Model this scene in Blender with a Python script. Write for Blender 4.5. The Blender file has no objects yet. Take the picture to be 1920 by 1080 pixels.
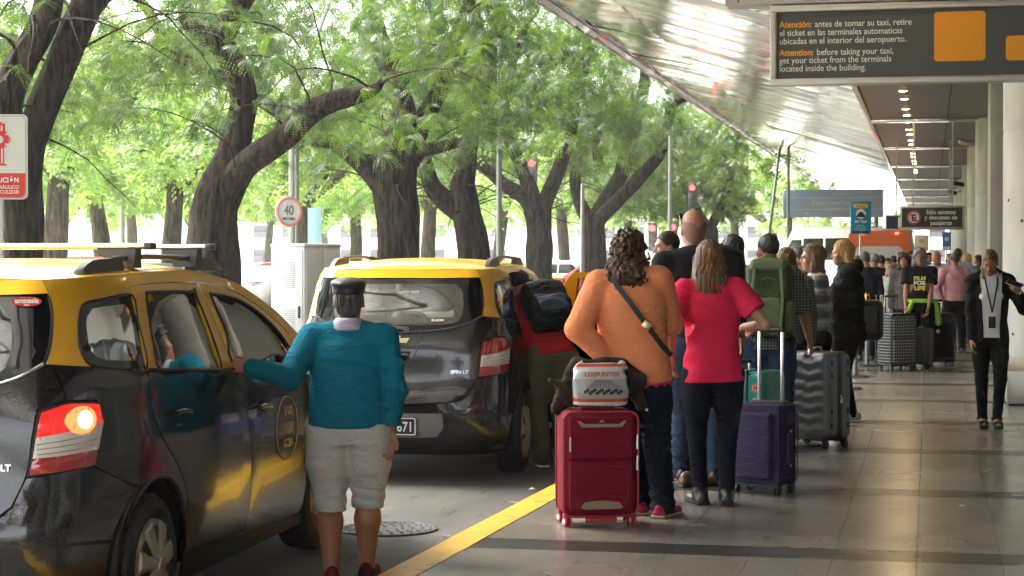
import bpy, bmesh, math, random
import numpy as np
from mathutils import Vector, Matrix, noise as mnoise
from mathutils.geometry import delaunay_2d_cdt
random.seed(7); RNG = np.random.default_rng(7)
R = math.radians
scene = bpy.context.scene
COL = scene.collection

# ------------------------------------------------------------ camera
CAMZ, FPX, ROAD = 1.52, 3600.0, -0.13
PITCH = math.atan(58/FPX); YAW = math.atan(782/FPX*math.cos(PITCH))
ORD = ['first', 'second', 'third', 'fourth', 'fifth', 'sixth', 'seventh', 'eighth', 'ninth', 'tenth', 'eleventh', 'twelfth', 'thirteenth', 'fourteenth', 'fifteenth', 'sixteenth', 'seventeenth', 'eighteenth', 'nineteenth', 'twentieth', 'twenty-first', 'twenty-second', 'twenty-third', 'twenty-fourth', 'twenty-fifth', 'twenty-sixth', 'twenty-seventh', 'twenty-eighth', 'twenty-ninth', 'thirtieth']
cd = bpy.data.cameras.new('camera'); cam = bpy.data.objects.new('camera', cd); COL.objects.link(cam)
cam.location = (0, 0, CAMZ); cam.rotation_euler = (math.pi/2-PITCH, 0, YAW)
cd.sensor_width = 36; cd.lens = 36*FPX/1920; cd.clip_end = 2000; cd.clip_start = .1
cd.dof.use_dof = True; cd.dof.focus_distance = 13.5; cd.dof.aperture_fstop = 11.0
scene.camera = cam
# ------------------------------------------------------------ sky, sun, exposure
w = bpy.data.worlds.new('World'); scene.world = w; w.use_nodes = True
nt = w.node_tree; nt.nodes.clear()
SUN_EL, SUN_AZ = R(52), R(-66)        # azimuth from +Y towards -X: left, a little ahead
sky = nt.nodes.new('ShaderNodeTexSky'); sky.sky_type = 'NISHITA'; sky.sun_disc = False
sky.sun_elevation = SUN_EL; sky.sun_rotation = SUN_AZ; sky.dust_density = 4.0; sky.air_density = 1.0
bw = nt.nodes.new('ShaderNodeRGBToBW'); mx = nt.nodes.new('ShaderNodeMix'); mx.data_type = 'RGBA'
mx.inputs[0].default_value = .82          # overcast: the blue washed out by thin cloud
bg = nt.nodes.new('ShaderNodeBackground'); bg.inputs[1].default_value = .15
wo = nt.nodes.new('ShaderNodeOutputWorld')
nt.links.new(sky.outputs[0], bw.inputs[0]); nt.links.new(sky.outputs[0], mx.inputs[6]); nt.links.new(bw.outputs[0], mx.inputs[7])
nt.links.new(mx.outputs[2], bg.inputs[0]); nt.links.new(bg.outputs[0], wo.inputs[0])
sl = bpy.data.lights.new('sun', 'SUN'); sl.energy = 1.6; sl.angle = R(20); sl.color = (1, .96, .88)
so = bpy.data.objects.new('sun', sl); COL.objects.link(so)
sdir = Vector((math.sin(SUN_AZ)*math.cos(SUN_EL), math.cos(SUN_AZ)*math.cos(SUN_EL), math.sin(SUN_EL)))
so.rotation_euler = sdir.to_track_quat('Z', 'Y').to_euler()
scene.view_settings.view_transform = 'Standard'; scene.view_settings.look = 'None'
scene.view_settings.gamma = 1; scene.view_settings.use_curve_mapping = False
scene.view_settings.exposure = 3.45
scene.render.engine = 'CYCLES'
cy = scene.cycles; cy.max_bounces = 8; cy.transparent_max_bounces = 16; cy.diffuse_bounces = 3; cy.glossy_bounces = 4
cy.transmission_bounces = 6; cy.volume_bounces = 0; cy.use_denoising = True; cy.sample_clamp_indirect = 6
cy.caustics_reflective = False; cy.caustics_refractive = False

# ------------------------------------------------------------ real places from sight lines
_M = cam.matrix_basis.copy() if False else (Matrix.Rotation(YAW, 4, 'Z') @ Matrix.Rotation(math.pi/2-PITCH, 4, 'X'))
def ray(u, v): return (_M @ Vector((u-960, 540-v, -FPX))).normalized()
def gp(u, v, z=0.0):
    """place on the level z under sight line (u, v)"""
    d = ray(u, v); t = (z-CAMZ)/d.z; return Vector((0, 0, CAMZ)) + d*t
def sp(u, v, s):
    """place on sight line (u, v) at the distance where a metre is s wide"""
    d = _M @ Vector((u-960, 540-v, -FPX)); d = d/FPX; return Vector((0, 0, CAMZ)) + d*(FPX/s)
def foot(u, s, z=0.0):
    """place on level z at column u and scale s"""
    v = 482 + (CAMZ-z)*s; return gp(u, v, z)

# ------------------------------------------------------------ objects
def tag(o, label=None, cat=None, group=None, kind=None):
    if label: o['label'] = label
    if cat: o['category'] = cat
    if group: o['group'] = group
    if kind: o['kind'] = kind
    return o
def empty(name, loc=(0, 0, 0), rz=0, label=None, cat=None, group=None, parent=None):
    o = bpy.data.objects.new(name, None); COL.objects.link(o); o.location = loc; o.rotation_euler = (0, 0, rz)
    o.empty_display_size = .1
    if parent: o.parent = parent
    return tag(o, label, cat, group)
def link(name, me, m=None, parent=None, smooth=None, loc=None):
    if m is not None:
        me.materials.clear()
        for q in (m if isinstance(m, (list, tuple)) else [m]): me.materials.append(q)
    if smooth: me.shade_smooth()
    o = bpy.data.objects.new(name, me); COL.objects.link(o)
    if loc is not None: o.location = loc
    if parent: o.parent = parent
    return o
def mesh(v, f, name='mesh'):
    me = bpy.data.meshes.new(name); me.from_pydata([tuple(map(float, p)) for p in v], [], [tuple(map(int, q)) for q in f]); me.update(); return me
def fastmesh(V, Q, name='mesh'):
    """V (n,3), Q (m,k) arrays"""
    V = np.asarray(V, np.float32); Q = np.asarray(Q, np.int32); k = Q.shape[1]
    me = bpy.data.meshes.new(name); me.vertices.add(len(V)); me.vertices.foreach_set('co', V.ravel())
    me.loops.add(Q.size); me.loops.foreach_set('vertex_index', Q.ravel())
    me.polygons.add(len(Q)); me.polygons.foreach_set('loop_start', np.arange(0, Q.size, k, dtype=np.int32))
    me.polygons.foreach_set('loop_total', np.full(len(Q), k, np.int32)); me.update(calc_edges=True); return me
class MB:
    """collects shapes in one bmesh"""
    def __init__(s): s.bm = bmesh.new(); s.mi = 0
    def _fin(s, geom):
        for f in geom: f.material_index = s.mi
        return s
    def faces(s, v, f, M=None):
        vs = [s.bm.verts.new((M @ Vector(p)) if M else p) for p in v]; out = []
        for q in f:
            try: out.append(s.bm.faces.new([vs[i] for i in q]))
            except ValueError: pass
        return s._fin(out)
    def box(s, x0, x1, y0, y1, z0, z1, b=0, seg=2, M=None):
        t = bmesh.new(); bmesh.ops.create_cube(t, size=1)
        for v in t.verts: v.co = Vector(((x0+x1)/2+v.co.x*(x1-x0), (y0+y1)/2+v.co.y*(y1-y0), (z0+z1)/2+v.co.z*(z1-z0)))
        if b > 0: bmesh.ops.bevel(t, geom=t.edges[:], offset=min(b, .49*min(x1-x0, y1-y0, z1-z0)), segments=seg, profile=.5, affect='EDGES', clamp_overlap=True)
        return s._add(t, M)
    def _add(s, t, M=None):
        t.verts.index_update(); v = [p.co.copy() for p in t.verts]; f = [[q.index for q in g.verts] for g in t.faces]; t.free()
        return s.faces(v, f, M)
    def tube(s, pts, r, n=10, cap=True, M=None):
        pts = [Vector(p) for p in pts]; rs = r if isinstance(r, (list, tuple)) else [r]*len(pts)
        v = []; f = []; up = None
        for i, p in enumerate(pts):
            d = (pts[min(i+1, len(pts)-1)]-pts[max(i-1, 0)]).normalized()
            if up is None: up = Vector((0, 0, 1)) if abs(d.z) < .9 else Vector((1, 0, 0))
            a = d.cross(up).normalized(); b = d.cross(a).normalized(); up = -b if False else a.cross(d)
            for k in range(n):
                t = 2*math.pi*k/n; v.append(p+(a*math.cos(t)+b*math.sin(t))*rs[i])
        for i in range(len(pts)-1):
            for k in range(n): f.append((i*n+k, (i+1)*n+k, (i+1)*n+(k+1) % n, i*n+(k+1) % n))
        if cap: f.append(tuple(range(n))); f.append(tuple(reversed(range((len(pts)-1)*n, len(pts)*n))))
        return s.faces(v, f, M)
    def lathe(s, prof, n=24, M=None, cap=True):
        v = []; f = []
        for (r, z) in prof:
            for k in range(n): t = 2*math.pi*k/n; v.append(Vector((r*math.cos(t), r*math.sin(t), z)))
        for i in range(len(prof)-1):
            for k in range(n): f.append((i*n+k, i*n+(k+1) % n, (i+1)*n+(k+1) % n, (i+1)*n+k))
        if cap: f.append(tuple(reversed(range(n)))); f.append(tuple(range((len(prof)-1)*n, len(prof)*n)))
        return s.faces(v, f, M)
    def prism(s, poly, z0, z1, M=None):
        """poly in xy extruded along z"""
        n = len(poly); v = [Vector((p[0], p[1], z0)) for p in poly]+[Vector((p[0], p[1], z1)) for p in poly]
        f = [tuple(reversed(range(n))), tuple(range(n, 2*n))]+[(i, (i+1) % n, n+(i+1) % n, n+i) for i in range(n)]
        return s.faces(v, f, M)
    def build(s, name, m=None, parent=None, smooth=40, loc=None):
        bmesh.ops.recalc_face_normals(s.bm, faces=s.bm.faces[:])
        me = bpy.data.meshes.new(name); s.bm.to_mesh(me); s.bm.free()
        if smooth: me.shade_smooth(); me.set_sharp_from_angle(angle=R(smooth))
        return link(name, me, m, parent, loc=loc)
def TR(x=0, y=0, z=0, rx=0, ry=0, rz=0):
    return Matrix.Translation((x, y, z)) @ Matrix.Rotation(rz, 4, 'Z') @ Matrix.Rotation(ry, 4, 'Y') @ Matrix.Rotation(rx, 4, 'X')
def rrect(w, h, r, n=5, cx=0, cy=0):
    o = []
    for (sx, sy, a0) in ((1, 1, 0), (-1, 1, 90), (-1, -1, 180), (1, -1, 270)):
        for i in range(n+1):
            a = R(a0+90*i/n); o.append((cx+sx*(w/2-r)+r*math.cos(a), cy+sy*(h/2-r)+r*math.sin(a)))
    return o
def copy_tree(o, parent=None):
    c = o.copy(); COL.objects.link(c)
    if parent: c.parent = parent
    for ch in list(o.children): copy_tree(ch, c)
    return c
def textmesh(body, size, depth=0, align='LEFT', bold=0, xs=1.0, line=1.0):
    cu = bpy.data.curves.new('text', 'FONT'); cu.body = body; cu.size = size; cu.extrude = depth; cu.align_x = align; cu.offset = bold; cu.space_line = line
    cu.resolution_u = 3
    o = bpy.data.objects.new('text', cu); COL.objects.link(o); dg = bpy.context.evaluated_depsgraph_get()
    me = bpy.data.meshes.new_from_object(o.evaluated_get(dg)); bpy.data.objects.remove(o); bpy.data.curves.remove(cu)
    if xs != 1.0: me.transform(Matrix.Diagonal((xs, 1, 1, 1)))
    return me
def text(name, body, size, M, m, parent, **k):
    """lettering laid in the local xz plane by M (text x right, text y up, facing -y)"""
    me = textmesh(body, size, **k); me.transform(M @ Matrix.Rotation(math.pi/2, 4, 'X')); return link(name, me, m, parent)

# ------------------------------------------------------------ materials
MATS = {}
def mat(name, col, rough=.6, metal=0, var=0, vs=6, bump=0, bs=40, spec=None, coat=0, emit=0, stretch=(1, 1, 1), trans=0, sheen=0, alpha=1, col2=None, detail=4, ior=None, sub=0):
    if name in MATS: return MATS[name]
    m = bpy.data.materials.new(name); m.use_nodes = True; n = m.node_tree; p = n.nodes['Principled BSDF']
    c = tuple(col)+(1,); p.inputs['Base Color'].default_value = c; p.inputs['Roughness'].default_value = rough; p.inputs['Metallic'].default_value = metal
    if spec is not None: p.inputs['Specular IOR Level'].default_value = spec
    if coat: p.inputs['Coat Weight'].default_value = coat; p.inputs['Coat Roughness'].default_value = .04
    if sheen: p.inputs['Sheen Weight'].default_value = sheen; p.inputs['Sheen Roughness'].default_value = .6
    if trans: p.inputs['Transmission Weight'].default_value = trans
    if alpha < 1: p.inputs['Alpha'].default_value = alpha
    if sub: p.inputs['Subsurface Weight'].default_value = sub; p.inputs['Subsurface Radius'].default_value = (.012, .005, .003)
    if emit: p.inputs['Emission Color'].default_value = c; p.inputs['Emission Strength'].default_value = emit
    if var or bump or col2:
        tc = n.nodes.new('ShaderNodeTexCoord'); mp = n.nodes.new('ShaderNodeMapping'); mp.inputs['Scale'].default_value = stretch
        n.links.new(tc.outputs['Object'], mp.inputs[0])
    if var or col2:
        t = n.nodes.new('ShaderNodeTexNoise'); t.inputs['Scale'].default_value = vs; t.inputs['Detail'].default_value = detail; n.links.new(mp.outputs[0], t.inputs['Vector'])
        r = n.nodes.new('ShaderNodeValToRGB'); r.color_ramp.elements[0].position = .3; r.color_ramp.elements[1].position = .7
        a = col2 if col2 else tuple(max(0, x*(1-var)) for x in col); b = tuple(min(1, x*(1+var)) for x in col)
        r.color_ramp.elements[0].color = tuple(a)+(1,); r.color_ramp.elements[1].color = tuple(b)+(1,)
        n.links.new(t.outputs[0], r.inputs[0]); n.links.new(r.outputs[0], p.inputs['Base Color'])
    if bump:
        t2 = n.nodes.new('ShaderNodeTexNoise'); t2.inputs['Scale'].default_value = bs; t2.inputs['Detail'].default_value = detail; n.links.new(mp.outputs[0], t2.inputs['Vector'])
        bn = n.nodes.new('ShaderNodeBump'); bn.inputs['Strength'].default_value = min(1, bump); bn.inputs['Distance'].default_value = .01*max(1, bump)
        n.links.new(t2.outputs[0], bn.inputs['Height']); n.links.new(bn.outputs[0], p.inputs['Normal'])
    MATS[name] = m; return m
def nodes(m): return m.node_tree, m.node_tree.nodes['Principled BSDF']

# ------------------------------------------------------------ signed-distance modelling (numpy)
def vnoise(P, seed=0):
    """smooth value noise in [-1,1], P (...,3)"""
    Pf = np.floor(P).astype(np.int64); f = P-Pf; f = f*f*(3-2*f); o = 0
    for dx in (0, 1):
        for dy in (0, 1):
            for dz in (0, 1):
                h = (Pf[..., 0]+dx)*374761393+(Pf[..., 1]+dy)*668265263+(Pf[..., 2]+dz)*2147483647+seed*144665
                h = (h ^ (h >> 13))*1274126177; h = h ^ (h >> 16); v = (h & 0xffff)/32767.5-1
                o = o+v*(f[..., 0] if dx else 1-f[..., 0])*(f[..., 1] if dy else 1-f[..., 1])*(f[..., 2] if dz else 1-f[..., 2])
    return o
def A3(*p): return np.array(p, float)
class SDF:
    def __init__(s): s.p = []
    def cone(s, a, b, ra, rb=None, k=.02, flat=None, sub=False):
        """tapered capsule; flat=(axis vector, factor) thins the section along the axis"""
        rb = ra if rb is None else rb; a = np.array(a, float); b = np.array(b, float)
        def fn(P):
            Q = P-a; B = b-a
            if flat is not None:
                n = np.array(flat[0], float); n = n/np.linalg.norm(n); fac = 1/flat[1]-1
                Q = Q+((Q@n)*fac)[..., None]*n; B = B+(B@n)*fac*n
            t = np.clip((Q@B)/max(1e-9, B@B), 0, 1); d = np.linalg.norm(Q-t[..., None]*B, axis=-1)-(ra+(rb-ra)*t)
            return d*(flat[1] if flat is not None and flat[1] < 1 else 1)
        m = max(ra, rb)*(max(1, flat[1]) if flat is not None else 1); s.p.append((np.minimum(a, b)-m, np.maximum(a, b)+m, fn, k, sub)); return s
    def ell(s, c, r, k=.02, rot=None, sub=False):
        c = np.array(c, float); r = np.array(r, float); M = None if rot is None else np.array(rot)
        def fn(P):
            Q = P-c
            if M is not None: Q = Q@M
            q = np.linalg.norm(Q/r, axis=-1); q2 = np.linalg.norm(Q/(r*r), axis=-1); return q*(q-1)/np.maximum(q2, 1e-6)
        m = r.max() if M is not None else r; s.p.append((c-m, c+m, fn, k, sub)); return s
    def loft(s, st, k=.02, rot=None, o=(0, 0, 0), n=2.3, sub=False):
        """stations (z, cx, cy, a, b) stacked along local z, superelliptic sections"""
        st = np.array(sorted(st), float); o = np.array(o, float); M = None if rot is None else np.array(rot)
        def fn(P):
            Q = P-o
            if M is not None: Q = Q@M
            z = Q[..., 2]; zz = np.clip(z, st[0, 0], st[-1, 0]); I = lambda j: np.interp(zz, st[:, 0], st[:, j])
            a = I(3); b = I(4); q = (np.abs((Q[..., 0]-I(1))/a)**n+np.abs((Q[..., 1]-I(2))/b)**n)**(1/n)
            d = (q-1)*np.minimum(a, b); dz = np.abs(z-zz); return np.where(dz > 0, np.sqrt(np.maximum(d, 0)**2+dz**2)+np.minimum(d, 0)*0, d) if True else d
        m = st[:, 3:5].max()+np.abs(st[:, 1:3]).max(); lo = A3(-m, -m, st[0, 0]); hi = A3(m, m, st[-1, 0])
        if M is not None:
            c = np.array([[x, y, z] for x in (lo[0], hi[0]) for y in (lo[1], hi[1]) for z in (lo[2], hi[2])])@M.T; lo, hi = c.min(0), c.max(0)
        s.p.append((lo+o, hi+o, fn, k, sub)); return s
    def box(s, c, h, r=.02, k=.01, rot=None, sub=False):
        c = np.array(c, float); h = np.array(h, float)-r; M = None if rot is None else np.array(rot)
        def fn(P):
            Q = P-c
            if M is not None: Q = Q@M
            q = np.abs(Q)-h; return np.linalg.norm(np.maximum(q, 0), axis=-1)+np.minimum(q.max(-1), 0)-r
        m = np.linalg.norm(h+r) if M is not None else h+r; s.p.append((c-m, c+m, fn, k, sub)); return s
    def mesh(s, h, disp=None, cut=None, name='mesh', bounds=None, hollow=None):
        pos = [p for p in s.p if not p[4]]; pad = 3*h+.02
        lo = np.min([p[0] for p in pos], 0)-pad; hi = np.max([p[1] for p in pos], 0)+pad
        if bounds is not None: lo = np.maximum(lo, bounds[0]); hi = np.minimum(hi, bounds[1])
        n = np.ceil((hi-lo)/h).astype(int)+1; V = np.full(n, .2, np.float64)
        ax = [lo[i]+h*np.arange(n[i]) for i in range(3)]
        for (a, b, fn, k, sub) in s.p:
            i0 = np.clip(np.floor((a-lo-k-3*h)/h).astype(int), 0, n); i1 = np.clip(np.ceil((b-lo+k+3*h)/h).astype(int)+1, 0, n)
            if (i1 <= i0).any(): continue
            G = np.stack(np.meshgrid(*[ax[i][i0[i]:i1[i]] for i in range(3)], indexing='ij'), -1); d = fn(G)
            sl = tuple(slice(i0[i], i1[i]) for i in range(3)); o = V[sl]; kk = max(k, 1e-5)
            if sub: g = np.clip(.5-.5*(o+d)/kk, 0, 1); V[sl] = o*(1-g)+(-d)*g+kk*g*(1-g)
            else: g = np.clip(.5+.5*(d-o)/kk, 0, 1); V[sl] = d*(1-g)+o*g-kk*g*(1-g)
        if disp is not None or cut is not None:
            near = np.abs(V) < .07; idx = np.argwhere(near); P = lo+idx*h
            if disp is not None: V[near] += disp(P)
            if cut is not None:
                idx = np.argwhere(V < .07); P = lo+idx*h; v = V[V < .07]; V[V < .07] = np.maximum(v, cut(P))
        return nets(V, lo, h, name)
def nets(V, lo, h, name='mesh'):
    n = np.array(V.shape)
    V[0], V[-1], V[:, 0], V[:, -1], V[:, :, 0], V[:, :, -1] = [1]*6
    neg = V < 0; c = np.zeros(n-1, int)
    for dx in (0, 1):
        for dy in (0, 1):
            for dz in (0, 1): c += neg[dx:n[0]-1+dx, dy:n[1]-1+dy, dz:n[2]-1+dz]
    act = (c > 0) & (c < 8); ids = np.full(n-1, -1); I = np.argwhere(act); ids[act] = np.arange(len(I))
    acc = np.zeros((len(I), 3)); cnt = np.zeros(len(I)); cor = [(0, 0, 0), (1, 0, 0), (0, 1, 0), (1, 1, 0), (0, 0, 1), (1, 0, 1), (0, 1, 1), (1, 1, 1)]
    vals = np.stack([V[I[:, 0]+a, I[:, 1]+b, I[:, 2]+d] for a, b, d in cor], 1)
    for a in range(8):
        for b in range(a+1, 8):
            if sum(abs(cor[a][i]-cor[b][i]) for i in range(3)) != 1: continue
            va, vb = vals[:, a], vals[:, b]; m = (va < 0) != (vb < 0); t = np.where(m, va/np.where(m, va-vb, 1), 0)
            p = np.array(cor[a])+t[:, None]*(np.array(cor[b])-np.array(cor[a])); acc[m] += p[m]; cnt[m] += 1
    P = lo+(I+acc/np.maximum(cnt, 1)[:, None])*h; Q = []
    for ax in range(3):
        u, w_ = [(1, 2), (2, 0), (0, 1)][ax]; s0 = [slice(1, n[i]-1) for i in range(3)]; s0[ax] = slice(0, n[ax]-1); s1 = list(s0); s1[ax] = slice(1, n[ax])
        A = neg[tuple(s0)]; B = neg[tuple(s1)]; E = np.argwhere(A != B); off = np.array([s.start for s in s0]); E = E+off; fl = neg[E[:, 0], E[:, 1], E[:, 2]]
        eu = np.zeros(3, int); eu[u] = 1; ew = np.zeros(3, int); ew[w_] = 1
        g = lambda q: ids[q[:, 0], q[:, 1], q[:, 2]]
        q = np.stack([g(E-eu-ew), g(E-ew), g(E), g(E-eu)], 1); q[~fl] = q[~fl][:, ::-1]; Q.append(q)
    Q = np.concatenate(Q); Q = Q[(Q >= 0).all(1)]; me = fastmesh(P, Q, name); me.shade_smooth(); return me
def joinmeshes(ms, name='mesh'):
    """meshes (each with its slot number) into one"""
    Vs = []; Fs = []; MI = []; SM = []; o = 0
    for me, k in ms:
        n = len(me.vertices); a = np.empty(n*3, np.float32); me.vertices.foreach_get('co', a); Vs.append(a.reshape(-1, 3))
        for p in me.polygons: pass
        lt = np.empty(len(me.polygons), np.int32); me.polygons.foreach_get('loop_total', lt)
        li = np.empty(len(me.loops), np.int32); me.loops.foreach_get('vertex_index', li); Fs.append((lt, li+o)); MI.append(np.full(len(lt), k, np.int32)); o += n
    V = np.concatenate(Vs); lt = np.concatenate([f[0] for f in Fs]); li = np.concatenate([f[1] for f in Fs])
    me = bpy.data.meshes.new(name); me.vertices.add(len(V)); me.vertices.foreach_set('co', V.ravel()); me.loops.add(len(li)); me.loops.foreach_set('vertex_index', li)
    me.polygons.add(len(lt)); st = np.concatenate([[0], np.cumsum(lt)[:-1]]).astype(np.int32); me.polygons.foreach_set('loop_start', st); me.polygons.foreach_set('loop_total', lt)
    me.polygons.foreach_set('material_index', np.concatenate(MI)); me.update(calc_edges=True); me.shade_smooth(); return me
# ============================================================ THE GROUND
asphalt = mat('asphalt', (.075, .067, .056), .8, var=.3, vs=1.2, bump=.35, bs=90, detail=8)
n, p = nodes(asphalt)
granite = mat('granite', (.17, .145, .11), .22, var=.1, vs=60, spec=.55)
def granite_mat(name, a, b, rough):
    m = mat(name, a, rough, spec=.6); n, p = nodes(m)
    tc = n.nodes.new('ShaderNodeTexCoord'); ob = n.nodes.new('ShaderNodeObjectInfo'); ge = n.nodes.new('ShaderNodeNewGeometry')
    t = n.nodes.new('ShaderNodeTexNoise'); t.inputs['Scale'].default_value = 130; t.inputs['Detail'].default_value = 3; n.links.new(ge.outputs['Position'], t.inputs['Vector'])
    r = n.nodes.new('ShaderNodeValToRGB'); r.color_ramp.elements[0].position = .38; r.color_ramp.elements[1].position = .62
    r.color_ramp.elements[0].color = b+(1,); r.color_ramp.elements[1].color = a+(1,); n.links.new(t.outputs[0], r.inputs[0])
    t2 = n.nodes.new('ShaderNodeTexNoise'); t2.inputs['Scale'].default_value = .9; t2.inputs['Detail'].default_value = 6; n.links.new(ge.outputs['Position'], t2.inputs['Vector'])
    mr = n.nodes.new('ShaderNodeMapRange'); mr.inputs['To Min'].default_value = .8; mr.inputs['To Max'].default_value = 1.2; n.links.new(t2.outputs[0], mr.inputs[0])
    m2 = n.nodes.new('ShaderNodeMapRange'); m2.inputs['To Min'].default_value = .93; m2.inputs['To Max'].default_value = 1.07; n.links.new(ob.outputs['Random'], m2.inputs[0])
    mu = n.nodes.new('ShaderNodeMath'); mu.operation = 'MULTIPLY'; n.links.new(mr.outputs[0], mu.inputs[0]); n.links.new(m2.outputs[0], mu.inputs[1])
    sp_ = n.nodes.new('ShaderNodeTexVoronoi'); sp_.inputs['Scale'].default_value = 3.1; n.links.new(ge.outputs['Position'], sp_.inputs['Vector']); sr = n.nodes.new('ShaderNodeMapRange'); sr.inputs['From Min'].default_value = .035; sr.inputs['From Max'].default_value = .06; sr.inputs['To Min'].default_value = .45; n.links.new(sp_.outputs['Distance'], sr.inputs[0])
    mu2 = n.nodes.new('ShaderNodeMath'); mu2.operation = 'MULTIPLY'; n.links.new(mu.outputs[0], mu2.inputs[0]); n.links.new(sr.outputs[0], mu2.inputs[1]); mu = mu2
    vm = n.nodes.new('ShaderNodeVectorMath'); vm.operation = 'SCALE'; n.links.new(r.outputs[0], vm.inputs[0]); n.links.new(mu.outputs[0], vm.inputs['Scale']); n.links.new(vm.outputs[0], p.inputs['Base Color'])
    m3 = n.nodes.new('ShaderNodeMapRange'); m3.inputs['To Min'].default_value = rough-.07; m3.inputs['To Max'].default_value = rough+.13; n.links.new(t2.outputs[0], m3.inputs[0]); n.links.new(m3.outputs[0], p.inputs['Roughness'])
    return m
tile_m = granite_mat('granite_tile', (.25, .222, .182), (.155, .137, .112), .22)
dark_m = granite_mat('granite_dark', (.045, .043, .036), (.025, .024, .02), .26)
joint_m = mat('joint', (.095, .082, .066), .8)
KA = gp(700, 1080); KB = gp(1045, 902); KD = (KB-KA); KD.z = 0; KD.normalize(); KN = Vector((KD.y, -KD.x, 0))   # kerb line and its normal towards the pavement
def kerb(t, off=0, z=0):
    q = KA + KD*(min(t, 15)-KA.y)/KD.y + KN*off; return (q.x, q.y if t <= 15 else t, z)
KR = .2
# far ground sheet, road, planted strip, pavement
tag(link('ground', mesh([(-400, -20, ROAD-.01), (400, -20, ROAD-.01), (400, 1500, ROAD-.01), (-400, 1500, ROAD-.01)], [(0, 1, 2, 3)]), mat('far_paving', (.62, .60, .56), .9, var=.2, vs=.05)), kind='structure')
rv = []; rf = []; NT = 60
ys = np.linspace(-6, 150, NT)
for i, t in enumerate(ys): rv += [(-10.1, t, ROAD-.004)]+[((kerb(t)[0]+10.1)*k/8-10.1, t, ROAD-.004) for k in range(1, 8)]+[kerb(t, .02, ROAD-.004)]
for i in range(NT-1):
    for k in range(8): rf.append((i*9+k, i*9+k+1, (i+1)*9+k+1, (i+1)*9+k))
n, p = nodes(asphalt)
# tyre grime and oil marks along the lane
tc = n.nodes.new('ShaderNodeTexCoord'); mp = n.nodes.new('ShaderNodeMapping'); mp.inputs['Scale'].default_value = (1.2, .25, 1); n.links.new(tc.outputs['Object'], mp.inputs[0])
t = n.nodes.new('ShaderNodeTexNoise'); t.inputs['Scale'].default_value = 1.3; t.inputs['Detail'].default_value = 7; n.links.new(mp.outputs[0], t.inputs[0])
r = n.nodes.new('ShaderNodeValToRGB'); r.color_ramp.elements[0].position = .35; r.color_ramp.elements[0].color = (.35, .34, .32, 1); r.color_ramp.elements[1].position = .6; n.links.new(t.outputs[0], r.inputs[0])
t2 = n.nodes.new('ShaderNodeTexNoise'); t2.inputs['Scale'].default_value = 9; t2.inputs['Detail'].default_value = 2; n.links.new(mp.outputs[0], t2.inputs[0])
r2 = n.nodes.new('ShaderNodeValToRGB'); r2.color_ramp.elements[0].position = .66; r2.color_ramp.elements[0].color = (1, 1, 1, 1); r2.color_ramp.elements[1].position = .7; r2.color_ramp.elements[1].color = (.3, .3, .3, 1); n.links.new(t2.outputs[0], r2.inputs[0])
old = p.inputs['Base Color'].links[0].from_socket
m1 = n.nodes.new('ShaderNodeMix'); m1.data_type = 'RGBA'; m1.blend_type = 'MULTIPLY'; m1.inputs[0].default_value = 1; n.links.new(old, m1.inputs[6]); n.links.new(r.outputs[0], m1.inputs[7])
m2 = n.nodes.new('ShaderNodeMix'); m2.data_type = 'RGBA'; m2.blend_type = 'MULTIPLY'; m2.inputs[0].default_value = 1; n.links.new(m1.outputs[2], m2.inputs[6]); n.links.new(r2.outputs[0], m2.inputs[7]); n.links.new(m2.outputs[2], p.inputs['Base Color'])
road = tag(link('road', mesh(rv, rf), asphalt), kind='structure')
# kerb: painted yellow, top and face, stones with joints
yel = mat('kerb_paint', (.62, .35, .014), .55, var=.12, vs=5, bump=.4, bs=30)
n, p = nodes(yel); tc = n.nodes.new('ShaderNodeTexCoord'); t = n.nodes.new('ShaderNodeTexNoise'); t.inputs['Scale'].default_value = 3.3; t.inputs['Detail'].default_value = 12; t.inputs['Roughness'].default_value = .75; n.links.new(tc.outputs['Object'], t.inputs[0])
r = n.nodes.new('ShaderNodeValToRGB'); r.color_ramp.elements[0].position = .565; r.color_ramp.elements[1].position = .64; n.links.new(t.outputs[0], r.inputs[0])
mx_ = n.nodes.new('ShaderNodeMix'); mx_.data_type = 'RGBA'; old = p.inputs['Base Color'].links[0].from_socket
n.links.new(r.outputs[0], mx_.inputs[0]); n.links.new(old, mx_.inputs[6]); mx_.inputs[7].default_value = (.16, .13, .09, 1); n.links.new(mx_.outputs[2], p.inputs['Base Color'])
kroot = tag(empty('kerb', (0, 0, 0)), kind='structure')
L = .98
for i in range(60):
    t0 = -4+i; mb = MB(); v = []
    j = random.uniform(-.004, .004); b = .018
    prof = [(0, ROAD), (0+j*0, -b), (.007, -.006), (b, .002+j*.3), (KR-.004, .002+j*.3), (KR-.004, ROAD)]
    for tt in (t0+.004, t0+.996): v += [kerb(tt, o+j, z) for o, z in prof]
    m_ = len(prof); mb.faces(v, [(k, k+1, m_+k+1, m_+k) for k in range(m_-1)]+[tuple(range(m_)), tuple(reversed(range(m_, 2*m_)))])
    mb.build('kerb_stone', yel, kroot, 30)
mb = MB(); v = []
for tt in (56.004, 150): v += [kerb(tt, o, z) for o, z in prof]
mb.faces(v, [(k, k+1, m_+k+1, m_+k) for k in range(m_-1)]); tag(mb.build('kerb_stone', yel, kroot, 30), kind='stuff')
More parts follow.
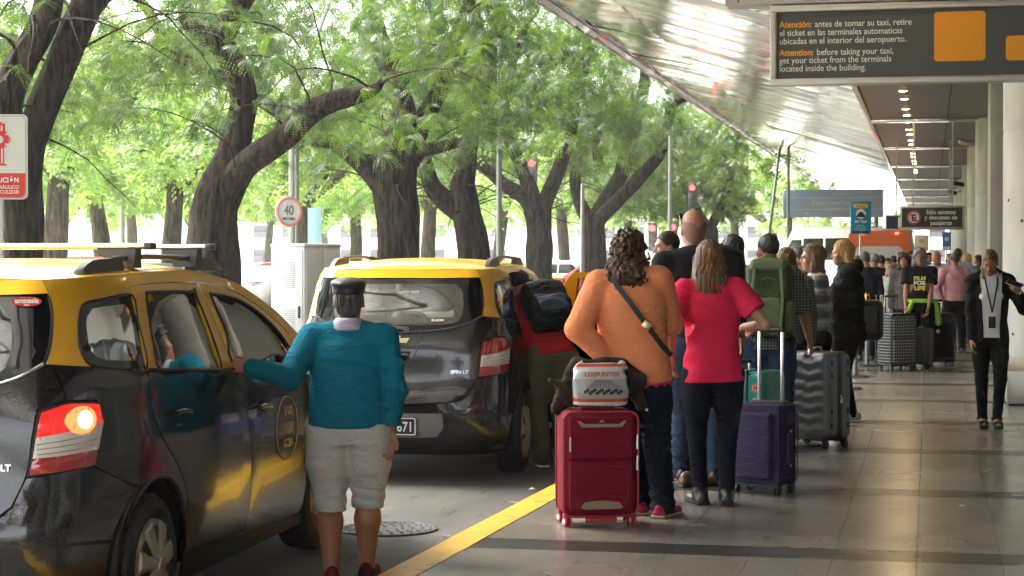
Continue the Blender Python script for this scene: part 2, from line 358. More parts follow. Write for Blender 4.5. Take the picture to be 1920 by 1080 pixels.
# pavement bed and granite tiles
mb = MB(); mb.faces([kerb(-6, KR-.01, -.004), (30, -6, -.004), (30, 15, -.004), (30, 200, -.004), kerb(200, KR-.01, -.004), kerb(15, KR-.01, -.004)], [(0, 1, 2, 5), (5, 2, 3, 4)])
pav = tag(mb.build('pavement', joint_m), kind='structure')
TWX = .415; rows = []; y = 9.75-2.7*2
while y < 82:
    rows.append((y, .36, True)); 
    for k in range(4): rows.append((y+.36+k*.585, .585, False))
    y += 2.7
def tile_geo(x0, x1, y0, y1, kl=False):
    g = .0016; y0 += g; y1 -= g; x1 -= g; x0 += g; xa = x0; xb = x0
    if kl: xa = kerb(y0, KR+.003)[0]; xb = kerb(y1, KR+.003)[0]
    z = 0; v = [(xa, y0, z), (x1, y0, z), (x1, y1, z), (xb, y1, z), (xa, y0, -.004), (x1, y0, -.004), (x1, y1, -.004), (xb, y1, -.004)]
    return v, [(0, 1, 2, 3), (0, 4, 5, 1), (1, 5, 6, 2), (2, 6, 7, 3), (3, 7, 4, 0)]
cols = [-.4705+TWX*k for k in range(-4, 16)]
far = {True: ([], []), False: ([], [])}; cnt = 0
for (y, dy, dk) in rows:
    for k, x in enumerate(cols):
        if k == 0: pass
        x0 = x; kl = k == 0
        if x0 > 6: continue
        vis = cnt < 292 and y > 5.8 and x < 1.1+.07*y*0
        v, f = tile_geo(x0, x0+TWX, y, y+dy, kl)
        if kl: pass
        if vis:
            cx = x0+TWX/2; cyy = y+dy/2
            o = link('floor_tile', mesh([(a-cx, b-cyy, c) for a, b, c in v], f), dark_m if dk else tile_m, pav, loc=(cx, cyy, 0)); cnt += 1
        else:
            V, F = far[dk]; b = len(V); V += v; F += [tuple(q+b for q in g) for g in f]
for dk in (True, False): tag(link('floor_tile', mesh(*far[dk]), dark_m if dk else tile_m, pav), kind='stuff')
# planted strip of the trees with its kerb, and the road beyond it
strip = MB(); strip.box(-13.2, -10.0, -6, 150, ROAD-.02, 0.0, .02); tag(strip.build('tree_strip', mat('soil', (.10, .085, .06), .95, var=.4, vs=3, bump=.8, bs=20)), kind='structure')
gr = MB(); gr.box(-60, -20, 20, 150, ROAD-.02, .0); tag(gr.build('lawn', mat('lawn', (.25, .32, .12), .95, var=.3, vs=2)), kind='structure')

# ============================================================ TERMINAL: columns, soffit, canopy
conc = mat('concrete', (.42, .40, .36), .75, var=.16, vs=2.2, bump=.25, bs=25, detail=8, stretch=(1, 1, .5))
steel = mat('brushed_steel', (.55, .54, .5), .32, 1, var=.08, vs=20, stretch=(1, 1, 12))
SOF = CAMZ+3.35
D0, DX = 24.0, 12.0
for k in range(9):
    d = D0+DX*k; xl = .87 if k == 0 else min(1.2, 1.02+.035*k); r_ = .62
    lb = ['round concrete column nearest on the right with a dark seam and small holes', 'second concrete column, just behind the nearest round one', 'third concrete column along the terminal front', 'fourth concrete column along the terminal front', 'fifth concrete column along the terminal front'][min(k, 4)] if k < 5 else None
    c = empty('column', (xl+r_, d, 0), 0, lb or 'one of the far small concrete columns at the end of the row', 'column', 'concrete columns along the terminal front')
    mb = MB(); zt = CAMZ+6
    if k == 1: mb.box(-r_, -r_+.3, -.7, .7, 0, zt, .02); mb.box(-r_+.303, r_, -.55, .55, 0, zt, .02)
    else: mb.lathe([(r_, 0), (r_, .3), (r_, 3.0), (r_-.008, 3.01), (r_-.008, 3.03), (r_, 3.04), (r_, zt)], 48)
    mb.build('shaft', conc, c)
    if k == 0:
        mb = MB()
        for (a, z) in ((200, 3.9), (236, 3.45), (228, 1.95), (205, 2.2), (243, 2.4), (215, .6)):
            q = Vector((math.cos(R(a))*(r_-.008), math.sin(R(a))*(r_-.008), z)); mb.lathe([(.016, 0), (.02, .011), (.01, .009)], 10, Matrix.Translation(q) @ Vector((math.cos(R(a)), math.sin(R(a)), 0)).to_track_quat('Z', 'Y').to_matrix().to_4x4())
        mb.build('tie_hole', mat('hole', (.03, .03, .03), .9), c)
# terminal wall behind the columns, glazed
wall = empty('terminal_wall', (2.6, 0, 0), 0, 'grey terminal facade with glazed bays behind the columns', 'wall')
wm = mat('wall_render', (.3, .29, .27), .7, var=.1); gl = mat('bay_glass', (.06, .07, .075), .06, spec=.8)
mb = MB(); mb.box(0, .4, -8, 160, 3.2, SOF+3); mb.box(0, .4, -8, 160, -.004, .12); mb.build('wall', wm, wall)
for k in range(28):
    mb = MB(); mb.box(.05, .35, -8+6*k, -7.85+6*k, .12, 3.2); mb.build('mullion', steel, wall)
    mb = MB(); mb.box(.18, .2, -7.84+6*k, -2.01+6*k, .12, 3.2); mb.build('pane', gl, wall)
pl = empty('steel_plinth', (1.5, 21.9, 0), 0, 'low brushed steel box at the foot of the nearest column', 'plinth')
mb = MB(); mb.box(-.72, .6, -1.7, 1.4, .02, .36, .015); mb.build('casing', steel, pl); mb = MB(); mb.box(-.70, .58, -1.68, 1.38, 0, .02); mb.build('base', mat('hole', (.03,)*3), pl)

# soffit over the pavement: grey slatted panels in bays, steel strips between, downlights
sof = tag(empty('soffit', (0, 0, SOF)), kind='structure')
slat = mat('soffit_slat', (.16, .14, .12), .38, .55, var=.12, vs=1.5, spec=.5)
slat2 = mat('soffit_joint', (.03, .03, .03), .7); bright = mat('mirror_steel', (.78, .77, .74), .12, 1, bump=.15, bs=3)
lampm = mat('downlight_lens', (1, .72, .35), .4, emit=14)
mb = MB(); mb.box(-1.33, 3, -8, 160, .05, .3); mb.build('backing', slat2, sof)
XS = [-1.37, -.46, .42, 1.45]
pieces = 0; stuffV = MB()
for k in range(12):
    y0 = D0-DX*2+DX*k+.25; y1 = y0+DX-.5
    for c in range(3):
        for q in range(6 if k > 1 else 3):
            nq = 6 if k > 1 else 3; a = y0+(y1-y0)/nq*q; b = y0+(y1-y0)/nq*(q+1); mb = MB()
            x0, x1 = XS[c]+.012, XS[c+1]-.012; ns = 4
            for z in range(ns):
                s0 = a+(b-a)/ns*z+.01; s1 = a+(b-a)/ns*(z+1)-.01
                mb.faces([(x0, s0, .0), (x1, s0, .0), (x1, s1, .0), (x0, s1, .0), (x0, s0, .03), (x1, s0, .03), (x1, s1, .03), (x0, s1, .03)], [(3, 2, 1, 0), (0, 1, 5, 4), (1, 2, 6, 5), (2, 3, 7, 6), (3, 0, 4, 7)])
            mb.build('soffit_panel', slat, sof, 20)
    mb = MB(); mb.box(-1.40, 1.6, y0-.48, y0-.02, -.05, .04, .01); mb.build('cross_beam', bright, sof)
mb = MB(); mb.box(-1.47, -1.38, -8, 160, -.03, .06, .01); mb.build('edge_trim', bright, sof)
for j in range(26):
    d = 17.5+2.4*j+(.4 if j % 5 in (1, 4) else 0)
    if abs(((d-D0) % DX)) < .35 or abs(((d-D0) % DX)-DX) < .35: d += .6
    lt = empty('downlight', (-.575+.05, d, SOF), 0, ORD[j]+' downlight of the lit row in the grey soffit, counted from the near end', 'downlight', 'downlights in the soffit')
    mb = MB(); mb.lathe([(.10, -.012), (.10, .0), (.082, .0), (.082, -.012), (.10, -.012)], 20, cap=False); mb.build('rim', steel, lt)
    mb = MB(); mb.lathe([(.08, -.008), (.05, -.016), (.0, -.018)], 20, cap=False); mb.build('lens', lampm, lt)
# canopy: bright folded metal sheets rising over the taxi lane
can = empty('canopy', (0, 0, 0), 0, 'large bright polished metal canopy of overlapping sheets above the kerb', 'canopy')
PR = [(-1.48, 3.33), (-5.3, 4.42), (-6.75, 4.74), (-6.93, 4.62)]
cm = []
for i, (c_, rg) in enumerate((((.90, .89, .87), .10), ((.82, .81, .79), .14), ((.93, .92, .9), .08))): cm.append(mat('canopy_metal%d' % i, c_, rg+.03, .5, bump=.27, bs=1.1, stretch=(.22, 3.2, 1), detail=5))
rng = random.Random(4); y = -6; npan = 0; stf = MB(); done = False
edgem = mat('canopy_edge', (.75, .74, .72), .3, 1)
while y < 150:
    step = 1.15 if y < 60 else 1.5
    for seg in range(3):
        (xa, za), (xb, zb) = PR[seg], PR[seg+1]; zj = rng.uniform(-.010, .010); zk = rng.uniform(-.03, .03); lap = rng.uniform(.008, .062)
        dx = .006; a = (xa-dx, y, CAMZ+za+zj+lap); v = []
        nx = 5 if seg == 0 else 2
        for iy in range(5):
            for ix in range(nx+1):
                fx = ix/nx; fy = iy/4; sag = .010*math.sin(fy*math.pi)*rng.uniform(.2, 1.3)
                v.append((xa-.004+(xb+.004-xa)*fx, y+step*fy*.988, CAMZ+za+(zb-za)*fx+zj+zk*fx-(lap)*fy+.01-sag))
        f = [(r0*(nx+1)+c0, r0*(nx+1)+c0+1, (r0+1)*(nx+1)+c0+1, (r0+1)*(nx+1)+c0) for r0 in range(4) for c0 in range(nx)]
        mm = cm[rng.randrange(3)]
        if y > 3 and npan < 290:
            link('canopy_panel', mesh(v, f), mm, can, smooth=True); npan += 1
        else: stf.faces(v, f)
    y += step
tag(stf.build('canopy_panel', cm[0], can), kind='stuff')
mb = MB(); v = []
for yy in (-6, 150): v += [(x, yy, CAMZ+z) for x, z in ((-1.49, 3.40), (-5.3, 4.5), (-6.75, 4.82), (-6.97, 4.75), (-6.97, 4.60), (-6.90, 4.56), (-6.9, 4.66))]
mb.faces([(x, yy, z+.5*(j == 99)) for j, (x, yy, z) in enumerate(v)], [(k, k+1, 8+k, 7+k) for k in range(6)]); mb.build('top_sheet', edgem, can)
mb = MB(); mb.box(-6.78, -6.765, -6, 150, CAMZ+4.66, CAMZ+4.675); mb.build('seam_rod', mat('dark_seam', (.05, .05, .05), .5), can)
mb = MB(); mb.box(-7, 3.2, -8, 160, CAMZ+5.2, CAMZ+5.3); mb.build('roof_slab', conc, can)
# ============================================================ TREES
def bark_mat(name, a, b):
    m = mat(name, a, .95, spec=.12); n, p = nodes(m)
    tc = n.nodes.new('ShaderNodeTexCoord'); mp = n.nodes.new('ShaderNodeMapping'); mp.inputs['Scale'].default_value = (9, 9, 1.6); n.links.new(tc.outputs['Object'], mp.inputs[0])
    t = n.nodes.new('ShaderNodeTexNoise'); t.inputs['Scale'].default_value = 1.6; t.inputs['Detail'].default_value = 6; t.inputs['Roughness'].default_value = .65; n.links.new(mp.outputs[0], t.inputs[0])
    r = n.nodes.new('ShaderNodeValToRGB'); r.color_ramp.elements[0].position = .40; r.color_ramp.elements[1].position = .62; r.color_ramp.elements[0].color = b+(1,); r.color_ramp.elements[1].color = a+(1,)
    n.links.new(t.outputs[0], r.inputs[0]); n.links.new(r.outputs[0], p.inputs['Base Color'])
    bn = n.nodes.new('ShaderNodeBump'); bn.inputs['Strength'].default_value = 1; bn.inputs['Distance'].default_value = .04; n.links.new(t.outputs[0], bn.inputs['Height']); n.links.new(bn.outputs[0], p.inputs['Normal'])
    return m
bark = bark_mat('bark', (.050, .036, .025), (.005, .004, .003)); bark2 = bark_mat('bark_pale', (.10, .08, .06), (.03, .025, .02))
def leaf_mat(name, c, c2, tr=.5):
    m = bpy.data.materials.new(name); m.use_nodes = True; n = m.node_tree; n.nodes.clear()
    o = n.nodes.new('ShaderNodeOutputMaterial'); d = n.nodes.new('ShaderNodeBsdfDiffuse'); t = n.nodes.new('ShaderNodeBsdfTranslucent'); mxx = n.nodes.new('ShaderNodeMixShader'); mxx.inputs[0].default_value = tr
    ge = n.nodes.new('ShaderNodeNewGeometry'); ns = n.nodes.new('ShaderNodeTexNoise'); ns.inputs['Scale'].default_value = .55; ns.inputs['Detail'].default_value = 3; n.links.new(ge.outputs['Position'], ns.inputs[0])
    ob = n.nodes.new('ShaderNodeObjectInfo'); ad = n.nodes.new('ShaderNodeMath'); ad.operation = 'MULTIPLY_ADD'; ad.inputs[1].default_value = .5; n.links.new(ob.outputs['Random'], ad.inputs[0])
    sb = n.nodes.new('ShaderNodeMath'); sb.operation = 'SUBTRACT'; sb.inputs[1].default_value = .25; n.links.new(ns.outputs[0], sb.inputs[0]); n.links.new(sb.outputs[0], ad.inputs[2])
    r = n.nodes.new('ShaderNodeValToRGB'); r.color_ramp.elements[0].position = .25; r.color_ramp.elements[1].position = .75; r.color_ramp.elements[0].color = c+(1,); r.color_ramp.elements[1].color = c2+(1,); n.links.new(ad.outputs[0], r.inputs[0])
    g = n.nodes.new('ShaderNodeMix'); g.data_type = 'RGBA'; g.blend_type = 'MULTIPLY'; g.inputs[0].default_value = 1; g.inputs[7].default_value = (1.35, 1.5, .6, 1); n.links.new(r.outputs[0], g.inputs[6])
    n.links.new(r.outputs[0], d.inputs[0]); n.links.new(g.outputs[2], t.inputs[0]); n.links.new(d.outputs[0], mxx.inputs[1]); n.links.new(t.outputs[0], mxx.inputs[2])
    gl = n.nodes.new('ShaderNodeBsdfGlossy'); gl.inputs['Roughness'].default_value = .45; m2 = n.nodes.new('ShaderNodeMixShader'); m2.inputs[0].default_value = .04; n.links.new(mxx.outputs[0], m2.inputs[1]); n.links.new(gl.outputs[0], m2.inputs[2]); n.links.new(m2.outputs[0], o.inputs[0])
    return m
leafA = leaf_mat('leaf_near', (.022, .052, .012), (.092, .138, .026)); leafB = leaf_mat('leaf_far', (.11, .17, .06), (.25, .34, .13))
# a spray: a twig with hanging pinnate leaves, each leaf a rib with pairs of leaflets
def spray(seed, nl=8, L=.34, pairs=9, m=leafA, wide=.018):
    rg = random.Random(seed); V = []; F = []
    for i in range(nl):
        az = rg.uniform(0, 6.28); t0 = rg.uniform(0, .5); base = Vector((0, 0, 0))+Vector((math.cos(az*1.7), math.sin(az*1.7), -.3))*.10*rg.random()
        d = Vector((math.cos(az), math.sin(az), rg.uniform(-.8, .35))).normalized(); l = L*rg.uniform(.7, 1.2); p = base.copy(); step = l/pairs
        roll = rg.uniform(-.6, .6)
        for k in range(pairs):
            d = (d+Vector((0, 0, -.10))).normalized(); q = p+d*step; side = d.cross(Vector((0, 0, 1))).normalized(); side = (side*math.cos(roll)+d.cross(side)*math.sin(roll)).normalized()
            ll = .052*(1-.5*abs(k/pairs-.45)**1.3)*rg.uniform(.85, 1.1)*L/.34; w2 = wide*L/.34/2
            for s in (-1, 1):
                a = p+side*s*.002; tip = a+side*s*ll+d*ll*.25+Vector((0, 0, -.006)); mid = (a+tip)/2
                b = len(V); V += [a, mid+d*w2, tip, mid-d*w2]; F.append((b, b+1, b+2, b+3))
            p = q
    me = mesh(V, F, 'leaf_spray'); me.materials.append(m); o = bpy.data.objects.new('leaf_spray', me); return o
def spray_set(name, n, **k):
    c = bpy.data.collections.new(name)
    for i in range(n): c.objects.link(spray(i*7+len(name), **k))
    return c
SET_A = spray_set('leaf_sprays', 5, nl=9, L=.30, pairs=10)
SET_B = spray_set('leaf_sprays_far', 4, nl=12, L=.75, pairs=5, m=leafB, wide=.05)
def scatter_group(colset):
    g = bpy.data.node_groups.new('scatter', 'GeometryNodeTree'); g.interface.new_socket(name='Geometry', in_out='INPUT', socket_type='NodeSocketGeometry'); g.interface.new_socket(name='Geometry', in_out='OUTPUT', socket_type='NodeSocketGeometry')
    i = g.nodes.new('NodeGroupInput'); o = g.nodes.new('NodeGroupOutput'); mp = g.nodes.new('GeometryNodeMeshToPoints'); io = g.nodes.new('GeometryNodeInstanceOnPoints')
    ci = g.nodes.new('GeometryNodeCollectionInfo'); ci.inputs[0].default_value = colset; ci.inputs['Separate Children'].default_value = True; ci.inputs['Reset Children'].default_value = True
    ra = g.nodes.new('GeometryNodeInputNamedAttribute'); ra.data_type = 'FLOAT_VECTOR'; ra.inputs[0].default_value = 'rot'
    sa = g.nodes.new('GeometryNodeInputNamedAttribute'); sa.data_type = 'FLOAT'; sa.inputs[0].default_value = 'scl'
    g.links.new(i.outputs[0], mp.inputs[0]); g.links.new(mp.outputs[0], io.inputs[0]); g.links.new(ci.outputs[0], io.inputs['Instance']); io.inputs['Pick Instance'].default_value = True
    g.links.new(ra.outputs[0], io.inputs['Rotation']); g.links.new(sa.outputs[0], io.inputs['Scale']); g.links.new(io.outputs[0], o.inputs[0]); return g
GA = scatter_group(SET_A); GB = scatter_group(SET_B)
def crown(name, pts, sc, grp, parent, m, seed=0):
    rg = np.random.default_rng(seed); me = bpy.data.meshes.new(name); me.vertices.add(len(pts)); me.vertices.foreach_set('co', np.asarray(pts, np.float32).ravel())
    a = me.attributes.new('rot', 'FLOAT_VECTOR', 'POINT'); r = np.stack([rg.uniform(-.5, .5, len(pts)), rg.uniform(-.5, .5, len(pts)), rg.uniform(0, 6.28, len(pts))], 1).astype(np.float32); a.data.foreach_set('vector', r.ravel())
    b = me.attributes.new('scl', 'FLOAT', 'POINT'); b.data.foreach_set('value', (sc*rg.uniform(.7, 1.35, len(pts))).astype(np.float32)); me.materials.append(m)
    o = bpy.data.objects.new(name, me); COL.objects.link(o); o.parent = parent; md = o.modifiers.new('leaves', 'NODES'); md.node_group = grp; tag(o, kind='stuff'); return o
def limb(mb, pts, n=14, seed=0, rough=.08, step=.10):
    """bark-ridged tube through (Vector, radius) stations, smoothed"""
    P = [Vector(p) for p, r in pts]; Rr = [r for p, r in pts]; out = []; rr = []
    for i in range(len(P)-1):
        p0 = P[max(i-1, 0)]; p1 = P[i]; p2 = P[i+1]; p3 = P[min(i+2, len(P)-1)]; m_ = max(2, int((p2-p1).length/step))
        for k in range(m_):
            t = k/m_; out.append(.5*((2*p1)+(p2-p0)*t+(2*p0-5*p1+4*p2-p3)*t*t+(3*p1-p0-3*p2+p3)*t*t*t)); rr.append(Rr[i]+(Rr[i+1]-Rr[i])*t)
    out.append(P[-1]); rr.append(Rr[-1]); V = []; F = []; a = None
    for i, p in enumerate(out):
        d = (out[min(i+1, len(out)-1)]-out[max(i-1, 0)]).normalized()
        if a is None: a = d.orthogonal().normalized()
        a = (a-d*a.dot(d)).normalized(); b = d.cross(a)
        for k in range(n):
            t = 2*math.pi*k/n; ridge = mnoise.noise(Vector((math.cos(t)*2.6+seed, math.sin(t)*2.6, i*step*.5)))*1.0+mnoise.noise(Vector((math.cos(t)*7+seed, math.sin(t)*7, i*step*1.1)))*.8
            lump = mnoise.noise(Vector((seed+5, i*step*1.3, .5*math.cos(t))))
            V.append(p+(a*math.cos(t)+b*math.sin(t))*rr[i]*(1+rough*ridge+.14*lump))
    for i in range(len(out)-1):
        for k in range(n): F.append((i*n+k, i*n+(k+1) % n, (i+1)*n+(k+1) % n, (i+1)*n+k))
    F.append(tuple(reversed(range(n)))); F.append(tuple(range((len(out)-1)*n, len(out)*n))); mb.faces(V, F)
# stations: (column, row, width in the photograph's pixels, depth offset m)
TREES = [
 (148, 'dark twin-stemmed tree at the far left behind the fire hydrant sign', [
  [(35, 700, 84, 0), (36, 480, 76, 0), (40, 400, 74, 0), (45, 330, 62, 0), (58, 270, 52, 0), (82, 200, 60, 0), (110, 130, 58, 0), (140, 60, 62, 0), (172, -10, 55, .3), (200, -80, 46, .6)],
  [(34, 420, 60, 0), (22, 330, 60, -.1), (14, 250, 60, -.2), (16, 180, 62, -.3), (45, 110, 58, -.3), (78, 50, 54, -.3), (95, -20, 48, -.4), (100, -80, 36, -.4)],
  [(150, 40, 30, 0), (175, 20, 24, .3), (205, -10, 20, .6), (260, -50, 16, 1)]], 9),
 (118, 'big dark tree with an S-shaped trunk and a long limb reaching right', [
  [(405, 660, 108, 0), (402, 520, 96, 0), (400, 450, 92, 0), (402, 400, 88, 0), (415, 350, 74, 0), (432, 300, 60, 0), (447, 240, 54, 0), (458, 190, 50, 0), (448, 140, 50, -.1), (425, 100, 50, -.2), (402, 72, 50, -.3), (388, 58, 42, -.3)],
  [(400, 76, 44, -.3), (372, 62, 34, -.3), (350, 38, 28, -.3), (346, 12, 27, -.2), (335, -18, 26, 0), (310, -50, 22, .2)],
  [(408, 80, 50, -.3), (425, 50, 48, -.3), (446, 14, 42, -.5), (470, -24, 38, -.7), (500, -90, 30, -1)],
  [(410, 400, 66, 0), (432, 345, 58, -.1), (462, 308, 50, -.3), (505, 278, 46, -.6), (545, 250, 45, -.8), (580, 215, 44, -1), (620, 192, 40, -1.2), (665, 180, 32, -1.4), (700, 168, 22, -1.6), (716, 152, 12, -1.7)],
  [(412, 148, 30, 0), (385, 132, 26, .3), (345, 108, 28, .6), (312, 92, 26, .9), (300, 60, 22, 1.1), (280, 25, 20, 1.3), (250, -20, 16, 1.6)]], 14),
 (95, 'broad furrowed tree trunk rising between the two taxis', [
  [(748, 640, 88, 0), (747, 500, 78, 0), (744, 420, 76, 0), (738, 350, 80, 0), (738, 305, 84, 0), (748, 270, 62, 0), (757, 235, 44, 0), (752, 190, 42, 0), (735, 140, 42, .3), (715, 90, 38, .5), (702, 40, 34, .7), (688, -30, 28, 1), (670, -90, 22, 1.2)],
  [(728, 360, 46, 0), (700, 325, 40, 0), (660, 290, 34, -.2), (625, 268, 30, -.3), (585, 262, 24, -.4), (545, 235, 20, -.5), (500, 190, 15, -.4), (455, 170, 10, -.2)],
  [(760, 300, 52, 0), (782, 250, 40, .2), (806, 205, 34, .5), (828, 160, 32, .7), (850, 95, 28, 1), (870, 30, 24, 1.2), (900, -40, 20, 1.4)],
  [(765, 296, 34, 0), (795, 282, 26, -.2), (830, 274, 22, -.5), (880, 262, 14, -.8)]], 12),
 (80, 'leaning tree with a round knot low on its forked trunk', [
  [(893, 640, 74, 0), (890, 500, 62, 0), (884, 440, 60, 0), (872, 390, 56, 0), (866, 350, 48, 0), (872, 320, 38, 0), (882, 270, 30, .3), (890, 215, 28, .5), (905, 160, 30, .6), (922, 100, 28, .8), (934, 40, 24, 1), (940, -40, 20, 1.2)],
  [(868, 400, 42, 0), (838, 378, 38, 0), (812, 350, 34, -.1), (800, 315, 30, -.2), (790, 282, 24, -.4), (765, 255, 18, -.6)],
  [(888, 220, 26, .4), (930, 200, 24, .2), (948, 170, 22, 0), (960, 120, 18, 0), (985, 50, 14, .1)]], 11),
 (62, 'slim straight tree behind the open taxi door, forking like a hand', [
  [(1014, 640, 56, 0), (1012, 510, 48, 0), (1010, 440, 46, 0), (1006, 395, 50, 0)],
  [(1008, 405, 36, 0), (985, 370, 30, 0), (950, 348, 26, 0), (918, 322, 22, 0), (885, 300, 18, -.3), (850, 285, 12, -.6)],
  [(1004, 400, 32, 0), (992, 350, 28, 0), (975, 305, 24, .2), (955, 262, 22, .4), (945, 215, 19, .6), (952, 150, 17, .8), (975, 80, 13, 1)],
  [(1014, 405, 34, 0), (1035, 350, 28, 0), (1052, 305, 26, .2), (1068, 260, 22, .4), (1078, 205, 18, .5), (1095, 140, 15, .7), (1105, 60, 12, 1)]], 11),
 (54, 'many-limbed tree fanning out above the curly-haired woman', [
  [(1118, 640, 50, 0), (1115, 500, 44, 0), (1112, 430, 44, 0), (1110, 405, 40, 0)],
  [(1106, 415, 28, 0), (1085, 375, 24, 0), (1078, 335, 22, 0), (1086, 285, 20, 0), (1098, 235, 18, .2), (1090, 180, 15, .4)],
  [(1114, 412, 34, 0), (1138, 372, 32, 0), (1162, 330, 30, 0), (1176, 285, 27, .2), (1190, 235, 24, .4), (1206, 180, 22, .6), (1212, 110, 18, .8)],
  [(1120, 415, 26, -.3), (1165, 370, 25, -.4), (1205, 325, 24, -.6), (1238, 285, 22, -.8), (1252, 235, 20, -1), (1262, 195, 18, -1.1), (1292, 178, 15, -1.3)],
  [(1122, 300, 20, .4), (1118, 260, 20, .4), (1124, 210, 18, .5), (1140, 150, 15, .8)]], 11),
]
rgt = np.random.default_rng(11); tree_bases = []
for ti, (s, lab, limbs, nb) in enumerate(TREES):
    dist = FPX/s; b = sp(limbs[0][0][0], 482, s); b.z = 0; tree_bases.append(b)
    t = empty('tree', b, 0, lab, 'tree', 'old trees in a row beyond the taxi lane'); tips = []
    for li, Ls in enumerate(limbs):
        mb = MB(); st = []
        for (u, v, wd, dz) in Ls: st.append((sp(u, v, FPX/(dist+dz))-b, wd/s/2))
        limb(mb, st, 36 if wd > 30 or li == 0 else 22, seed=ti*10+li, rough=.15, step=.09)
        if ti == 3 and li == 0:
            q = sp(868, 408, s*1.012)-b; mb.tube([q+Vector((.1, .2, 0)), q, q+Vector((.02, -.05, 0)), q+Vector((.025, -.06, 0))], [.16, .15, .10, .03], 16)
        for k in range(len(st)):
            if st[k][0].z > 2.4: tips.append(st[k])
        mb.build('trunk' if li == 0 else 'limb', bark, t, 60)
    # thin twigs arching from the limbs
    mb = MB(); twp = []
    for q in range(26):
        p, r_ = random.choice(tips); d = Vector((random.uniform(-1, 1), random.uniform(-1, 1), random.uniform(.1, 1))).normalized(); pts = [p]; 
        for k in range(7): d = (d+Vector((random.uniform(-.3, .3), random.uniform(-.3, .3), -.17))).normalized(); pts.append(pts[-1]+d*.38)
        mb.tube(pts, [.022, .018, .015, .012, .010, .008, .006, .003], 5); twp += pts[3:]
    mb.build('twigs', bark, t, 60)['kind'] = 'stuff'
    # leaves: hanging clumps gathered round the twigs and through the crown
    N = [2400, 3400, 2500, 1700, 1350, 1250][ti]; P = []
    for c in range(170):
        if c % 3 == 0 and twp: cc = Vector(random.choice(twp))+Vector((random.gauss(0, .3),)*3)
        else:
            a = rgt.uniform(0, 6.28); rr = 4.6*math.sqrt(rgt.random()); cc = Vector((rr*math.cos(a), rr*math.sin(a)*1.1, 0)); top = 8.2-.10*rr*rr*.8; top += [0, 0, .6, 1.2, 2.4, 2.8][ti]; low = [3.5, 3.7, 4.0, 4.4, 4.9, 5.3][ti]+(.5 if rr < 1.5 else 0); cc.z = rgt.uniform(low, max(top, low+1))
            if ti < 2: cc.z = max(cc.z, 3.1)
        k = int(N/170); sz = rgt.uniform(.35, .8)
        g = rgt.normal(0, 1, (k, 3))*np.array([sz, sz, sz*.55]); g[:, 2] -= .10*(g[:, 0]**2+g[:, 1]**2); P.append(g+np.array(cc))
    P = np.concatenate(P); dv = ray(960, 482); near = P[:, 0]*dv.x+P[:, 1]*dv.y < .2; P = P[(P[:, 0]+b.x < -7.3) & (P[:, 2] > [2.9, 3.0, 3.3, 3.6, 4.1, 4.5][ti]+.5*rgt.random(len(P))) & (~near | (rgt.random(len(P)) < np.where(P[:, 2] > 5, .3 if ti > 1 else .12, .12 if ti > 1 else .06)))]
    if ti == 0: P = P[P[:, 0] < 1.1]
    crown('crown', P, [1.0, 1.05, 1.25, 1.5, 1.8, 1.9][ti], GA, t, leafA, ti)
# trees further off: smaller, their leaf and bark paled in colour for glare
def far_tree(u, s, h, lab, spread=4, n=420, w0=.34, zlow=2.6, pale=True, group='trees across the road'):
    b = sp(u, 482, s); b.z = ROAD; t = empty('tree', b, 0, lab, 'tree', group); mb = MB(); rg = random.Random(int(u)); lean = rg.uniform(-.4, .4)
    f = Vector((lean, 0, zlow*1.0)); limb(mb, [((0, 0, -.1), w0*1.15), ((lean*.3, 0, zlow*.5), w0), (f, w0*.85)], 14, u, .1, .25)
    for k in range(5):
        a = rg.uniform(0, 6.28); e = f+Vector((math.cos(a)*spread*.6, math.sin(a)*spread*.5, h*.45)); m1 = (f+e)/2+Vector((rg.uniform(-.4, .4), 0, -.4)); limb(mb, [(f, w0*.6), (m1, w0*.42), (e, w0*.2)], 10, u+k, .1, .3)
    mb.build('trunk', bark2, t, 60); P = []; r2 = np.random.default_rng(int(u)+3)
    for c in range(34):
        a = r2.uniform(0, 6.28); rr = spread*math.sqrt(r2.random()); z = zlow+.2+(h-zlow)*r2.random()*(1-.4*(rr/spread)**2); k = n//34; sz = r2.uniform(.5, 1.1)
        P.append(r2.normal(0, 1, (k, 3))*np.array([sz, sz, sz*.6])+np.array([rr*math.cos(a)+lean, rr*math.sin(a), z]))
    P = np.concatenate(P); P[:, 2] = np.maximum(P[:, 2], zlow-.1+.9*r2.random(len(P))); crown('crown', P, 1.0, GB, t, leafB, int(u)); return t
FT = [(95, 88, 7.5), (200, 66, 9), (318, 74, 8), (410, 50, 9), (560, 60, 8.5), (668, 46, 9), (800, 52, 9), (930, 40, 10), (1060, 42, 10), (30, 50, 9), (250, 40, 10), (1180, 36, 10), (1290, 40, 9.5), (1385, 33, 9), (1010, 28, 11), (500, 30, 12), (720, 28, 12), (880, 26, 12), (1240, 25, 12), (1130, 24, 12), (350, 28, 11), (120, 30, 12), (610, 24, 13), (1450, 26, 9), (1680, 14, 11), (1600, 13, 13), (1740, 13, 12), (1530, 16, 13)]
LB = ['pale green, slender trunk', 'light green, mid distance', 'distant and washed out']
_sx = sorted(f[0] for f in FT)
for i, (u, s, h) in enumerate(FT): far_tree(u, s, h, ORD[_sx.index(u)]+' from the left among the background trees: '+LB[0 if s > 45 else 1 if s > 27 else 2], spread=4.6 if s > 30 else 6.5, n=230, zlow=3.3 if s > 45 else 3.6, w0=.26)
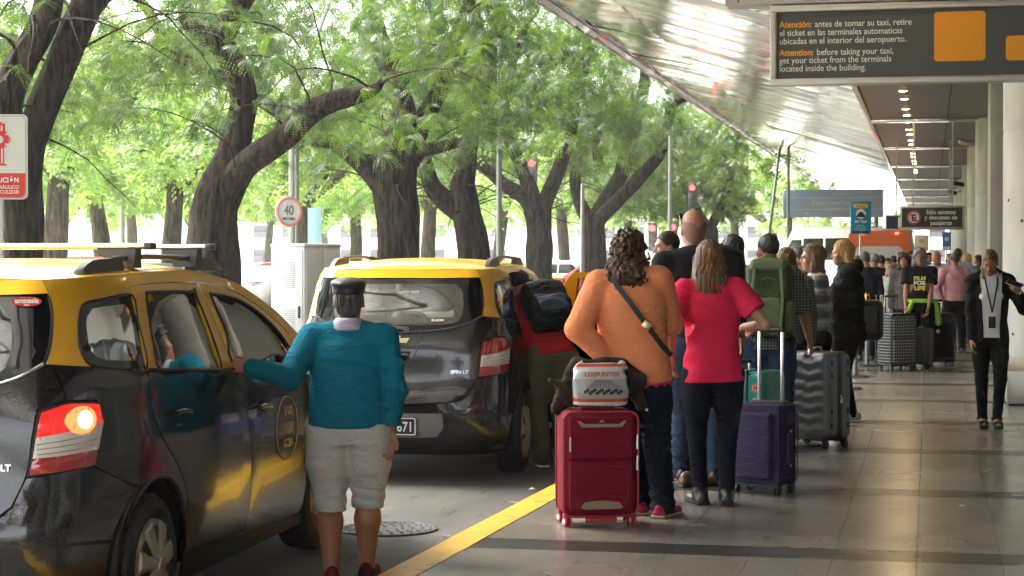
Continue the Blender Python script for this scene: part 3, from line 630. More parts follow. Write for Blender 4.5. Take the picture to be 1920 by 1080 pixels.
# the row goes on beside and behind the camera: seen only in glass and paint, and as shade
for k, yy in enumerate((13.0, 3.0, -7.0)):
    t = empty('tree', (-11.4, yy, 0), 0, ORD[k]+' tree of the row beside and behind the viewpoint, outside the frame to the left', 'tree', 'old trees in a row beyond the taxi lane'); mb = MB(); limb(mb, [((0, 0, 0), .42), ((.1, 0, 1.6), .34), ((0, 0, 3.0), .36)], 18, k, .1, .2); mb.build('trunk', bark, t, 60)
    for a in (20, 140, 260): mb = MB(); limb(mb, [((0, 0, 2.8), .24), ((1.4*math.cos(R(a)), 1.4*math.sin(R(a)), 4.6), .16), ((2.6*math.cos(R(a)), 2.6*math.sin(R(a)), 6.8), .08)], 10, a+k, .1, .25); mb.build('limb', bark, t, 60)
    P = []
    for c in range(70): a = rgt.uniform(0, 6.28); rr = 4.6*math.sqrt(rgt.random()); P.append(rgt.normal(0, 1, (14, 3))*np.array([.6, .6, .4])+np.array([rr*math.cos(a), rr*math.sin(a), rgt.uniform(3.6, 8.6)]))
    P = np.concatenate(P); P = P[P[:, 0] < 3.6]; crown('crown', P, 1.6, GA, t, leafA, 90+k)
# near tree on the right edge of the row: its crown hangs at the canopy's far end
b = sp(1330, 482, 46); b.z = 0; t = empty('tree', b, 0, 'tree with loose bright foliage hanging beside the far end of the metal canopy', 'tree', 'old trees in a row beyond the taxi lane')
mb = MB(); limb(mb, [((0, 0, 0), .4), ((.1, 0, 1.6), .33), ((0, 0, 2.8), .3)], 20, 3, .1, .2); mb.build('trunk', bark, t, 60)
mb = MB(); limb(mb, [((0, 0, 2.6), .22), ((.7, 0, 4.2), .16), ((1.0, 0, 5.6), .1)], 12, 4); limb(mb, [((0, 0, 2.6), .2), ((-1, .3, 4.4), .15), ((-1.4, 0, 6.5), .1)], 12, 6); mb.build('limb', bark, t, 60)
P = []
for c in range(120):
    a = rgt.uniform(0, 6.28); rr = 5.2*math.sqrt(rgt.random()); z = rgt.uniform(3.0, 7.5); g = rgt.normal(0, 1, (20, 3))*np.array([.5, .5, .4]); P.append(g+np.array([rr*math.cos(a)-.3, rr*math.sin(a), z+.4]))
P = np.concatenate(P); P = P[(P[:, 2] > 2.4) & (P[:, 0]+b.x < -7.2)]; crown('crown', P, 1.5, GA, t, leafA, 77)
# ============================================================ TAXIS
_PL = np.array([(0,-.03),(.35,-.02),(.55,0),(.64,.02),(.71,.07),(.76,.15),(.80,.28),(.83,.46),(.855,.75),(.867,1.2),(.867,2.0),(.867,3.0),(.86,3.5),(.82,3.8),(.72,4.08),(.5,4.27),(0,4.36)])
def _dens(P, n=14):
    out=[]
    for i in range(len(P)-1):
        p0=P[max(i-1,0)];p1=P[i];p2=P[i+1];p3=P[min(i+2,len(P)-1)]
        for k in range(n):
            t=k/n; out.append(.5*((2*p1)+(p2-p0)*t+(2*p0-5*p1+4*p2-p3)*t*t+(3*p1-p0-3*p2+p3)*t**3))
    out.append(P[-1]); return np.array(out)
_PD=_dens(_PL); _AL=np.concatenate([[0],np.cumsum(np.linalg.norm(np.diff(_PD,axis=0),axis=1))])
def cs(s,z,off=0.):
    """car skin: s along the plan outline from the tail's middle (negative = left side), z height"""
    s=np.asarray(s,float); z=np.asarray(z,float); a=np.abs(s)
    x=np.interp(a,_AL,_PD[:,0]); y=np.interp(a,_AL,_PD[:,1])
    wf=np.interp(z,[.15,.3,.6,.85,1.0,1.1,1.2,1.35,1.5,1.58],[.95,.985,1.0,1.0,.985,.965,.93,.89,.845,.80])
    ln=np.interp(z,[.15,.3,.36,.58,.62,.78,1.0,1.1,1.2,1.35,1.5,1.58],[.05,-.03,-.055,-.06,-.03,.0,.015,.05,.10,.145,.19,.26])
    e=1e-3; x2=np.interp(a+e,_AL,_PD[:,0]); y2=np.interp(a+e,_AL,_PD[:,1]); tx=(x2-x)/e; ty=(y2-y)/e
    nx,ny=ty,-tx
    bl=np.clip(1-y/2.2,0,1)**2
    X=np.sign(np.where(s==0,1,s))*(x*wf+nx*off); Y=y+ln*bl+ny*off
    return np.stack([X,Y,z+0*X],-1)

def glass_mat(name, tint, rough=.02, refl=.9, base=.06):
    m = bpy.data.materials.new(name); m.use_nodes = True; n = m.node_tree; n.nodes.clear(); o = n.nodes.new('ShaderNodeOutputMaterial')
    t = n.nodes.new('ShaderNodeBsdfTransparent'); t.inputs[0].default_value = tint+(1,); g = n.nodes.new('ShaderNodeBsdfGlossy'); g.inputs['Roughness'].default_value = rough; g.inputs[0].default_value = (refl,)*3+(1,)
    lw = n.nodes.new('ShaderNodeFresnel'); lw.inputs[0].default_value = 1.5; ad = n.nodes.new('ShaderNodeMath'); ad.operation = 'MULTIPLY_ADD'; ad.inputs[1].default_value = 1.3; ad.inputs[2].default_value = base; n.links.new(lw.outputs[0], ad.inputs[0])
    x = n.nodes.new('ShaderNodeMixShader'); n.links.new(ad.outputs[0], x.inputs[0]); n.links.new(t.outputs[0], x.inputs[1]); n.links.new(g.outputs[0], x.inputs[2]); n.links.new(x.outputs[0], o.inputs[0]); return m
def paint(name, c, rough, dust=.0):
    m = mat(name, c, rough, coat=.35, spec=.5); n, p = nodes(m)
    if dust:
        tc = n.nodes.new('ShaderNodeTexCoord'); t = n.nodes.new('ShaderNodeTexNoise'); t.inputs['Scale'].default_value = 260; t.inputs['Detail'].default_value = 2; n.links.new(tc.outputs['Object'], t.inputs[0])
        r = n.nodes.new('ShaderNodeValToRGB'); r.color_ramp.elements[0].position = .60; r.color_ramp.elements[1].position = .72; n.links.new(t.outputs[0], r.inputs[0])
        t2 = n.nodes.new('ShaderNodeTexNoise'); t2.inputs['Scale'].default_value = 2.5; t2.inputs['Detail'].default_value = 6; n.links.new(tc.outputs['Object'], t2.inputs[0])
        mu = n.nodes.new('ShaderNodeMath'); mu.operation = 'MULTIPLY_ADD'; mu.inputs[1].default_value = .22; n.links.new(r.outputs[0], mu.inputs[0])
        sc_ = n.nodes.new('ShaderNodeMath'); sc_.operation = 'MULTIPLY'; sc_.inputs[1].default_value = dust; n.links.new(t2.outputs[0], sc_.inputs[0]); n.links.new(sc_.outputs[0], mu.inputs[2])
        mx_ = n.nodes.new('ShaderNodeMix'); mx_.data_type = 'RGBA'; mx_.inputs[6].default_value = c+(1,); mx_.inputs[7].default_value = (.34, .32, .28, 1); n.links.new(mu.outputs[0], mx_.inputs[0]); n.links.new(mx_.outputs[2], p.inputs['Base Color'])
        r3 = n.nodes.new('ShaderNodeMapRange'); r3.inputs['To Min'].default_value = rough-.05; r3.inputs['To Max'].default_value = rough+.10; n.links.new(t2.outputs[0], r3.inputs[0]); n.links.new(r3.outputs[0], p.inputs['Roughness'])
    return m
blackp = paint('black_paint', (.007, .007, .008), .13, .04); yelp = paint('yellow_paint', (.86, .46, .010), .22)
frit = mat('black_glass', (.006, .006, .007), .05, spec=.6); cglass = glass_mat('car_glass', (.50, .53, .50), base=.14); dglass = glass_mat('dark_glass', (.22, .24, .23))
rubber = mat('rubber', (.018, .018, .018), .75, var=.3, vs=9, bump=.3, bs=60); plast = mat('grey_plastic', (.07, .07, .072), .45); trim = mat('black_trim', (.012, .012, .012), .5)
inner = mat('cabin', (.02, .02, .021), .8); seatm = mat('seat_cloth', (.035, .035, .04), .9, var=.2, vs=30)
lred = mat('lamp_red', (.42, .012, .014), .12, coat=1, spec=.7); lclr = mat('lamp_clear', (.78, .74, .72), .15, coat=1); lchrome = mat('chrome', (.75, .75, .75), .12, 1)
lsegs = mat('lamp_red_ribbed', (.5, .02, .02), .2, coat=1)
cover = mat('wheel_cover', (.40, .36, .29), .45, .35, var=.25, vs=12); silver = mat('silver_bar', (.82, .82, .82), .22, 1)

def inpoly(px, py, poly):
    c = np.zeros(len(px), bool); n_ = len(poly); j = n_-1
    for i in range(n_):
        xi, yi = poly[i]; xj, yj = poly[j]
        if yi != yj: c ^= ((yi > py) != (yj > py)) & (px < (xj-xi)*(py-yi)/(yj-yi)+xi)
        j = i
    return c
def dens(poly, res, sharp=38):
    n_ = len(poly); P = [np.array(p, float) for p in poly]; cor = []
    for i in range(n_):
        a = P[i]-P[i-1]; b = P[(i+1) % n_]-P[i]; ang = abs(math.degrees(math.atan2(a[0]*b[1]-a[1]*b[0], a@b))); cor.append(ang > sharp)
    out = []
    for i in range(n_):
        p1, p2 = P[i], P[(i+1) % n_]; p0 = P[i-1] if not cor[i] else 2*p1-p2; p3 = P[(i+2) % n_] if not cor[(i+1) % n_] else 2*p2-p1
        L_ = np.linalg.norm(p2-p1); k = max(1, int(math.ceil(L_/res)))
        for q in range(k):
            t = q/k; out.append(tuple(.5*((2*p1)+(p2-p0)*t+(2*p0-5*p1+4*p2-p3)*t*t+(3*p1-p0-3*p2+p3)*t**3)))
    return out
def opendens(P, res):
    P = [np.array(p, float) for p in P]; out = []
    for i in range(len(P)-1):
        p1, p2 = P[i], P[i+1]; p0 = P[i-1] if i else 2*p1-p2; p3 = P[i+2] if i+2 < len(P) else 2*p2-p1; k = max(1, int(math.ceil(np.linalg.norm(p2-p1)/res)))
        for q in range(k): t = q/k; out.append(tuple(.5*((2*p1)+(p2-p0)*t+(2*p0-5*p1+4*p2-p3)*t*t+(3*p1-p0-3*p2+p3)*t**3)))
    out.append(tuple(P[-1])); return out
def pan(name, poly, m, parent, off=0., th=.02, res=.07, holes=(), mir=False, fn=cs, inset=.003, build=True, raw=False, grid=None):
    if mir: poly = [(-a, b) for a, b in poly][::-1]; holes = [[(-a, b) for a, b in h][::-1] for h in holes]
    B = poly if raw else dens(poly, res*.5); Hs = [dens(h, res*.5) for h in holes]
    rings = [B]+Hs; v = []; e = []
    for r_ in rings:
        b0 = len(v); v += r_; e += [(b0+i, b0+(i+1) % len(r_)) for i in range(len(r_))]
    nb = len(v); A_ = np.array(B); x0, y0 = A_.min(0); x1, y1 = A_.max(0); gr_ = grid or res
    gx, gy = np.meshgrid(np.arange(x0+gr_/2, x1, gr_), np.arange(y0+gr_/2, y1, gr_)); gx = gx.ravel(); gy = gy.ravel()
    k = inpoly(gx, gy, B)
    for h in Hs: k &= ~inpoly(gx, gy, h)
    gx, gy = gx[k], gy[k]
    if len(gx):
        bb = np.array(v); dd = np.sqrt(((gx[:, None]-bb[:, 0])**2+(gy[:, None]-bb[:, 1])**2).min(1)); gx, gy = gx[dd > gr_*.42], gy[dd > gr_*.42]
    v += list(zip(gx, gy)); r_ = delaunay_2d_cdt([Vector(p) for p in v], e, [], 0, 1e-6)
    vv = np.array([tuple(p) for p in r_[0]]); F = np.array([f for f in r_[2] if len(f) == 3]); c = vv[F].mean(1); k = inpoly(c[:, 0], c[:, 1], B)
    for h in Hs: k &= ~inpoly(c[:, 0], c[:, 1], h)
    F = F[k]; ec = {}
    for f in F:
        for i in range(3): a, b = f[i], f[(i+1) % 3]; ec[(a, b)] = 1
    bd = [(a, b) for (a, b) in ec if (b, a) not in ec]; isb = np.zeros(len(vv)); 
    for a, b in bd: isb[a] = isb[b] = 1
    top = fn(vv[:, 0], vv[:, 1], off-inset*isb); bot = fn(vv[:, 0], vv[:, 1], off-th); N_ = len(vv)
    faces = [tuple(f) for f in F]+[tuple(int(q)+N_ for q in f[::-1]) for f in F]+[(int(b), int(a), int(a)+N_, int(b)+N_) for a, b in bd]
    me = mesh(np.concatenate([top, bot]), faces); bm = bmesh.new(); bm.from_mesh(me); bmesh.ops.delete(bm, geom=[q for q in bm.verts if not q.link_faces], context='VERTS'); bmesh.ops.recalc_face_normals(bm, faces=bm.faces); bm.to_mesh(me); bm.free()
    me.shade_smooth(); me.set_sharp_from_angle(angle=R(42)); 
    return link(name, me, m, parent) if build else me

def arch(c, r0=.355, z0=.33, a0=-8, a1=188, n=16): return [(c+r0*math.cos(R(a)), z0+r0*math.sin(R(a))) for a in np.linspace(a0, a1, n)]
def zt(s): return float(np.interp(abs(s), [0, .62, .7, 1.2, 2.0, 2.4, 2.9, 3.25, 3.55, 3.85, 3.98], [1.556, 1.558, 1.558, 1.572, 1.587, 1.583, 1.53, 1.44, 1.34, 1.20, 1.14]))
STOT = float(_AL[-1])
def wheel(parent, x, y, side, steer=0):
    w_ = empty('wheel', (x, y, .31), 0, parent=parent); S = Matrix.Rotation(math.pi/2*side, 4, 'Y')
    mb = MB(); pr = [(.20, -.20), (.27, -.205), (.298, -.19), (.308, -.165), (.31, -.14), (.31, -.06), (.308, -.035), (.298, -.01), (.27, .004), (.235, 0), (.205, -.008), (.20, -.03)]
    mb.lathe([(r_, z) for r_, z in pr], 48, S, cap=False)
    for k in range(48):
        a = R(7.5*k); M = S @ Matrix.Rotation(a, 4, 'Z')
        for zz in (-.165, -.115, -.065): mb.box(.304, .3125, -.014, .014, zz, zz+.038, M=M @ Matrix.Translation((0, 0, 0)))
    mb.build('tyre', rubber, w_)
    mb = MB(); mb.lathe([(.0, .022), (.035, .022), (.045, .012), (.19, -.004), (.206, -.014), (.206, -.03)], 48, S, cap=False)
    for k in range(7):
        M = S @ Matrix.Rotation(R(360/7*k), 4, 'Z')
        mb.faces([(.03, -.022, .02), (.03, .022, .02), (.195, .046, .004), (.195, -.046, .004), (.03, -.012, .034), (.03, .012, .034), (.19, .03, .016), (.19, -.03, .016)], [(4, 5, 6, 7), (0, 1, 5, 4), (1, 2, 6, 5), (2, 3, 7, 6), (3, 0, 4, 7)], M)
    mb.lathe([(.0, .042), (.03, .04), (.036, .03), (.036, .02)], 24, S, cap=False); mb.build('wheel_cover', cover, w_, 35)
    mb = MB()
    for k in range(7):
        M = S @ Matrix.Rotation(R(360/7*(k+.5)), 4, 'Z'); mb.faces([(.085, -.008, .012), (.085, .008, .012), (.175, .026, .004), (.175, -.026, .004)], [(0, 1, 2, 3)], M)
    mb.build('slot', trim, w_); return w_
def rline(pts, off, r_, name, m, parent, mir=False, n=6, fn=cs):
    d = opendens(list(pts), .05) if len(pts) > 2 else pts
    P = [fn(np.array([(-a if mir else a)]), np.array([z]), off)[0] for a, z in d]; mb = MB(); mb.tube(P, r_, n); return mb.build(name, m, parent, 60)

RD_R = [(1.475, 1.148), (1.469, 1.0), (1.552, .862), (1.72, .732), (1.835, .616), (1.884, .491), (1.848, .318), (2.715, .275), (2.776, .42), (2.776, .603), (2.728, .837), (2.599, 1.090)]
QUART = [(.735, 1.205), (.961, 1.192), (1.467, 1.150), (1.461, 1.0), (1.544, .858), (1.712, .728), (1.827, .612), (1.876, .491), (1.84, .30)]+arch(1.515)[0:]+[(1.21, .50), (1.26, .62), (.935, .797), (.965, .885), (1.004, .975), (.981, 1.06), (.79, 1.072)]
QUART = [(.735, 1.205), (.961, 1.192), (1.467, 1.150), (1.461, 1.0), (1.544, .858), (1.712, .728), (1.827, .612), (1.876, .491), (1.872, .30)]+[a for a in arch(1.515, a0=0, a1=112, n=10)]+[(1.375, .665), (1.20, .70), (.935, .797), (.965, .885), (1.004, .975), (.981, 1.06), (.79, 1.072)]
BUMP = [(0, .570), (.457, .592), (.565, .652), (.612, .765), (.895, .795), (.935, .790), (1.20, .695), (1.375, .658)]+arch(1.515, a0=118, a1=186, n=7)+[(1.16, .24), (.75, .205), (0, .20)]
def sym(P): return P+[(-a, b) for a, b in P[::-1] if a > 1e-4]
TG = [(0, 1.092), (.334, 1.108), (.547, 1.151), (.684, 1.213), (.725, 1.205), (.783, 1.072), (.655, 1.04), (.63, .923), (.606, .775), (.557, .656), (.452, .600), (.121, .577), (0, .576)]
RG = [(0, 1.102), (.334, 1.118), (.547, 1.161), (.689, 1.223), (.716, 1.285), (.731, 1.365), (.738, 1.43), (.727, 1.492), (.446, 1.487), (0, 1.487)]
RGC = [(0, 1.150), (.42, 1.158), (.52, 1.205), (.545, 1.298), (.543, 1.40), (.50, 1.448), (.386, 1.452), (0, 1.452)]
QG = [(.940, 1.446), (.991, 1.461), (1.144, 1.472), (1.452, 1.483), (1.462, 1.371), (1.463, 1.160), (1.141, 1.180), (.961, 1.199), (.905, 1.24), (.885, 1.281), (.894, 1.36), (.915, 1.416)]
QGC = [(1.0, 1.43), (1.15, 1.44), (1.40, 1.445), (1.41, 1.37), (1.405, 1.20), (1.2, 1.21), (1.02, 1.23), (.965, 1.28), (.965, 1.37)]
RDF = [(1.466, 1.155), (1.464, 1.367), (1.470, 1.485), (1.49, 1.508), (1.53, 1.521), (1.884, 1.528), (2.25, 1.527), (2.33, 1.518), (2.418, 1.446), (2.532, 1.268), (2.597, 1.096)]
RDG = [(1.626, 1.485), (1.694, 1.493), (2.246, 1.485), (2.300, 1.468), (2.418, 1.110), (2.041, 1.118), (1.626, 1.134), (1.592, 1.275), (1.60, 1.40)]
FDF = [(2.607, 1.094), (2.544, 1.268), (2.428, 1.446), (2.345, 1.52), (2.44, 1.523), (2.627, 1.513), (2.893, 1.474), (3.203, 1.397), (3.472, 1.302), (3.64, 1.227), (3.80, 1.10), (3.80, 1.05)]
FDG = [(2.512, 1.472), (2.777, 1.455), (2.96, 1.427), (3.221, 1.352), (3.446, 1.255), (3.565, 1.175), (3.60, 1.085), (2.660, 1.108), (2.62, 1.264), (2.55, 1.40)]
FDL = [(2.607, 1.088), (2.736, .837), (2.784, .603), (2.784, .42), (2.723, .275), (3.80, .235), (3.79, .6), (3.80, 1.043)]
CANT = [(.744, 1.5), (.748, 1.43), (.741, 1.365), (.727, 1.285), (.703, 1.215), (.961, 1.195), (1.1, 1.186), (1.462, 1.158), (1.460, 1.37), (1.466, 1.490), (1.488, 1.513), (1.53, 1.526), (1.884, 1.533), (2.40, 1.529), (2.627, 1.519), (2.893, 1.480), (3.203, 1.403), (3.472, 1.308), (3.645, 1.232), (3.81, 1.105), (3.95, 1.06), (3.99, 1.13), (3.85, 1.20), (3.55, 1.34), (3.25, 1.44), (2.9, 1.53), (2.4, 1.583), (2.0, 1.587), (1.2, 1.572), (.70, 1.556)]
SPOIL = [(0, 1.496), (.446, 1.496), (.732, 1.501), (.70, 1.553), (.62, 1.556), (.25, 1.551), (0, 1.551)]
TLo = [(.662, 1.036), (.786, 1.066), (.976, 1.055), (.999, .978), (.961, .888), (.928, .797), (.894, .792), (.612, .772), (.636, .923)]
def split(poly, f0, f1):
    """part of the lamp between two sloping lines z=f(s)"""
    P = dens(poly, .02); out = []
    for (a, z) in P: out.append((a, min(max(z, f0(a)), f1(a))))
    o2 = [out[0]]
    for q in out[1:]:
        if abs(q[0]-o2[-1][0])+abs(q[1]-o2[-1][1]) > 1e-4: o2.append(q)
    return o2
def door(parent, nm, low, frame, glass_, hinge, mir, handle, hs):
    h = cs(np.array([hinge]), np.array([.7]))[0]; h = Vector((h[0]*(-1 if mir else 1), h[1], 0))
    d = pan(nm, low, blackp, parent, mir=mir, res=.09, th=.03); me = d.data; me.transform(Matrix.Translation(-h)); d.location = h
    def sub(o): o.data.transform(Matrix.Translation(-h)); o.parent = d; return o
    sub(pan('door_frame', frame, yelp, None, holes=[glass_], mir=mir, res=.06, th=.03))
    sub(pan('window_pane', glass_, cglass, None, off=-.008, th=.004, mir=mir, res=.09))
    gi = [(a+(.012 if a < 2.2 and glass_ is RDG else .012), b) for a, b in glass_]
    sub(rline(glass_+[glass_[0]], -.003, .008, 'window_seal', trim, None, mir))
    sub(rline([(low[0][0]+.01, low[0][1]+.006), ((low[0][0]+low[-1][0])/2, (low[0][1]+low[-1][1])/2+.006), (low[-1][0]-.01, low[-1][1]+.006)], .002, .011, 'belt_strip', trim, None, mir))
    a, z = handle; sub(pan('handle_recess', [(a-.10, z-.035), (a-.06, z+.045), (a+.06, z+.045), (a+.10, z+.0), (a+.08, z-.04), (a-.02, z-.05)], frit, None, off=.002, th=.004, mir=mir, res=.03))
    sub(rline([(a-.09, z+.018), (a, z+.022), (a+.09, z+.010)], .022, .013, 'handle', blackp, None, mir, 8)); return d
def make_taxi(label, loc, rz, lit=False, bars=False, dooropen=False, first=False):
    c = empty('taxi', loc, rz, label, 'taxi', 'black and yellow taxis')
    # lower body
    for mir in (False, True):
        pan('rear_quarter', QUART, blackp, c, mir=mir, res=.06)
        rl = pan('fuel_cap', [(1.32+.09*math.cos(t_), .885+.083*math.sin(t_)) for t_ in np.linspace(0, 6.1, 18)], blackp, c, off=.0025, th=.004, res=.04, mir=mir) if not mir else None
        s_ = pan('side_panel', CANT, yelp, c, mir=mir, res=.07, th=.03, holes=[QG])
        g = pan('quarter_window', QG, frit, c, off=-.004, th=.004, mir=mir, res=.06, holes=[QGC]); pan('pane', QGC, dglass, g, off=-.005, th=.003, mir=mir, res=.08)
        rline(QG+[QG[0]], -.003, .006, 'window_seal', trim, g, mir)
        dr = door(c, 'rear_door', RD_R, RDF, RDG, 2.70, mir, (1.76, .935), 0); df = door(c, 'front_door', FDL, FDF, FDG, 3.8, mir, (2.95, .87), 0)
        if dooropen and not mir: dr.rotation_euler = (0, 0, R(66))
        if not mir: doors = (dr, df)
        pan('sill', [(1.88, .30), (2.72, .266), (3.81, .228), (3.80, .17), (1.885, .17)], trim, c, off=-.006, mir=mir, res=.08)
        pan('front_fender', [(3.808, 1.045), (3.80, .6), (3.81, .30)]+arch(4.135, a0=188, a1=-5, n=14)+[(4.55, .42), (4.60, .62), (4.72, .72), (4.80, .93), (4.5, 1.0), (4.1, 1.04)], blackp, c, mir=mir, res=.08)
        # wheel arch lips and dark wells
        for s0 in (1.515, 4.135): rline(arch(s0, .358), -.004, .009, 'arch_lip', trim, c, mir)
        # tail lamp
        tl = pan('tail_light', TLo, trim, c, off=.0, th=.03, res=.04, mir=mir); SC = lambda P: [(.81+(a-.81)*.93, .915+(z-.915)*.93) for a, z in P]
        l1 = lambda a: .928+.135*(a-.64); l0 = lambda a: .847+.055*(a-.63); inf = lambda a: 9; ninf = lambda a: -9
        red = mat('lamp_lit', (.62, .015, .012), .15, emit=.12, coat=1) if lit else lred
        q = SC(TLo)
        pan('lamp_red_upper', split(q, l1, inf), red, tl, off=.022, th=.02, res=.035, raw=True, mir=mir, inset=.006); pan('lamp_clear', split(q, l0, l1), lclr, tl, off=.022, th=.02, res=.035, raw=True, mir=mir, inset=.004)
        pan('lamp_red_lower', split(q, ninf, l0), lred, tl, off=.022, th=.02, res=.035, raw=True, mir=mir, inset=.006)
        if lit: pan('bulb_glow', [(.86+.042*math.cos(t_), .99+.036*math.sin(t_)) for t_ in np.linspace(0, 6, 14)], mat('bulb', (1, .30, .10), .3, emit=1.6), tl, off=.0262, th=.002, res=.012, inset=0, mir=mir)
        if lit: pan('bulb_glow', [(.845+.085*math.cos(t_), .99+.055*math.sin(t_)) for t_ in np.linspace(0, 6, 16)], mat('bulb_halo', (1, .10, .03), .3, emit=.5), tl, off=.0232, th=.002, res=.012, inset=0, mir=mir)
        for k in range(7): rline([(.66+.035*k, .938+.005*k), (.675+.035*k, 1.02+.003*k)], .0225, .0025, 'lamp_rib', lsegs, tl, mir)
        for k in range(3): rline([(.65, .862+.02*k), (.78, .872+.022*k), (.93, .885+.024*k)], .0225, .002, 'lamp_rib', lchrome, tl, mir)
        wheel(c, (.862)*(-1 if mir else 1), .75, -1 if mir else 1); wheel(c, (.862)*(-1 if mir else 1), 3.37, -1 if mir else 1)
        # wing mirror
        x = -1 if mir else 1; mb = MB(); mb.box(.84, 1.06, 2.74, 2.86, 1.0, 1.16, .045, 3, Matrix.Diagonal((x, 1, 1, 1))); mb.box(.80, .86, 2.78, 2.84, 1.01, 1.06, .01, 1, Matrix.Diagonal((x, 1, 1, 1))); mm = mb.build('wing_mirror', blackp, c)
        mb = MB(); mb.box(.86, 1.04, 2.733, 2.74, 1.02, 1.14, .003, 1, Matrix.Diagonal((x, 1, 1, 1))); mb.build('mirror_glass', mat('mirror', (.85, .85, .85), .03, 1), mm)
    bmp = pan('rear_bumper', sym(BUMP), blackp, c, res=.07)
    pan('bumper_strip', sym([(0, .508), (.7, .508), (1.17, .468), (1.17, .452), (.7, .492), (0, .492)]), trim, bmp, off=.003, th=.006, res=.05)
    tg = pan('tailgate', sym(TG), blackp, c, res=.07)
    rg = pan('rear_window', sym(RG), frit, c, off=-.003, th=.004, holes=[sym(RGC)], res=.07); pan('pane', sym(RGC), cglass if not first else dglass, rg, off=-.004, th=.003, res=.09)
    rline([(-.684, 1.218), (-.547, 1.156), (-.334, 1.113), (0, 1.097), (.334, 1.113), (.547, 1.156), (.684, 1.218)], .004, .007, 'window_trim', plast if not first else lchrome, rg)
    if first: rline([(.727, 1.492), (.738, 1.43), (.731, 1.365), (.716, 1.285), (.689, 1.223)], .001, .006, 'window_seal', trim, rg)
    pan('roof_lip', sym(SPOIL), yelp, c, res=.07, off=.004)
    pan('front_bumper', [(4.565, .42), (4.62, .62), (4.74, .72), (4.82, .90), (STOT, .86), (STOT, .22), (4.56, .22)], blackp, c, res=.09, inset=0); pan('front_bumper', [(4.565, .42), (4.62, .62), (4.74, .72), (4.82, .90), (STOT, .86), (STOT, .22), (4.56, .22)], blackp, c, res=.09, mir=True, inset=0)
    # roof
    ring = [(s_, zt(s_)) for s_ in np.linspace(-2.44, 2.44, 90)]; E_ = cs(np.array([a for a, b in ring]), np.array([b for a, b in ring]))
    ey = np.linspace(E_[:, 1].min(), E_[:, 1].max(), 60); rt = E_[len(E_)//2:]; o_ = np.argsort(rt[:, 1])
    def roof(x, y, off):
        side = rt[rt[:, 0] > .5]; sx = np.interp(y, side[:, 1], side[:, 0]); sz = np.interp(y, side[:, 1], side[:, 2]); tail = np.clip((y-.22)/.5, 0, 1); tail = np.sqrt(tail*(2-tail)); u_ = np.clip(1-(np.abs(x)/np.maximum(sx, .1))**2.4, 0, 1)
        z = sz+.058*u_*tail-.010*(1-tail)*0+off+.016*np.clip(1-np.abs(np.abs(x)-.5)/.02, 0, 0); return np.stack([x, y, z], -1)
    bd = [(float(a[0]), float(a[1])) for a in E_]; bd = bd+[(x, float(E_[0, 1])+.09*(1-(x/.58)**2)) for x in np.linspace(-.52, .52, 9)]
    rf_ = pan('roof', bd, yelp, c, fn=roof, res=.08, th=.02, raw=True, inset=0)
    # windscreen and bonnet
    def strip(rows, name, m, par, nx=12, bow=.0, lift=0):
        v = []; f = []
        for (p, bw, lf) in rows:
            for i in range(nx+1): t_ = i/nx*2-1; v.append((p[0]*t_, p[1]+bw*(1-t_*t_), p[2]+lf*(1-t_*t_)))
        for r_ in range(len(rows)-1):
            for i in range(nx): b = r_*(nx+1)+i; f.append((b, b+1, b+nx+2, b+nx+1))
        return link(name, mesh(v, f), m, par, smooth=True)
    e = lambda s_, z=None: cs(np.array([s_]), np.array([zt(s_) if z is None else z]))[0]
    strip([(e(2.42), .09, .05), (e(2.9), .14, .04), (e(3.3), .2, .03), (e(3.7), .26, .02), (e(3.98), .30, .01)], 'windscreen', cglass, c)
    strip([(e(3.98, 1.07), .32, .03), (e(4.2, 1.035), .33, .05), (e(4.5, 1.0), .3, .06), (e(4.8, .93), .22, .05), (e(5.1, .88), .1, .02)], 'bonnet', blackp, c)
    # inside: tub, dashboard, seats
    mb = MB()
    mb.box(-.78, .78, .10, 4.1, .24, .27); mb.build('floor_pan', inner, c)
    for mir in (False, True):
        P = [(0.02, .62), (0.02, .25), (1.10, .25)]+arch(1.515, .37, a0=180, a1=0, n=12)+[(3.72, .25)]+arch(4.135, .37, a0=180, a1=0, n=12)+[(4.75, .25), (4.75, .9), (3.9, 1.0), (2.6, 1.06), (1.45, 1.12), (.78, 1.15), (.70, 1.15), (.5, 1.1), (.02, 1.05)]
        if dooropen and not mir:
            pan('inner_side', [(0.02, .25), (1.10, .25)]+arch(1.515, .37, a0=180, a1=60, n=9)+[(1.66, 1.10), (1.45, 1.12), (.78, 1.15), (.70, 1.15), (.5, 1.1), (.02, 1.05)], inner, c, off=-.035, th=.01, res=.15, mir=mir)
            pan('inner_side', [(2.78, .25), (3.72, .25)]+arch(4.135, .37, a0=180, a1=0, n=12)+[(4.75, .25), (4.75, .9), (3.9, 1.0), (2.78, 1.06)], inner, c, off=-.035, th=.01, res=.15, mir=mir)
        else: pan('inner_side', P, inner, c, off=-.035, th=.01, res=.15, mir=mir)
    for x in (-1, 1):
        for y in (.75, 3.37):
            mb = MB(); n_ = 18; v = []
            for xx in (.84, .56):
                for k in range(n_): a = R(-10+200*k/(n_-1)); v.append((x*xx, y+.372*math.cos(a), .33+.372*math.sin(a)))
            mb.faces(v, [(k, k+1, n_+k+1, n_+k) for k in range(n_-1)]+[tuple(range(n_, 2*n_))]); mb.build('wheel_well', inner, c)
    mb = MB(); mb.box(-.74, .74, 2.75, 3.2, .7, 1.02, .08, 3); mb.build('dashboard', inner, c)
    mb = MB(); mb.tube([(-.40+.18*math.cos(t_), 2.62+.05*math.sin(t_), 1.0+.17*math.sin(t_)) for t_ in np.linspace(0, 6.283, 24)], .016, 8, False); mb.build('steering_wheel', trim, c)
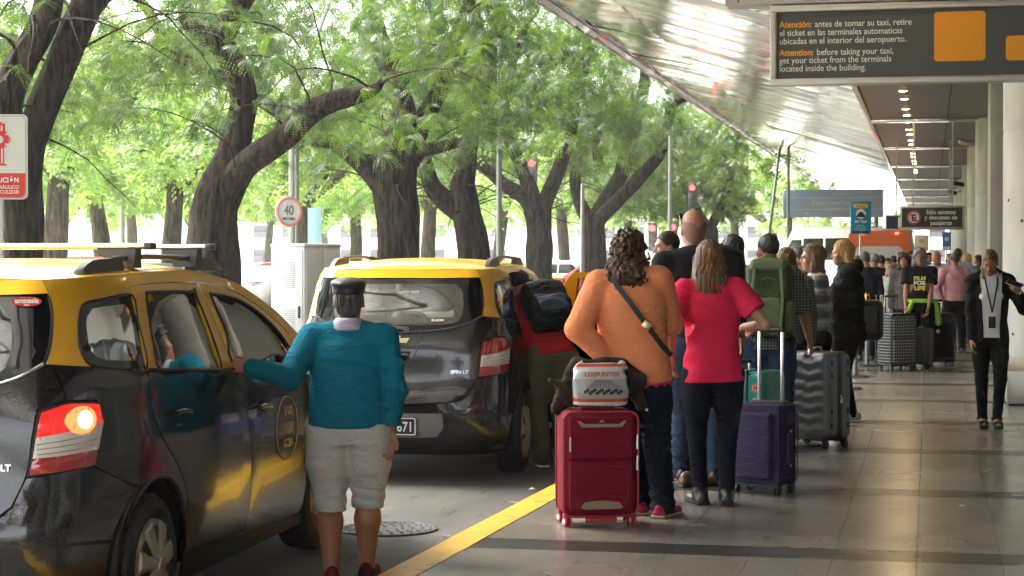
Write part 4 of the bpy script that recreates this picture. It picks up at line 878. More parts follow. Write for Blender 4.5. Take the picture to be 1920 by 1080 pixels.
    for (x, y, wd) in ((-.38, 1.95, .50), (.38, 1.95, .50), (-.40, 1.08, .62), (.40, 1.08, .62)):
        st = SDF(); st.box((0, .22, .42), (wd/2, .27, .09), .07).box((0, -.06, .80), (wd/2-.01, .085, .33), .08, rot=np.array(Matrix.Rotation(R(10), 3, 'X'))).box((0, -.13, 1.20), (.13, .05, .09), .05, rot=np.array(Matrix.Rotation(R(10), 3, 'X')))
        link('seat', st.mesh(.035), seatm, c, loc=(x, y, 0))
    # badge, handle, name, number plate, wiper
    D = lambda s_, z, o_=.004: Vector(cs(np.array([s_]), np.array([z]), o_)[0])
    T = cs(np.array([0, .02]), np.array([1.03, 1.03])); 
    def onback(s_, z, o_=.004, th_=0):
        p = D(s_, z, o_); a = (D(s_+.03, z, o_)-D(s_-.03, z, o_)).normalized(); b = (D(s_, z+.02, o_)-D(s_, z-.02, o_)).normalized(); nn = a.cross(b).normalized(); b = nn.cross(a)
        M = Matrix((a, b, nn)).transposed().to_4x4(); M.translation = p; return M
    rec = [(-.2, 1.094), (-.158, .94), (-.102, .878), (0, .875), (.102, .878), (.158, .94), (.20, 1.094)]
    rline(rec, .002, .004, 'recess_rim', plast, tg); pan('handle_recess', [(-.115, .945), (.115, .945), (.11, .905), (.09, .895), (-.09, .895), (-.11, .905)], frit, tg, off=.003, th=.004, res=.03)
    mb = MB(); mb.box(-.12, .12, .945, .962, 0, .012, .004, M=Matrix.Identity(4)); me_o = mb.build('release_bar', blackp, tg); me_o.data.transform(onback(0, .95) @ Matrix.Translation((0, -.95, 0)))
    bow = [(-.10, -.012), (-.082, .016), (-.036, .016), (-.030, .032), (.042, .032), (.036, .016), (.10, .016), (.082, -.016), (.036, -.016), (.030, -.032), (-.042, -.032), (-.036, -.016)]
    mb = MB(); M = onback(0, 1.035, .002); mb.prism([(a*1.12, b*1.12) for a, b in bow], 0, .010, M); mb.build('badge', lchrome, tg, 20); mb = MB(); mb.prism([(a*.98, b*.86) for a, b in bow], .010, .014, M); mb.build('badge_face', mat('badge_gold', (.62, .45, .20), .3, .8), tg, 20)
    me = textmesh('SPIN LT', .036, .003, bold=.0014, xs=1.08); me.transform(onback(.42, .797, .004)); link('model_letters', me, lchrome, tg)
    ins = pan('plate_recess', [(-.37, .505), (.37, .508), (.378, .44), (.375, .395), (.34, .355), (.28, .332), (-.28, .332), (-.34, .355), (-.375, .395)], paint('plate_panel', (.16, .17, .17), .3, .1), bmp, off=.005, th=.01, res=.06)
    mb = MB(); mb.prism(rrect(.36, .135, .012), 0, .004, onback(0, .414, .012)); npl = mb.build('number_plate', mat('plate_black', (.02, .02, .02), .4), bmp)
    o2 = rrect(.352, .127, .012); o3 = rrect(.336, .111, .010); k_ = len(o2); mb = MB(); M = onback(0, .414, .0175); mb.faces([(a, b, 0) for a, b in o2]+[(a, b, 0) for a, b in o3], [(i, (i+1) % k_, k_+(i+1) % k_, k_+i) for i in range(k_)], M); mb.build('plate_border', mat('plate_white', (.8, .8, .78), .4), npl)
    me = textmesh('671' if not first else '  ', .10, 0, align='RIGHT', bold=.002, xs=.82); me.transform(onback(0, .414, .0185) @ Matrix.Translation((.158, -.036, 0))); link('plate_digits', me, mat('plate_white', (.8,)*3), npl)
    if not first:
        rline([(.20, .665), (.30, .68), (.45, .69), (.53, .685)], .003, .006, 'dent_crease', plast, tg); pan('dent', [(.16, .605), (.24, .665), (.36, .70), (.50, .705), (.545, .68), (.50, .63), (.35, .607)], paint('dent_panel', (.03, .03, .03), .3, .3), tg, off=.0025, th=.004, res=.04)
    mb = MB(); p0, p1 = D(.08, 1.125, .03), D(-.30, 1.16, .02); mb.tube([p0, (p0+p1)/2+Vector((0, -.015, 0)), p1], [.014, .010, .006], 8); mb.tube([D(.09, 1.115, .0), D(.09, 1.118, .04)], .022, 10); mb.build('wiper', plast, c)
    if not first:
        me = textmesh('AUTO WAY', .030, 0, bold=.0012); me.transform(onback(.0, 1.38, .002)); link('window_lettering', me, mat('plate_white', (.8,)*3), rg); me = textmesh('ELAION', .026, 0, bold=.0012); me.transform(onback(.28, 1.178, .002)); link('window_lettering', me, mat('plate_white', (.8,)*3), rg)
    if first:
        me = textmesh('TAXI', .095, 0, align='CENTER', bold=.002); gold = mat('gold_print', (.70, .47, .15), .5)
        def onside(s_, z, o_=.010):
            p = D(s_, z, o_); a = (D(s_+.03, z, o_)-D(s_-.03, z, o_)).normalized(); b = (D(s_, z+.02, o_)-D(s_, z-.02, o_)).normalized(); nn = a.cross(b).normalized(); M = Matrix((a, nn.cross(a), nn)).transposed().to_4x4(); M.translation = p; return M
        for tx, z, sz, xs in (('TAXI', .808, .072, .95), ('11630', .712, .085, .82), ('GCBA', .640, .064, .95)):
            me = textmesh(tx, sz, 0, align='CENTER', bold=.0018, xs=xs); me.transform(onside(3.365, z)); link('door_lettering', me, gold, doors[1]).matrix_parent_inverse = Matrix.Translation(-doors[1].location)
        mb = MB()
        for rr in (.0,): mb.tube([D(3.365+(.19-rr)*math.cos(t_), .74+(.168-rr)*math.sin(t_), .004) for t_ in np.linspace(0, 6.283, 48)], .0035, 5, False)
        o = mb.build('lettering_ring', gold, doors[1]); o.matrix_parent_inverse = Matrix.Translation(-doors[1].location)
        # round sticker of the rear window's corner, price cards inside the quarter window
        M = onback(.625, 1.468, .003); mb = MB(); mb.prism([(.060*math.cos(t_), .021*math.sin(t_)) for t_ in np.linspace(0, 6.1, 28)], 0, .001, M @ Matrix.Translation((-.0, 0, 0))); stk = mb.build('sticker', mat('sticker_red', (.7, .02, .03), .4), rg)
        me = textmesh('amnesia', .030, 0, align='CENTER', bold=.0012); me.transform(M @ Matrix.Translation((0, -.006, .002))); link('sticker_print', me, mat('plate_white', (.8,)*3), stk); me = textmesh('IBIZA', .009, 0, align='CENTER', bold=.0006); me.transform(M @ Matrix.Translation((0, -.017, .002))); link('sticker_print', me, mat('plate_white', (.8,)*3), stk)
        for (s_, z, ww, hh, rot, m_) in ((1.32, 1.412, .13, .035, -.06, mat('card_white', (.75, .75, .72), .5)), (1.30, 1.385, .16, .05, -.06, mat('card_grey', (.30, .33, .32), .5)), (1.36, 1.27, .06, .06, -.25, mat('card_yellow', (.75, .65, .08), .5)), (1.66, 1.152, .08, .035, 0, mat('card_white', (.75,)*3))):
            mb = MB(); mb.box(-ww/2, ww/2, -hh/2, hh/2, 0, .001, M=onside(s_, z, -.014) @ Matrix.Rotation(rot, 4, 'Z')); mb.build('window_card', m_, c)
        for k in range(7):
            mb = MB(); mb.box(-.05, .05, -.004, .004, 0, .001, M=onside(1.30+.012*k*1.3, 1.29-.018*k, -.013) @ Matrix.Rotation(.5, 4, 'Z')); mb.build('card_line', mat('card_grey', (.3,)*3), c)
    # roof rails
    for x in (-1, 1):
        rl = empty('roof_rail', (0, 0, 0), parent=c); mb = MB(); sec = []
        def railz(y): return float(roof(np.array([.60]), np.array([y]), 0)[0, 2])
        ybeg, yend = .50, 2.35
        for (ya, yb, fl) in ((ybeg, ybeg+.5, 0), (yend-.42, yend, 1)):
            v = []; f = []; ks = 9
            for i in range(ks+1):
                t_ = i/ks; y = ya+(yb-ya)*t_; h = (math.sin(min(1, (t_ if not fl else 1-t_)*2.4)*math.pi/2))*.062+.004; zz = railz(y)-.014; wd = .028
                v += [(x*(.60-wd), y, zz), (x*(.60-wd*.6), y, zz+h), (x*(.60+wd*.6), y, zz+h), (x*(.60+wd*1.15), y, zz)]
            for i in range(ks):
                for k in range(3): f.append((i*4+k, i*4+k+1, i*4+k+5, i*4+k+4))
            f += [(0, 1, 2, 3), (ks*4+3, ks*4+2, ks*4+1, ks*4)]; mb.faces(v, f); mb.build('rail_end', plast, rl, 50); mb = MB()
        mb = MB(); mb.tube([(x*.60, y, railz(y)+.048) for y in np.linspace(ybeg+.42, yend-.36, 16)], .013, 8); mb.build('rail_bar', plast, rl)
    if bars:
        for (y, xr) in ((1.13, .70), (1.95, .70)):
            rb = empty('roof_bar', (0, y, 1.70), parent=c); mb = MB(); pr = rrect(.07, .026, .012, 4); n_ = len(pr); v = [(xx, a, b) for xx in (-xr, xr) for a, b in pr]; mb.faces(v, [(i, (i+1) % n_, n_+(i+1) % n_, n_+i) for i in range(n_)]); mb.build('bar', silver, rb)
            mb = MB()
            for x in (-1, 1):
                if x == 1: mb.build('bar_foot', plast, rb); mb = MB()
                mb.box(x*xr-.02, x*xr+.02, -.036, .036, -.016, .016, .008)
                mb.faces([(x*.53, -.05, -.10), (x*.64, -.05, -.10), (x*.64, .05, -.10), (x*.53, .05, -.10), (x*.46, -.035, -.012), (x*.645, -.035, -.012), (x*.645, .035, -.012), (x*.46, .035, -.012)], [(3, 2, 1, 0), (4, 5, 6, 7), (0, 1, 5, 4), (1, 2, 6, 5), (2, 3, 7, 6), (3, 0, 4, 7)])
            mb.build('bar_foot', plast, rb)
    mb = MB(); mb.tube([(0, .55, 1.63), (.0, .42, 1.78)], [.003, .0015], 5); mb.build('aerial', trim, c)
    return c
taxi1 = make_taxi('nearest black and yellow taxi with silver roof bars and glowing tail light', (-4.124, 7.03, ROAD), .0330, lit=True, bars=True, first=True)
taxi2 = make_taxi('second black and yellow taxi with its rear door open and tailgate facing us', (-3.836, 13.60, ROAD), .067, dooropen=True)
# ============================================================ PEOPLE
def rotm(rx=0, ry=0, rz=0): return np.array(Matrix.Rotation(rz, 3, 'Z') @ Matrix.Rotation(ry, 3, 'Y') @ Matrix.Rotation(rx, 3, 'X'))
def skinmat(name, c): return mat(name, c, .5, var=.10, vs=14, spec=.4, sub=.08)
SK = {'light': skinmat('skin_light', (.52, .27, .18)), 'mid': skinmat('skin_mid', (.42, .20, .12)), 'tan': skinmat('skin_tan', (.36, .16, .09))}
LIP = mat('lips', (.36, .09, .08), .45); EYEW = mat('eye_white', (.6, .57, .54), .2); IRIS = mat('iris', (.03, .02, .015), .15)
def hairmat(name, a, b):
    m = mat(name, a, .48, col2=b, vs=1, stretch=(70, 70, 6), bump=.8, bs=1, detail=3, spec=.35); return m
HAIR = {'brown': hairmat('hair_brown', (.10, .045, .022), (.025, .011, .006)), 'dark': hairmat('hair_dark', (.03, .022, .016), (.007, .005, .004)), 'grey': hairmat('hair_grey', (.30, .29, .27), (.09, .085, .08)), 'pepper': hairmat('hair_pepper', (.12, .115, .105), (.02, .02, .02)),
        'blonde': hairmat('hair_blonde', (.58, .36, .13), (.28, .15, .045)), 'lightbrown': hairmat('hair_light_brown', (.24, .13, .06), (.06, .028, .012)), 'ash': hairmat('hair_ash_blonde', (.42, .32, .19), (.17, .12, .06))}
def cloth(name, c, rough=.85, var=.13, bump=.35, bs=170, **k):
    if name in MATS: return MATS[name]
    m = mat(name, c, rough, var=var, vs=5, bump=bump, bs=bs, sheen=.0, spec=.2, **k); n, p = nodes(m)      # weave, and over it the small creases
    tc = n.nodes.new('ShaderNodeTexCoord'); mp = n.nodes.new('ShaderNodeMapping'); mp.inputs['Scale'].default_value = (5, 5, 13); mp.inputs['Rotation'].default_value = (.25, .3, 0); n.links.new(tc.outputs['Object'], mp.inputs[0])
    t = n.nodes.new('ShaderNodeTexNoise'); t.inputs['Scale'].default_value = 1.0; t.inputs['Detail'].default_value = 3; t.inputs['Distortion'].default_value = 1.2; n.links.new(mp.outputs[0], t.inputs[0])
    a = n.nodes.new('ShaderNodeMath'); a.operation = 'SUBTRACT'; a.inputs[1].default_value = .5; n.links.new(t.outputs[0], a.inputs[0]); b = n.nodes.new('ShaderNodeMath'); b.operation = 'ABSOLUTE'; n.links.new(a.outputs[0], b.inputs[0])
    r = n.nodes.new('ShaderNodeMapRange'); r.interpolation_type = 'SMOOTHSTEP'; r.inputs['From Max'].default_value = .13; r.inputs['To Min'].default_value = 1; r.inputs['To Max'].default_value = 0; n.links.new(b.outputs[0], r.inputs[0])
    bn = n.nodes.new('ShaderNodeBump'); bn.inputs['Strength'].default_value = .4; bn.inputs['Distance'].default_value = .009; n.links.new(r.outputs[0], bn.inputs['Height']); l = p.inputs['Normal'].links
    if l: n.links.new(l[0].from_socket, bn.inputs['Normal'])
    n.links.new(bn.outputs[0], p.inputs['Normal']); return m
def plaid(name, base, dark, light, sc=9):
    if name in MATS: return MATS[name]
    m = mat(name, base, .85); n, p = nodes(m); tc = n.nodes.new('ShaderNodeTexCoord'); col = None; prev = None
    for i, (ax, thr, c, s_) in enumerate((('X', .62, dark, 1), ('Z', .62, dark, 1), ('X', .93, light, 2), ('Z', .93, light, 2))):
        w_ = n.nodes.new('ShaderNodeTexWave'); w_.bands_direction = ax; w_.inputs['Scale'].default_value = sc*.33*(1 if s_ == 1 else 1); w_.inputs['Phase Offset'].default_value = 0 if s_ == 1 else 2.6; w_.inputs['Distortion'].default_value = .3; n.links.new(tc.outputs['Object'], w_.inputs[0])
        r = n.nodes.new('ShaderNodeMath'); r.operation = 'GREATER_THAN'; r.inputs[1].default_value = thr; n.links.new(w_.outputs['Fac'], r.inputs[0])
        f = n.nodes.new('ShaderNodeMath'); f.operation = 'MULTIPLY'; f.inputs[1].default_value = .55 if s_ == 1 else .8; n.links.new(r.outputs[0], f.inputs[0])
        x = n.nodes.new('ShaderNodeMix'); x.data_type = 'RGBA'; n.links.new(f.outputs[0], x.inputs[0]); x.inputs[7].default_value = tuple(c)+(1,)
        if prev is None: x.inputs[6].default_value = tuple(base)+(1,)
        else: n.links.new(prev, x.inputs[6])
        prev = x.outputs[2]
    n.links.new(prev, p.inputs['Base Color']); return m
def folds(amp=.006, f=(7, 7, 20), seed=0, zamp=None, strands=0):
    f = np.array(f, float)
    def fn(P):
        w_ = vnoise(P*3.4, seed+9)[..., None]*np.array([.02, .02, .10]); Q = (P+w_)*f
        a = vnoise(P*3.3, seed); b = vnoise(P*2.6+3.3, seed+1); c = vnoise(P*7+1.7, seed+2); A_ = amp if zamp is None else amp*zamp(P)
        ph = P[..., 2]*f[2]*3.9+P[..., 0]*f[0]*2.2*np.tanh(b*4)+8*a+1.6*c; mk = np.clip(b*1.6+.25, 0, 1)
        return A_*(.75*mk*(np.sin(ph)+.35*np.sin(2.1*ph+1))+.45*c)
    return fn
def strands(amp, fx=90, fz=9, curl=0):
    def fn(P):
        Q = P.copy()
        if curl: Q[..., 0] += .012*np.sin(P[..., 2]*95+6*vnoise(P*22, 4)); Q[..., 1] += .012*np.cos(P[..., 2]*88+5*vnoise(P*20, 8))
        o = amp*vnoise(Q*np.array([fx, fx, fz]), 3)
        if curl: o = o+curl*(.75*vnoise(P*np.array([46, 46, 34]), 6)+.5*vnoise(P*np.array([85, 85, 60]), 16))
        return o
    return fn
def ik(a, b, l1, l2, pole):
    a = A3(*a); b = A3(*b); d = b-a; L_ = np.linalg.norm(d); L_ = min(L_, (l1+l2)*.999); u_ = d/np.linalg.norm(d); b = a+u_*L_; x = (l1*l1-l2*l2+L_*L_)/(2*L_); h = math.sqrt(max(0, l1*l1-x*x))
    p = A3(*pole); p = p-u_*(p@u_); p = p/max(1e-6, np.linalg.norm(p)); return a+u_*x+p*h, b
def xform(me, Rm, o):
    n_ = len(me.vertices); a = np.empty(n_*3, np.float32); me.vertices.foreach_get('co', a); a = a.reshape(-1, 3)@np.asarray(Rm, np.float32).T+np.asarray(o, np.float32); me.vertices.foreach_set('co', a.ravel().astype(np.float32)); me.update(); return me
def handmesh(w_, d, nrm, side, sc=1, curl=.5, res=.005, spread=.0, back=None):
    """palm and five fingers: d along the fingers, nrm out of the palm, side=+1 when the thumb lies on cross(d,nrm)"""
    d = A3(*d); d /= np.linalg.norm(d); nrm = A3(*nrm); nrm = nrm-d*(nrm@d); nrm /= np.linalg.norm(nrm); t = np.cross(d, nrm)*side; s = SDF()
    L = lambda a, b, c: t*a+d*b+nrm*c
    s.cone(L(0, -.05, 0) if back is None else -A3(*back)*.045, L(0, .01, 0), .025, .024, k=.02, flat=(nrm, .8))
    for k, (x, l) in enumerate(((.028, .074), (.0095, .084), (-.009, .078), (-.027, .060))):
        s.cone(L(x*.55, .01, 0), L(x, .086-.003*k, 0), .0155, .0125, k=.012, flat=(nrm, .85))
        p = L(x, .086-.003*k, 0); ang = curl*(.75+.15*k); a_ = ang*.8; rr = .0093 if k < 3 else .0082
        sx = spread*(x/.03)
        for q, fr in enumerate((.45, .31, .24)):
            dr = L(sx*.3, math.cos(a_), math.sin(a_)); e = p+dr*l*fr; s.cone(p, e, rr*(1-.07*q), rr*(.93-.07*q), k=.004); p = e; a_ += ang
    p = L(.022, .018, .006); e = L(.050, .050, .014+.01*curl); s.cone(p, e, .0155, .0115, k=.012); f_ = e+L(.012*(1-curl), .032, .012*curl+.004)/np.linalg.norm(L(.012, .032, .01))*.034; s.cone(e, f_, .0105, .0088, k=.004)
    me = s.mesh(res/sc); return xform(me, np.eye(3)*sc, w_)
def headmesh(sc, res, fem=False, nose=1, beard=False):
    s = SDF(); j = .92 if fem else 1
    s.ell((0, -.014, .034), (.073, .093, .088)).ell((0, .022, -.022), (.061*j, .070, .085), k=.03).ell((0, .028, -.072), (.046*j, .054, .038), k=.03).ell((0, .064, -.094), (.019, .018, .018), k=.025)
    s.cone((-.030, .078, .020), (.030, .078, .020), .011, k=.014)
    for x in (-1, 1):
        s.ell((x*.036, .062, -.026), (.023, .022, .020), k=.02); s.ell((x*.030, .098, .001), (.017, .014, .010), k=.012, sub=True)
        s.ell((x*.074, -.006, -.008), (.009, .019, .031), k=.006, rot=rotm(0, 0, x*-.35)); s.ell((x*.082, .0, -.006), (.006, .010, .016), k=.006, sub=True)
    s.cone((0, .088, .006), (0, .104*1.0, -.028), .0075, .0115*nose, k=.012); s.cone((-.011, .094, -.034), (.011, .094, -.034), .0085*nose, k=.008)
    s.cone((-.017, .085, -.054), (.017, .085, -.054), .0085, k=.006); s.cone((-.014, .084, -.066), (.014, .084, -.066), .0095, k=.006); s.cone((-.026, .094, -.0600), (.026, .094, -.0600), .0025, k=.004, sub=True)
    s.cone((0, -.022, -.04), (0, -.040, -.20), .050*(.9 if fem else 1.08), .056*(.92 if fem else 1.12), k=.03)
    me = s.mesh(res/sc); n_ = len(me.vertices); a = np.empty(n_*3, np.float32); me.vertices.foreach_get('co', a); a = a.reshape(-1, 3); pf = np.empty(len(me.polygons)*3, np.float32); me.polygons.foreach_get('center', pf); c = pf.reshape(-1, 3); mi = np.zeros(len(c), np.int32)
    mi[(np.abs(c[:, 0]) < .024) & (c[:, 2] > -.071) & (c[:, 2] < -.051) & (c[:, 1] > .084)] = 1
    if beard: mi[(c[:, 2] < -.040-.25*np.abs(c[:, 0])+.35*np.maximum(0, .075-c[:, 1])) & (c[:, 1] > .005) & (c[:, 2] > -.115) & ~((np.abs(c[:, 0]) < .02) & (c[:, 2] > -.07) & (c[:, 2] < -.052))] = 4
    me.polygons.foreach_set('material_index', mi); return me
def ball(c, r, n=12):
    mb = MB(); mb.lathe([(r*math.sin(math.pi*k/8), -r*math.cos(math.pi*k/8)) for k in range(9)], n, Matrix.Translation(c), cap=False); me = bpy.data.meshes.new('ball'); mb.bm.to_mesh(me); mb.bm.free(); return me
def keepslots(me, fix=None):
    mi = np.empty(len(me.polygons), np.int32); me.polygons.foreach_get('material_index', mi); return mi
def joinp(items, name):
    """(mesh, slot or None to keep the mesh's own slots)"""
    me = joinmeshes([(m_, 0 if k is None else k) for m_, k in items], name); mi = np.concatenate([keepslots(m_) if k is None else np.full(len(m_.polygons), k, np.int32) for m_, k in items]); me.polygons.foreach_set('material_index', mi); return me

class Figure:
    def __init__(s, label, u, sc, H, yaw=0, z=0., skin='light', lod=1, fem=False, build_=1.0, depth_=1.0, pitch=0, roll=0, twist=0, head=(0, 0, 0), feet=None, hip=None, shz=.806, cat='person', group=None, loc=None, headup=0, hs=None, beard=False, hairc='dark', nose=1, sneck=0):
        s.u, s.sc, s.H, s.lod, s.fem, s.bw, s.bd = u, sc, H, lod, fem, build_, depth_
        s.vf = 482+(CAMZ-z)*sc; L_ = foot(u, sc, z) if loc is None else Vector(loc); s.yaw = YAW+R(yaw)
        s.res = {2: .0085, 1: .012, 0: .017}[lod]; s.fres = {2: .0048, 1: .0062, 0: .0095}[lod]
        s.skin = SK[skin]; s.hairm = HAIR[hairc]; h = H; s.cy, s.sy = math.cos(R(yaw)), math.sin(R(yaw))
        s.hip = A3(*(hip or (0, 0, .50*h))); s.Rt = rotm(R(-pitch), R(roll), R(twist))
        T_ = lambda x, y, zz: s.hip+s.Rt@A3(x*h, y*h, (zz-.50)*h)
        s.T = T_; s.nb = T_(0, -.005, .845); w_ = .104*(.93 if fem else 1.03)*(1+.35*(build_-1)); s.sh = {k: T_(k*w_, -.005, shz) for k in (-1, 1)}
        s.Rh = s.Rt@rotm(R(head[0]), R(head[1]), R(head[2])) if True else None
        s.hsc = hs or (h/1.72)*(.97 if fem else 1.02); s.hc = T_(0, .012, .845+sneck)+s.Rh@A3(0, .02, .135*s.hsc)
        s.feet = feet or {-1: (-.09, 0, 6), 1: (.09, 0, -6)}; s.o = None; s.parts = [] ; s.loc = L_; s.label, s.cat, s.group = label, cat, group; s.body = []; s.beard, s.nose = beard, nose
        s.leg = {}
        for k in (-1, 1):
            fx, fy, fa = s.feet[k][:3]; fz = s.feet[k][3] if len(s.feet[k]) > 3 else 0; hj = s.hip+rotm(0, 0, R(twist)*.5)@A3(k*.052*h*build_, 0, -.01*h); an = A3(fx, fy, .048*h+fz); kn, an2 = ik(hj, an, .2235*h, .2235*h, (k*.15, 1, 0)); s.leg[k] = (hj, kn, an)
        s.arm = {}; s.hand = {}
    def px(s, u, v, dy=0):
        """column, row and depth offset (towards the camera's far side) into the figure's own frame"""
        q_ = 1+dy*s.sc/FPX; X = (u-s.u)/s.sc*q_; Z = (s.vf-482)/s.sc-(v-482)/s.sc*q_; return A3(X*s.cy+dy*s.sy, -X*s.sy+dy*s.cy, Z)
    def arms(s, k, wrist, pole=(0, -1, -.3), d=(0, .1, -1), n=None, curl=.5, hand=True, ls=1.0):
        h = s.H; el, wr = ik(s.sh[k], wrist, .172*h*ls, .150*h*ls, pole); s.arm[k] = (el, wr)
        n = n if n is not None else (-k, 0, 0); s.hand[k] = (d, n, curl) if hand else None; return s
    def hang(s, k, out=.06, fwd=.03, curl=.55, n=None):
        h = s.H; sh = s.sh[k]; return s.arms(k, sh+A3(k*out*h*.6, fwd*h, -.315*h), pole=(k*.4, -1, 0), curl=curl, n=n, d=(0, .12, -1))
    def done(s, sleeves='long', legs='covered', face=True, name='person'):
        h = s.H; b = SDF(); r = s.res
        # torso core, kept inside the clothes
        b.loft([(-.02*h, 0, 0, .072*h*s.bw, .05*h), (.08*h, 0, 0, .062*h*s.bw, .045*h), (.22*h, 0, 0, .075*h*s.bw, .05*h), (.31*h, 0, 0, .05*h, .035*h)], rot=s.Rt, o=s.hip)
        b.cone(s.nb, s.hc+s.Rh@A3(0, -.03, -.10), .05*h/1.7, k=.02)
        for k in (-1, 1):
            if k in s.arm:
                el, wr = s.arm[k]; f = (.86 if s.fem else 1.0)*(s.bw*.4+.6)*(.78 if getattr(s, 'slv', '') == 'long' else 1); b.cone(s.nb, s.sh[k], .03*h, .027*h, k=.02); b.cone(s.sh[k], el, .0275*h*f, .0215*h*f, k=.02); m_ = el+(wr-el)*.3; b.cone(el, m_, .0215*h*f, .0225*h*f, k=.015); b.cone(m_, wr, .0225*h*f, .0145*h*f, k=.015)
            hj, kn, an = s.leg[k]; f = .60 if legs == 'covered' else 1.32
            b.cone(hj, kn, .045*h*f, .030*h*f, k=.02); c_ = kn+(an-kn)*.32; back = A3(0, -.012*h if legs != 'covered' else 0, 0); cr_ = .033 if legs != 'covered' else .026; b.cone(kn, c_+back, .029*h*f, cr_*h*f, k=.02); b.cone(c_+back, an, cr_*h*f, .019*h*f, k=.02)
            fa = R(s.feet[k][2]); fd = A3(math.sin(-fa), math.cos(fa), 0); b.cone(an+A3(0, 0, -.005), an+fd*.07*h-A3(0, 0, .028*h), .020*h, .017*h, k=.02)
        items = [(b.mesh(r), 0)]
        hm = headmesh(s.hsc, s.fres, s.fem, s.nose, s.beard); items.append((xform(hm, s.Rh*s.hsc, s.hc), None))
        for x in (-1, 1):
            items.append((xform(ball((x*.0295, .0745, .001), .0118), s.Rh*s.hsc, s.hc), 2)); items.append((xform(ball((x*.0295, .0812, .000), .0058), s.Rh*s.hsc, s.hc), 3))
        for k in (-1, 1):
            if s.hand.get(k): d, n, cu = s.hand[k]; items.append((handmesh(s.arm[k][1], d, n, s.side(k), h/1.72*(.93 if s.fem else 1.04), cu, s.fres, back=(s.arm[k][1]-s.arm[k][0])/np.linalg.norm(s.arm[k][1]-s.arm[k][0])), 0))
        me = joinp(items, name); o = link(name, me, [s.skin, LIP, EYEW, IRIS, s.hairm], None); o.location = s.loc; o.rotation_euler = (0, 0, s.yaw); tag(o, s.label, s.cat, s.group); s.o = o
        for nm, m_, mt in s.parts: link(nm, m_, mt, o)
        for x in (-1, 1):
            mb = MB(); mb.tube([(x*.014, .0905, .0155), (x*.030, .0895, .0205), (x*.046, .0775, .017)], [.0032, .0038, .002], 6)
            me2 = bpy.data.meshes.new('eyebrow'); mb.bm.to_mesh(me2); mb.bm.free(); link('eyebrow', xform(me2, s.Rh*s.hsc, s.hc), s.hairm, o)
        return o
    def side(s, k): return getattr(s, 'thumb', {}).get(k, k)
    def part(s, nm, sdf, m_, res=None, disp=None, cut=None): s.parts.append((nm, sdf.mesh(res or s.res, disp, cut, nm), m_)); return s
    def raw(s, nm, mb, m_, smooth=45):
        bmesh.ops.recalc_face_normals(mb.bm, faces=mb.bm.faces[:]); me = bpy.data.meshes.new(nm); mb.bm.to_mesh(me); mb.bm.free(); me.shade_smooth(); me.set_sharp_from_angle(angle=R(smooth)); s.parts.append((nm, me, m_)); return s
    def top(s, m_, ease=.012, sleeve='long', hem=.49, name='shirt', amp=.005, fit=(1, 1, 1), cuff=0, neck=.060, hemw=1.0, sl=1.0, folds_=(7, 7, 19), collar=None, boxy=0, bust=0, back=0, belly=0, openfront=False):
        s.slv = sleeve; h = s.H; g = SDF(); e = ease; w_, bw, bd = s.bw, s.bw, s.bd
        st = [(hem-.56, 0, belly*.3, .096*w_*fit[2]*hemw, .072*bd), (.0, 0, belly*.4, .096*w_*fit[2]*hemw, .072*bd), (.09, 0, belly, .083*w_*fit[1]+boxy, .060*bd+belly), (.17, 0, belly*.6, .089*w_*fit[0], .062*bd+belly*.5), (.24, 0, .0, .094*w_*fit[0], .062*bd), (.285, 0, -.006, .080*w_*fit[0], .050*bd), (.318, 0, -.008, .052*w_, .040), (.345, 0, -.006, .034*w_, .032)]
        g.loft([(z*h, cx*h, cy_*h, a*h+e, b*h+e) for z, cx, cy_, a, b in st], k=.03, rot=s.Rt, o=s.hip, n=2.4)
        if bust:
            for x in (-1, 1): g.ell(s.T(x*.042, .052, .725), A3(1, 1, 1)*bust*h, k=.04)
        for k in (-1, 1):
            sh = s.sh[k]; g.cone(s.nb-s.Rt@A3(0, 0, .020*h), sh-s.Rt@A3(0, 0, .004*h), .036*h+e, .032*h*(.5+.5*w_)+e*.8, k=.03)
            if k not in s.arm: continue
            el, wr = s.arm[k]; f = .5+.5*w_
            if sleeve == 'long':
                g.cone(sh, el, .034*h*f+e*sl, .026*h*f+e*sl, k=.02); g.cone(el, el+(wr-el)*.93, .026*h*f+e*sl, .0185*h*f+e*sl*.8, k=.02)
                if cuff: g.cone(el+(wr-el)*.90, el+(wr-el)*1.0, .0195*h+.004, .0185*h+.004, k=.006)
            elif sleeve == 'short': g.cone(sh, sh+(el-sh)*.62, .034*h*f+e*sl, .031*h*f+e*1.5*sl, k=.02)
            elif sleeve == 'elbow': g.cone(sh, el, .034*h*f+e*sl, .03*h*f+e*1.5*sl, k=.02)
        hd = s.hip+s.Rt@A3(0, 0, (hem-.50)*h); up = s.Rt@A3(0, 0, 1); nbp = s.nb+s.Rt@A3(0, .01*h, .02*h)
        cuts = []
        if sleeve in ('short', 'elbow'):
            for k in (-1, 1):
                if k in s.arm: el = s.arm[k][0]; d = (el-s.sh[k])/np.linalg.norm(el-s.sh[k]); cuts.append((s.sh[k]+(el-s.sh[k])*(.64 if sleeve == 'short' else 1), d, s.sh[k]))
        def cut(P):
            c = -((P-hd)@up)
            for (p0, d, sh) in cuts:
                near = (np.linalg.norm(P-p0, axis=-1) < .13) ; q = (P-p0)@d; c = np.where(near & (((P-sh)@d) > 0), np.maximum(c, q), c)
            # neck opening
            c = np.maximum(c, (neck*h/1.72)-np.linalg.norm((P-nbp)*np.array([1, 1, .8]), axis=-1))
            return c
        mesh_ = g.mesh(s.res, folds(amp, folds_, seed=int(s.u) % 17), cut, name); s.parts.append((name, mesh_, m_))
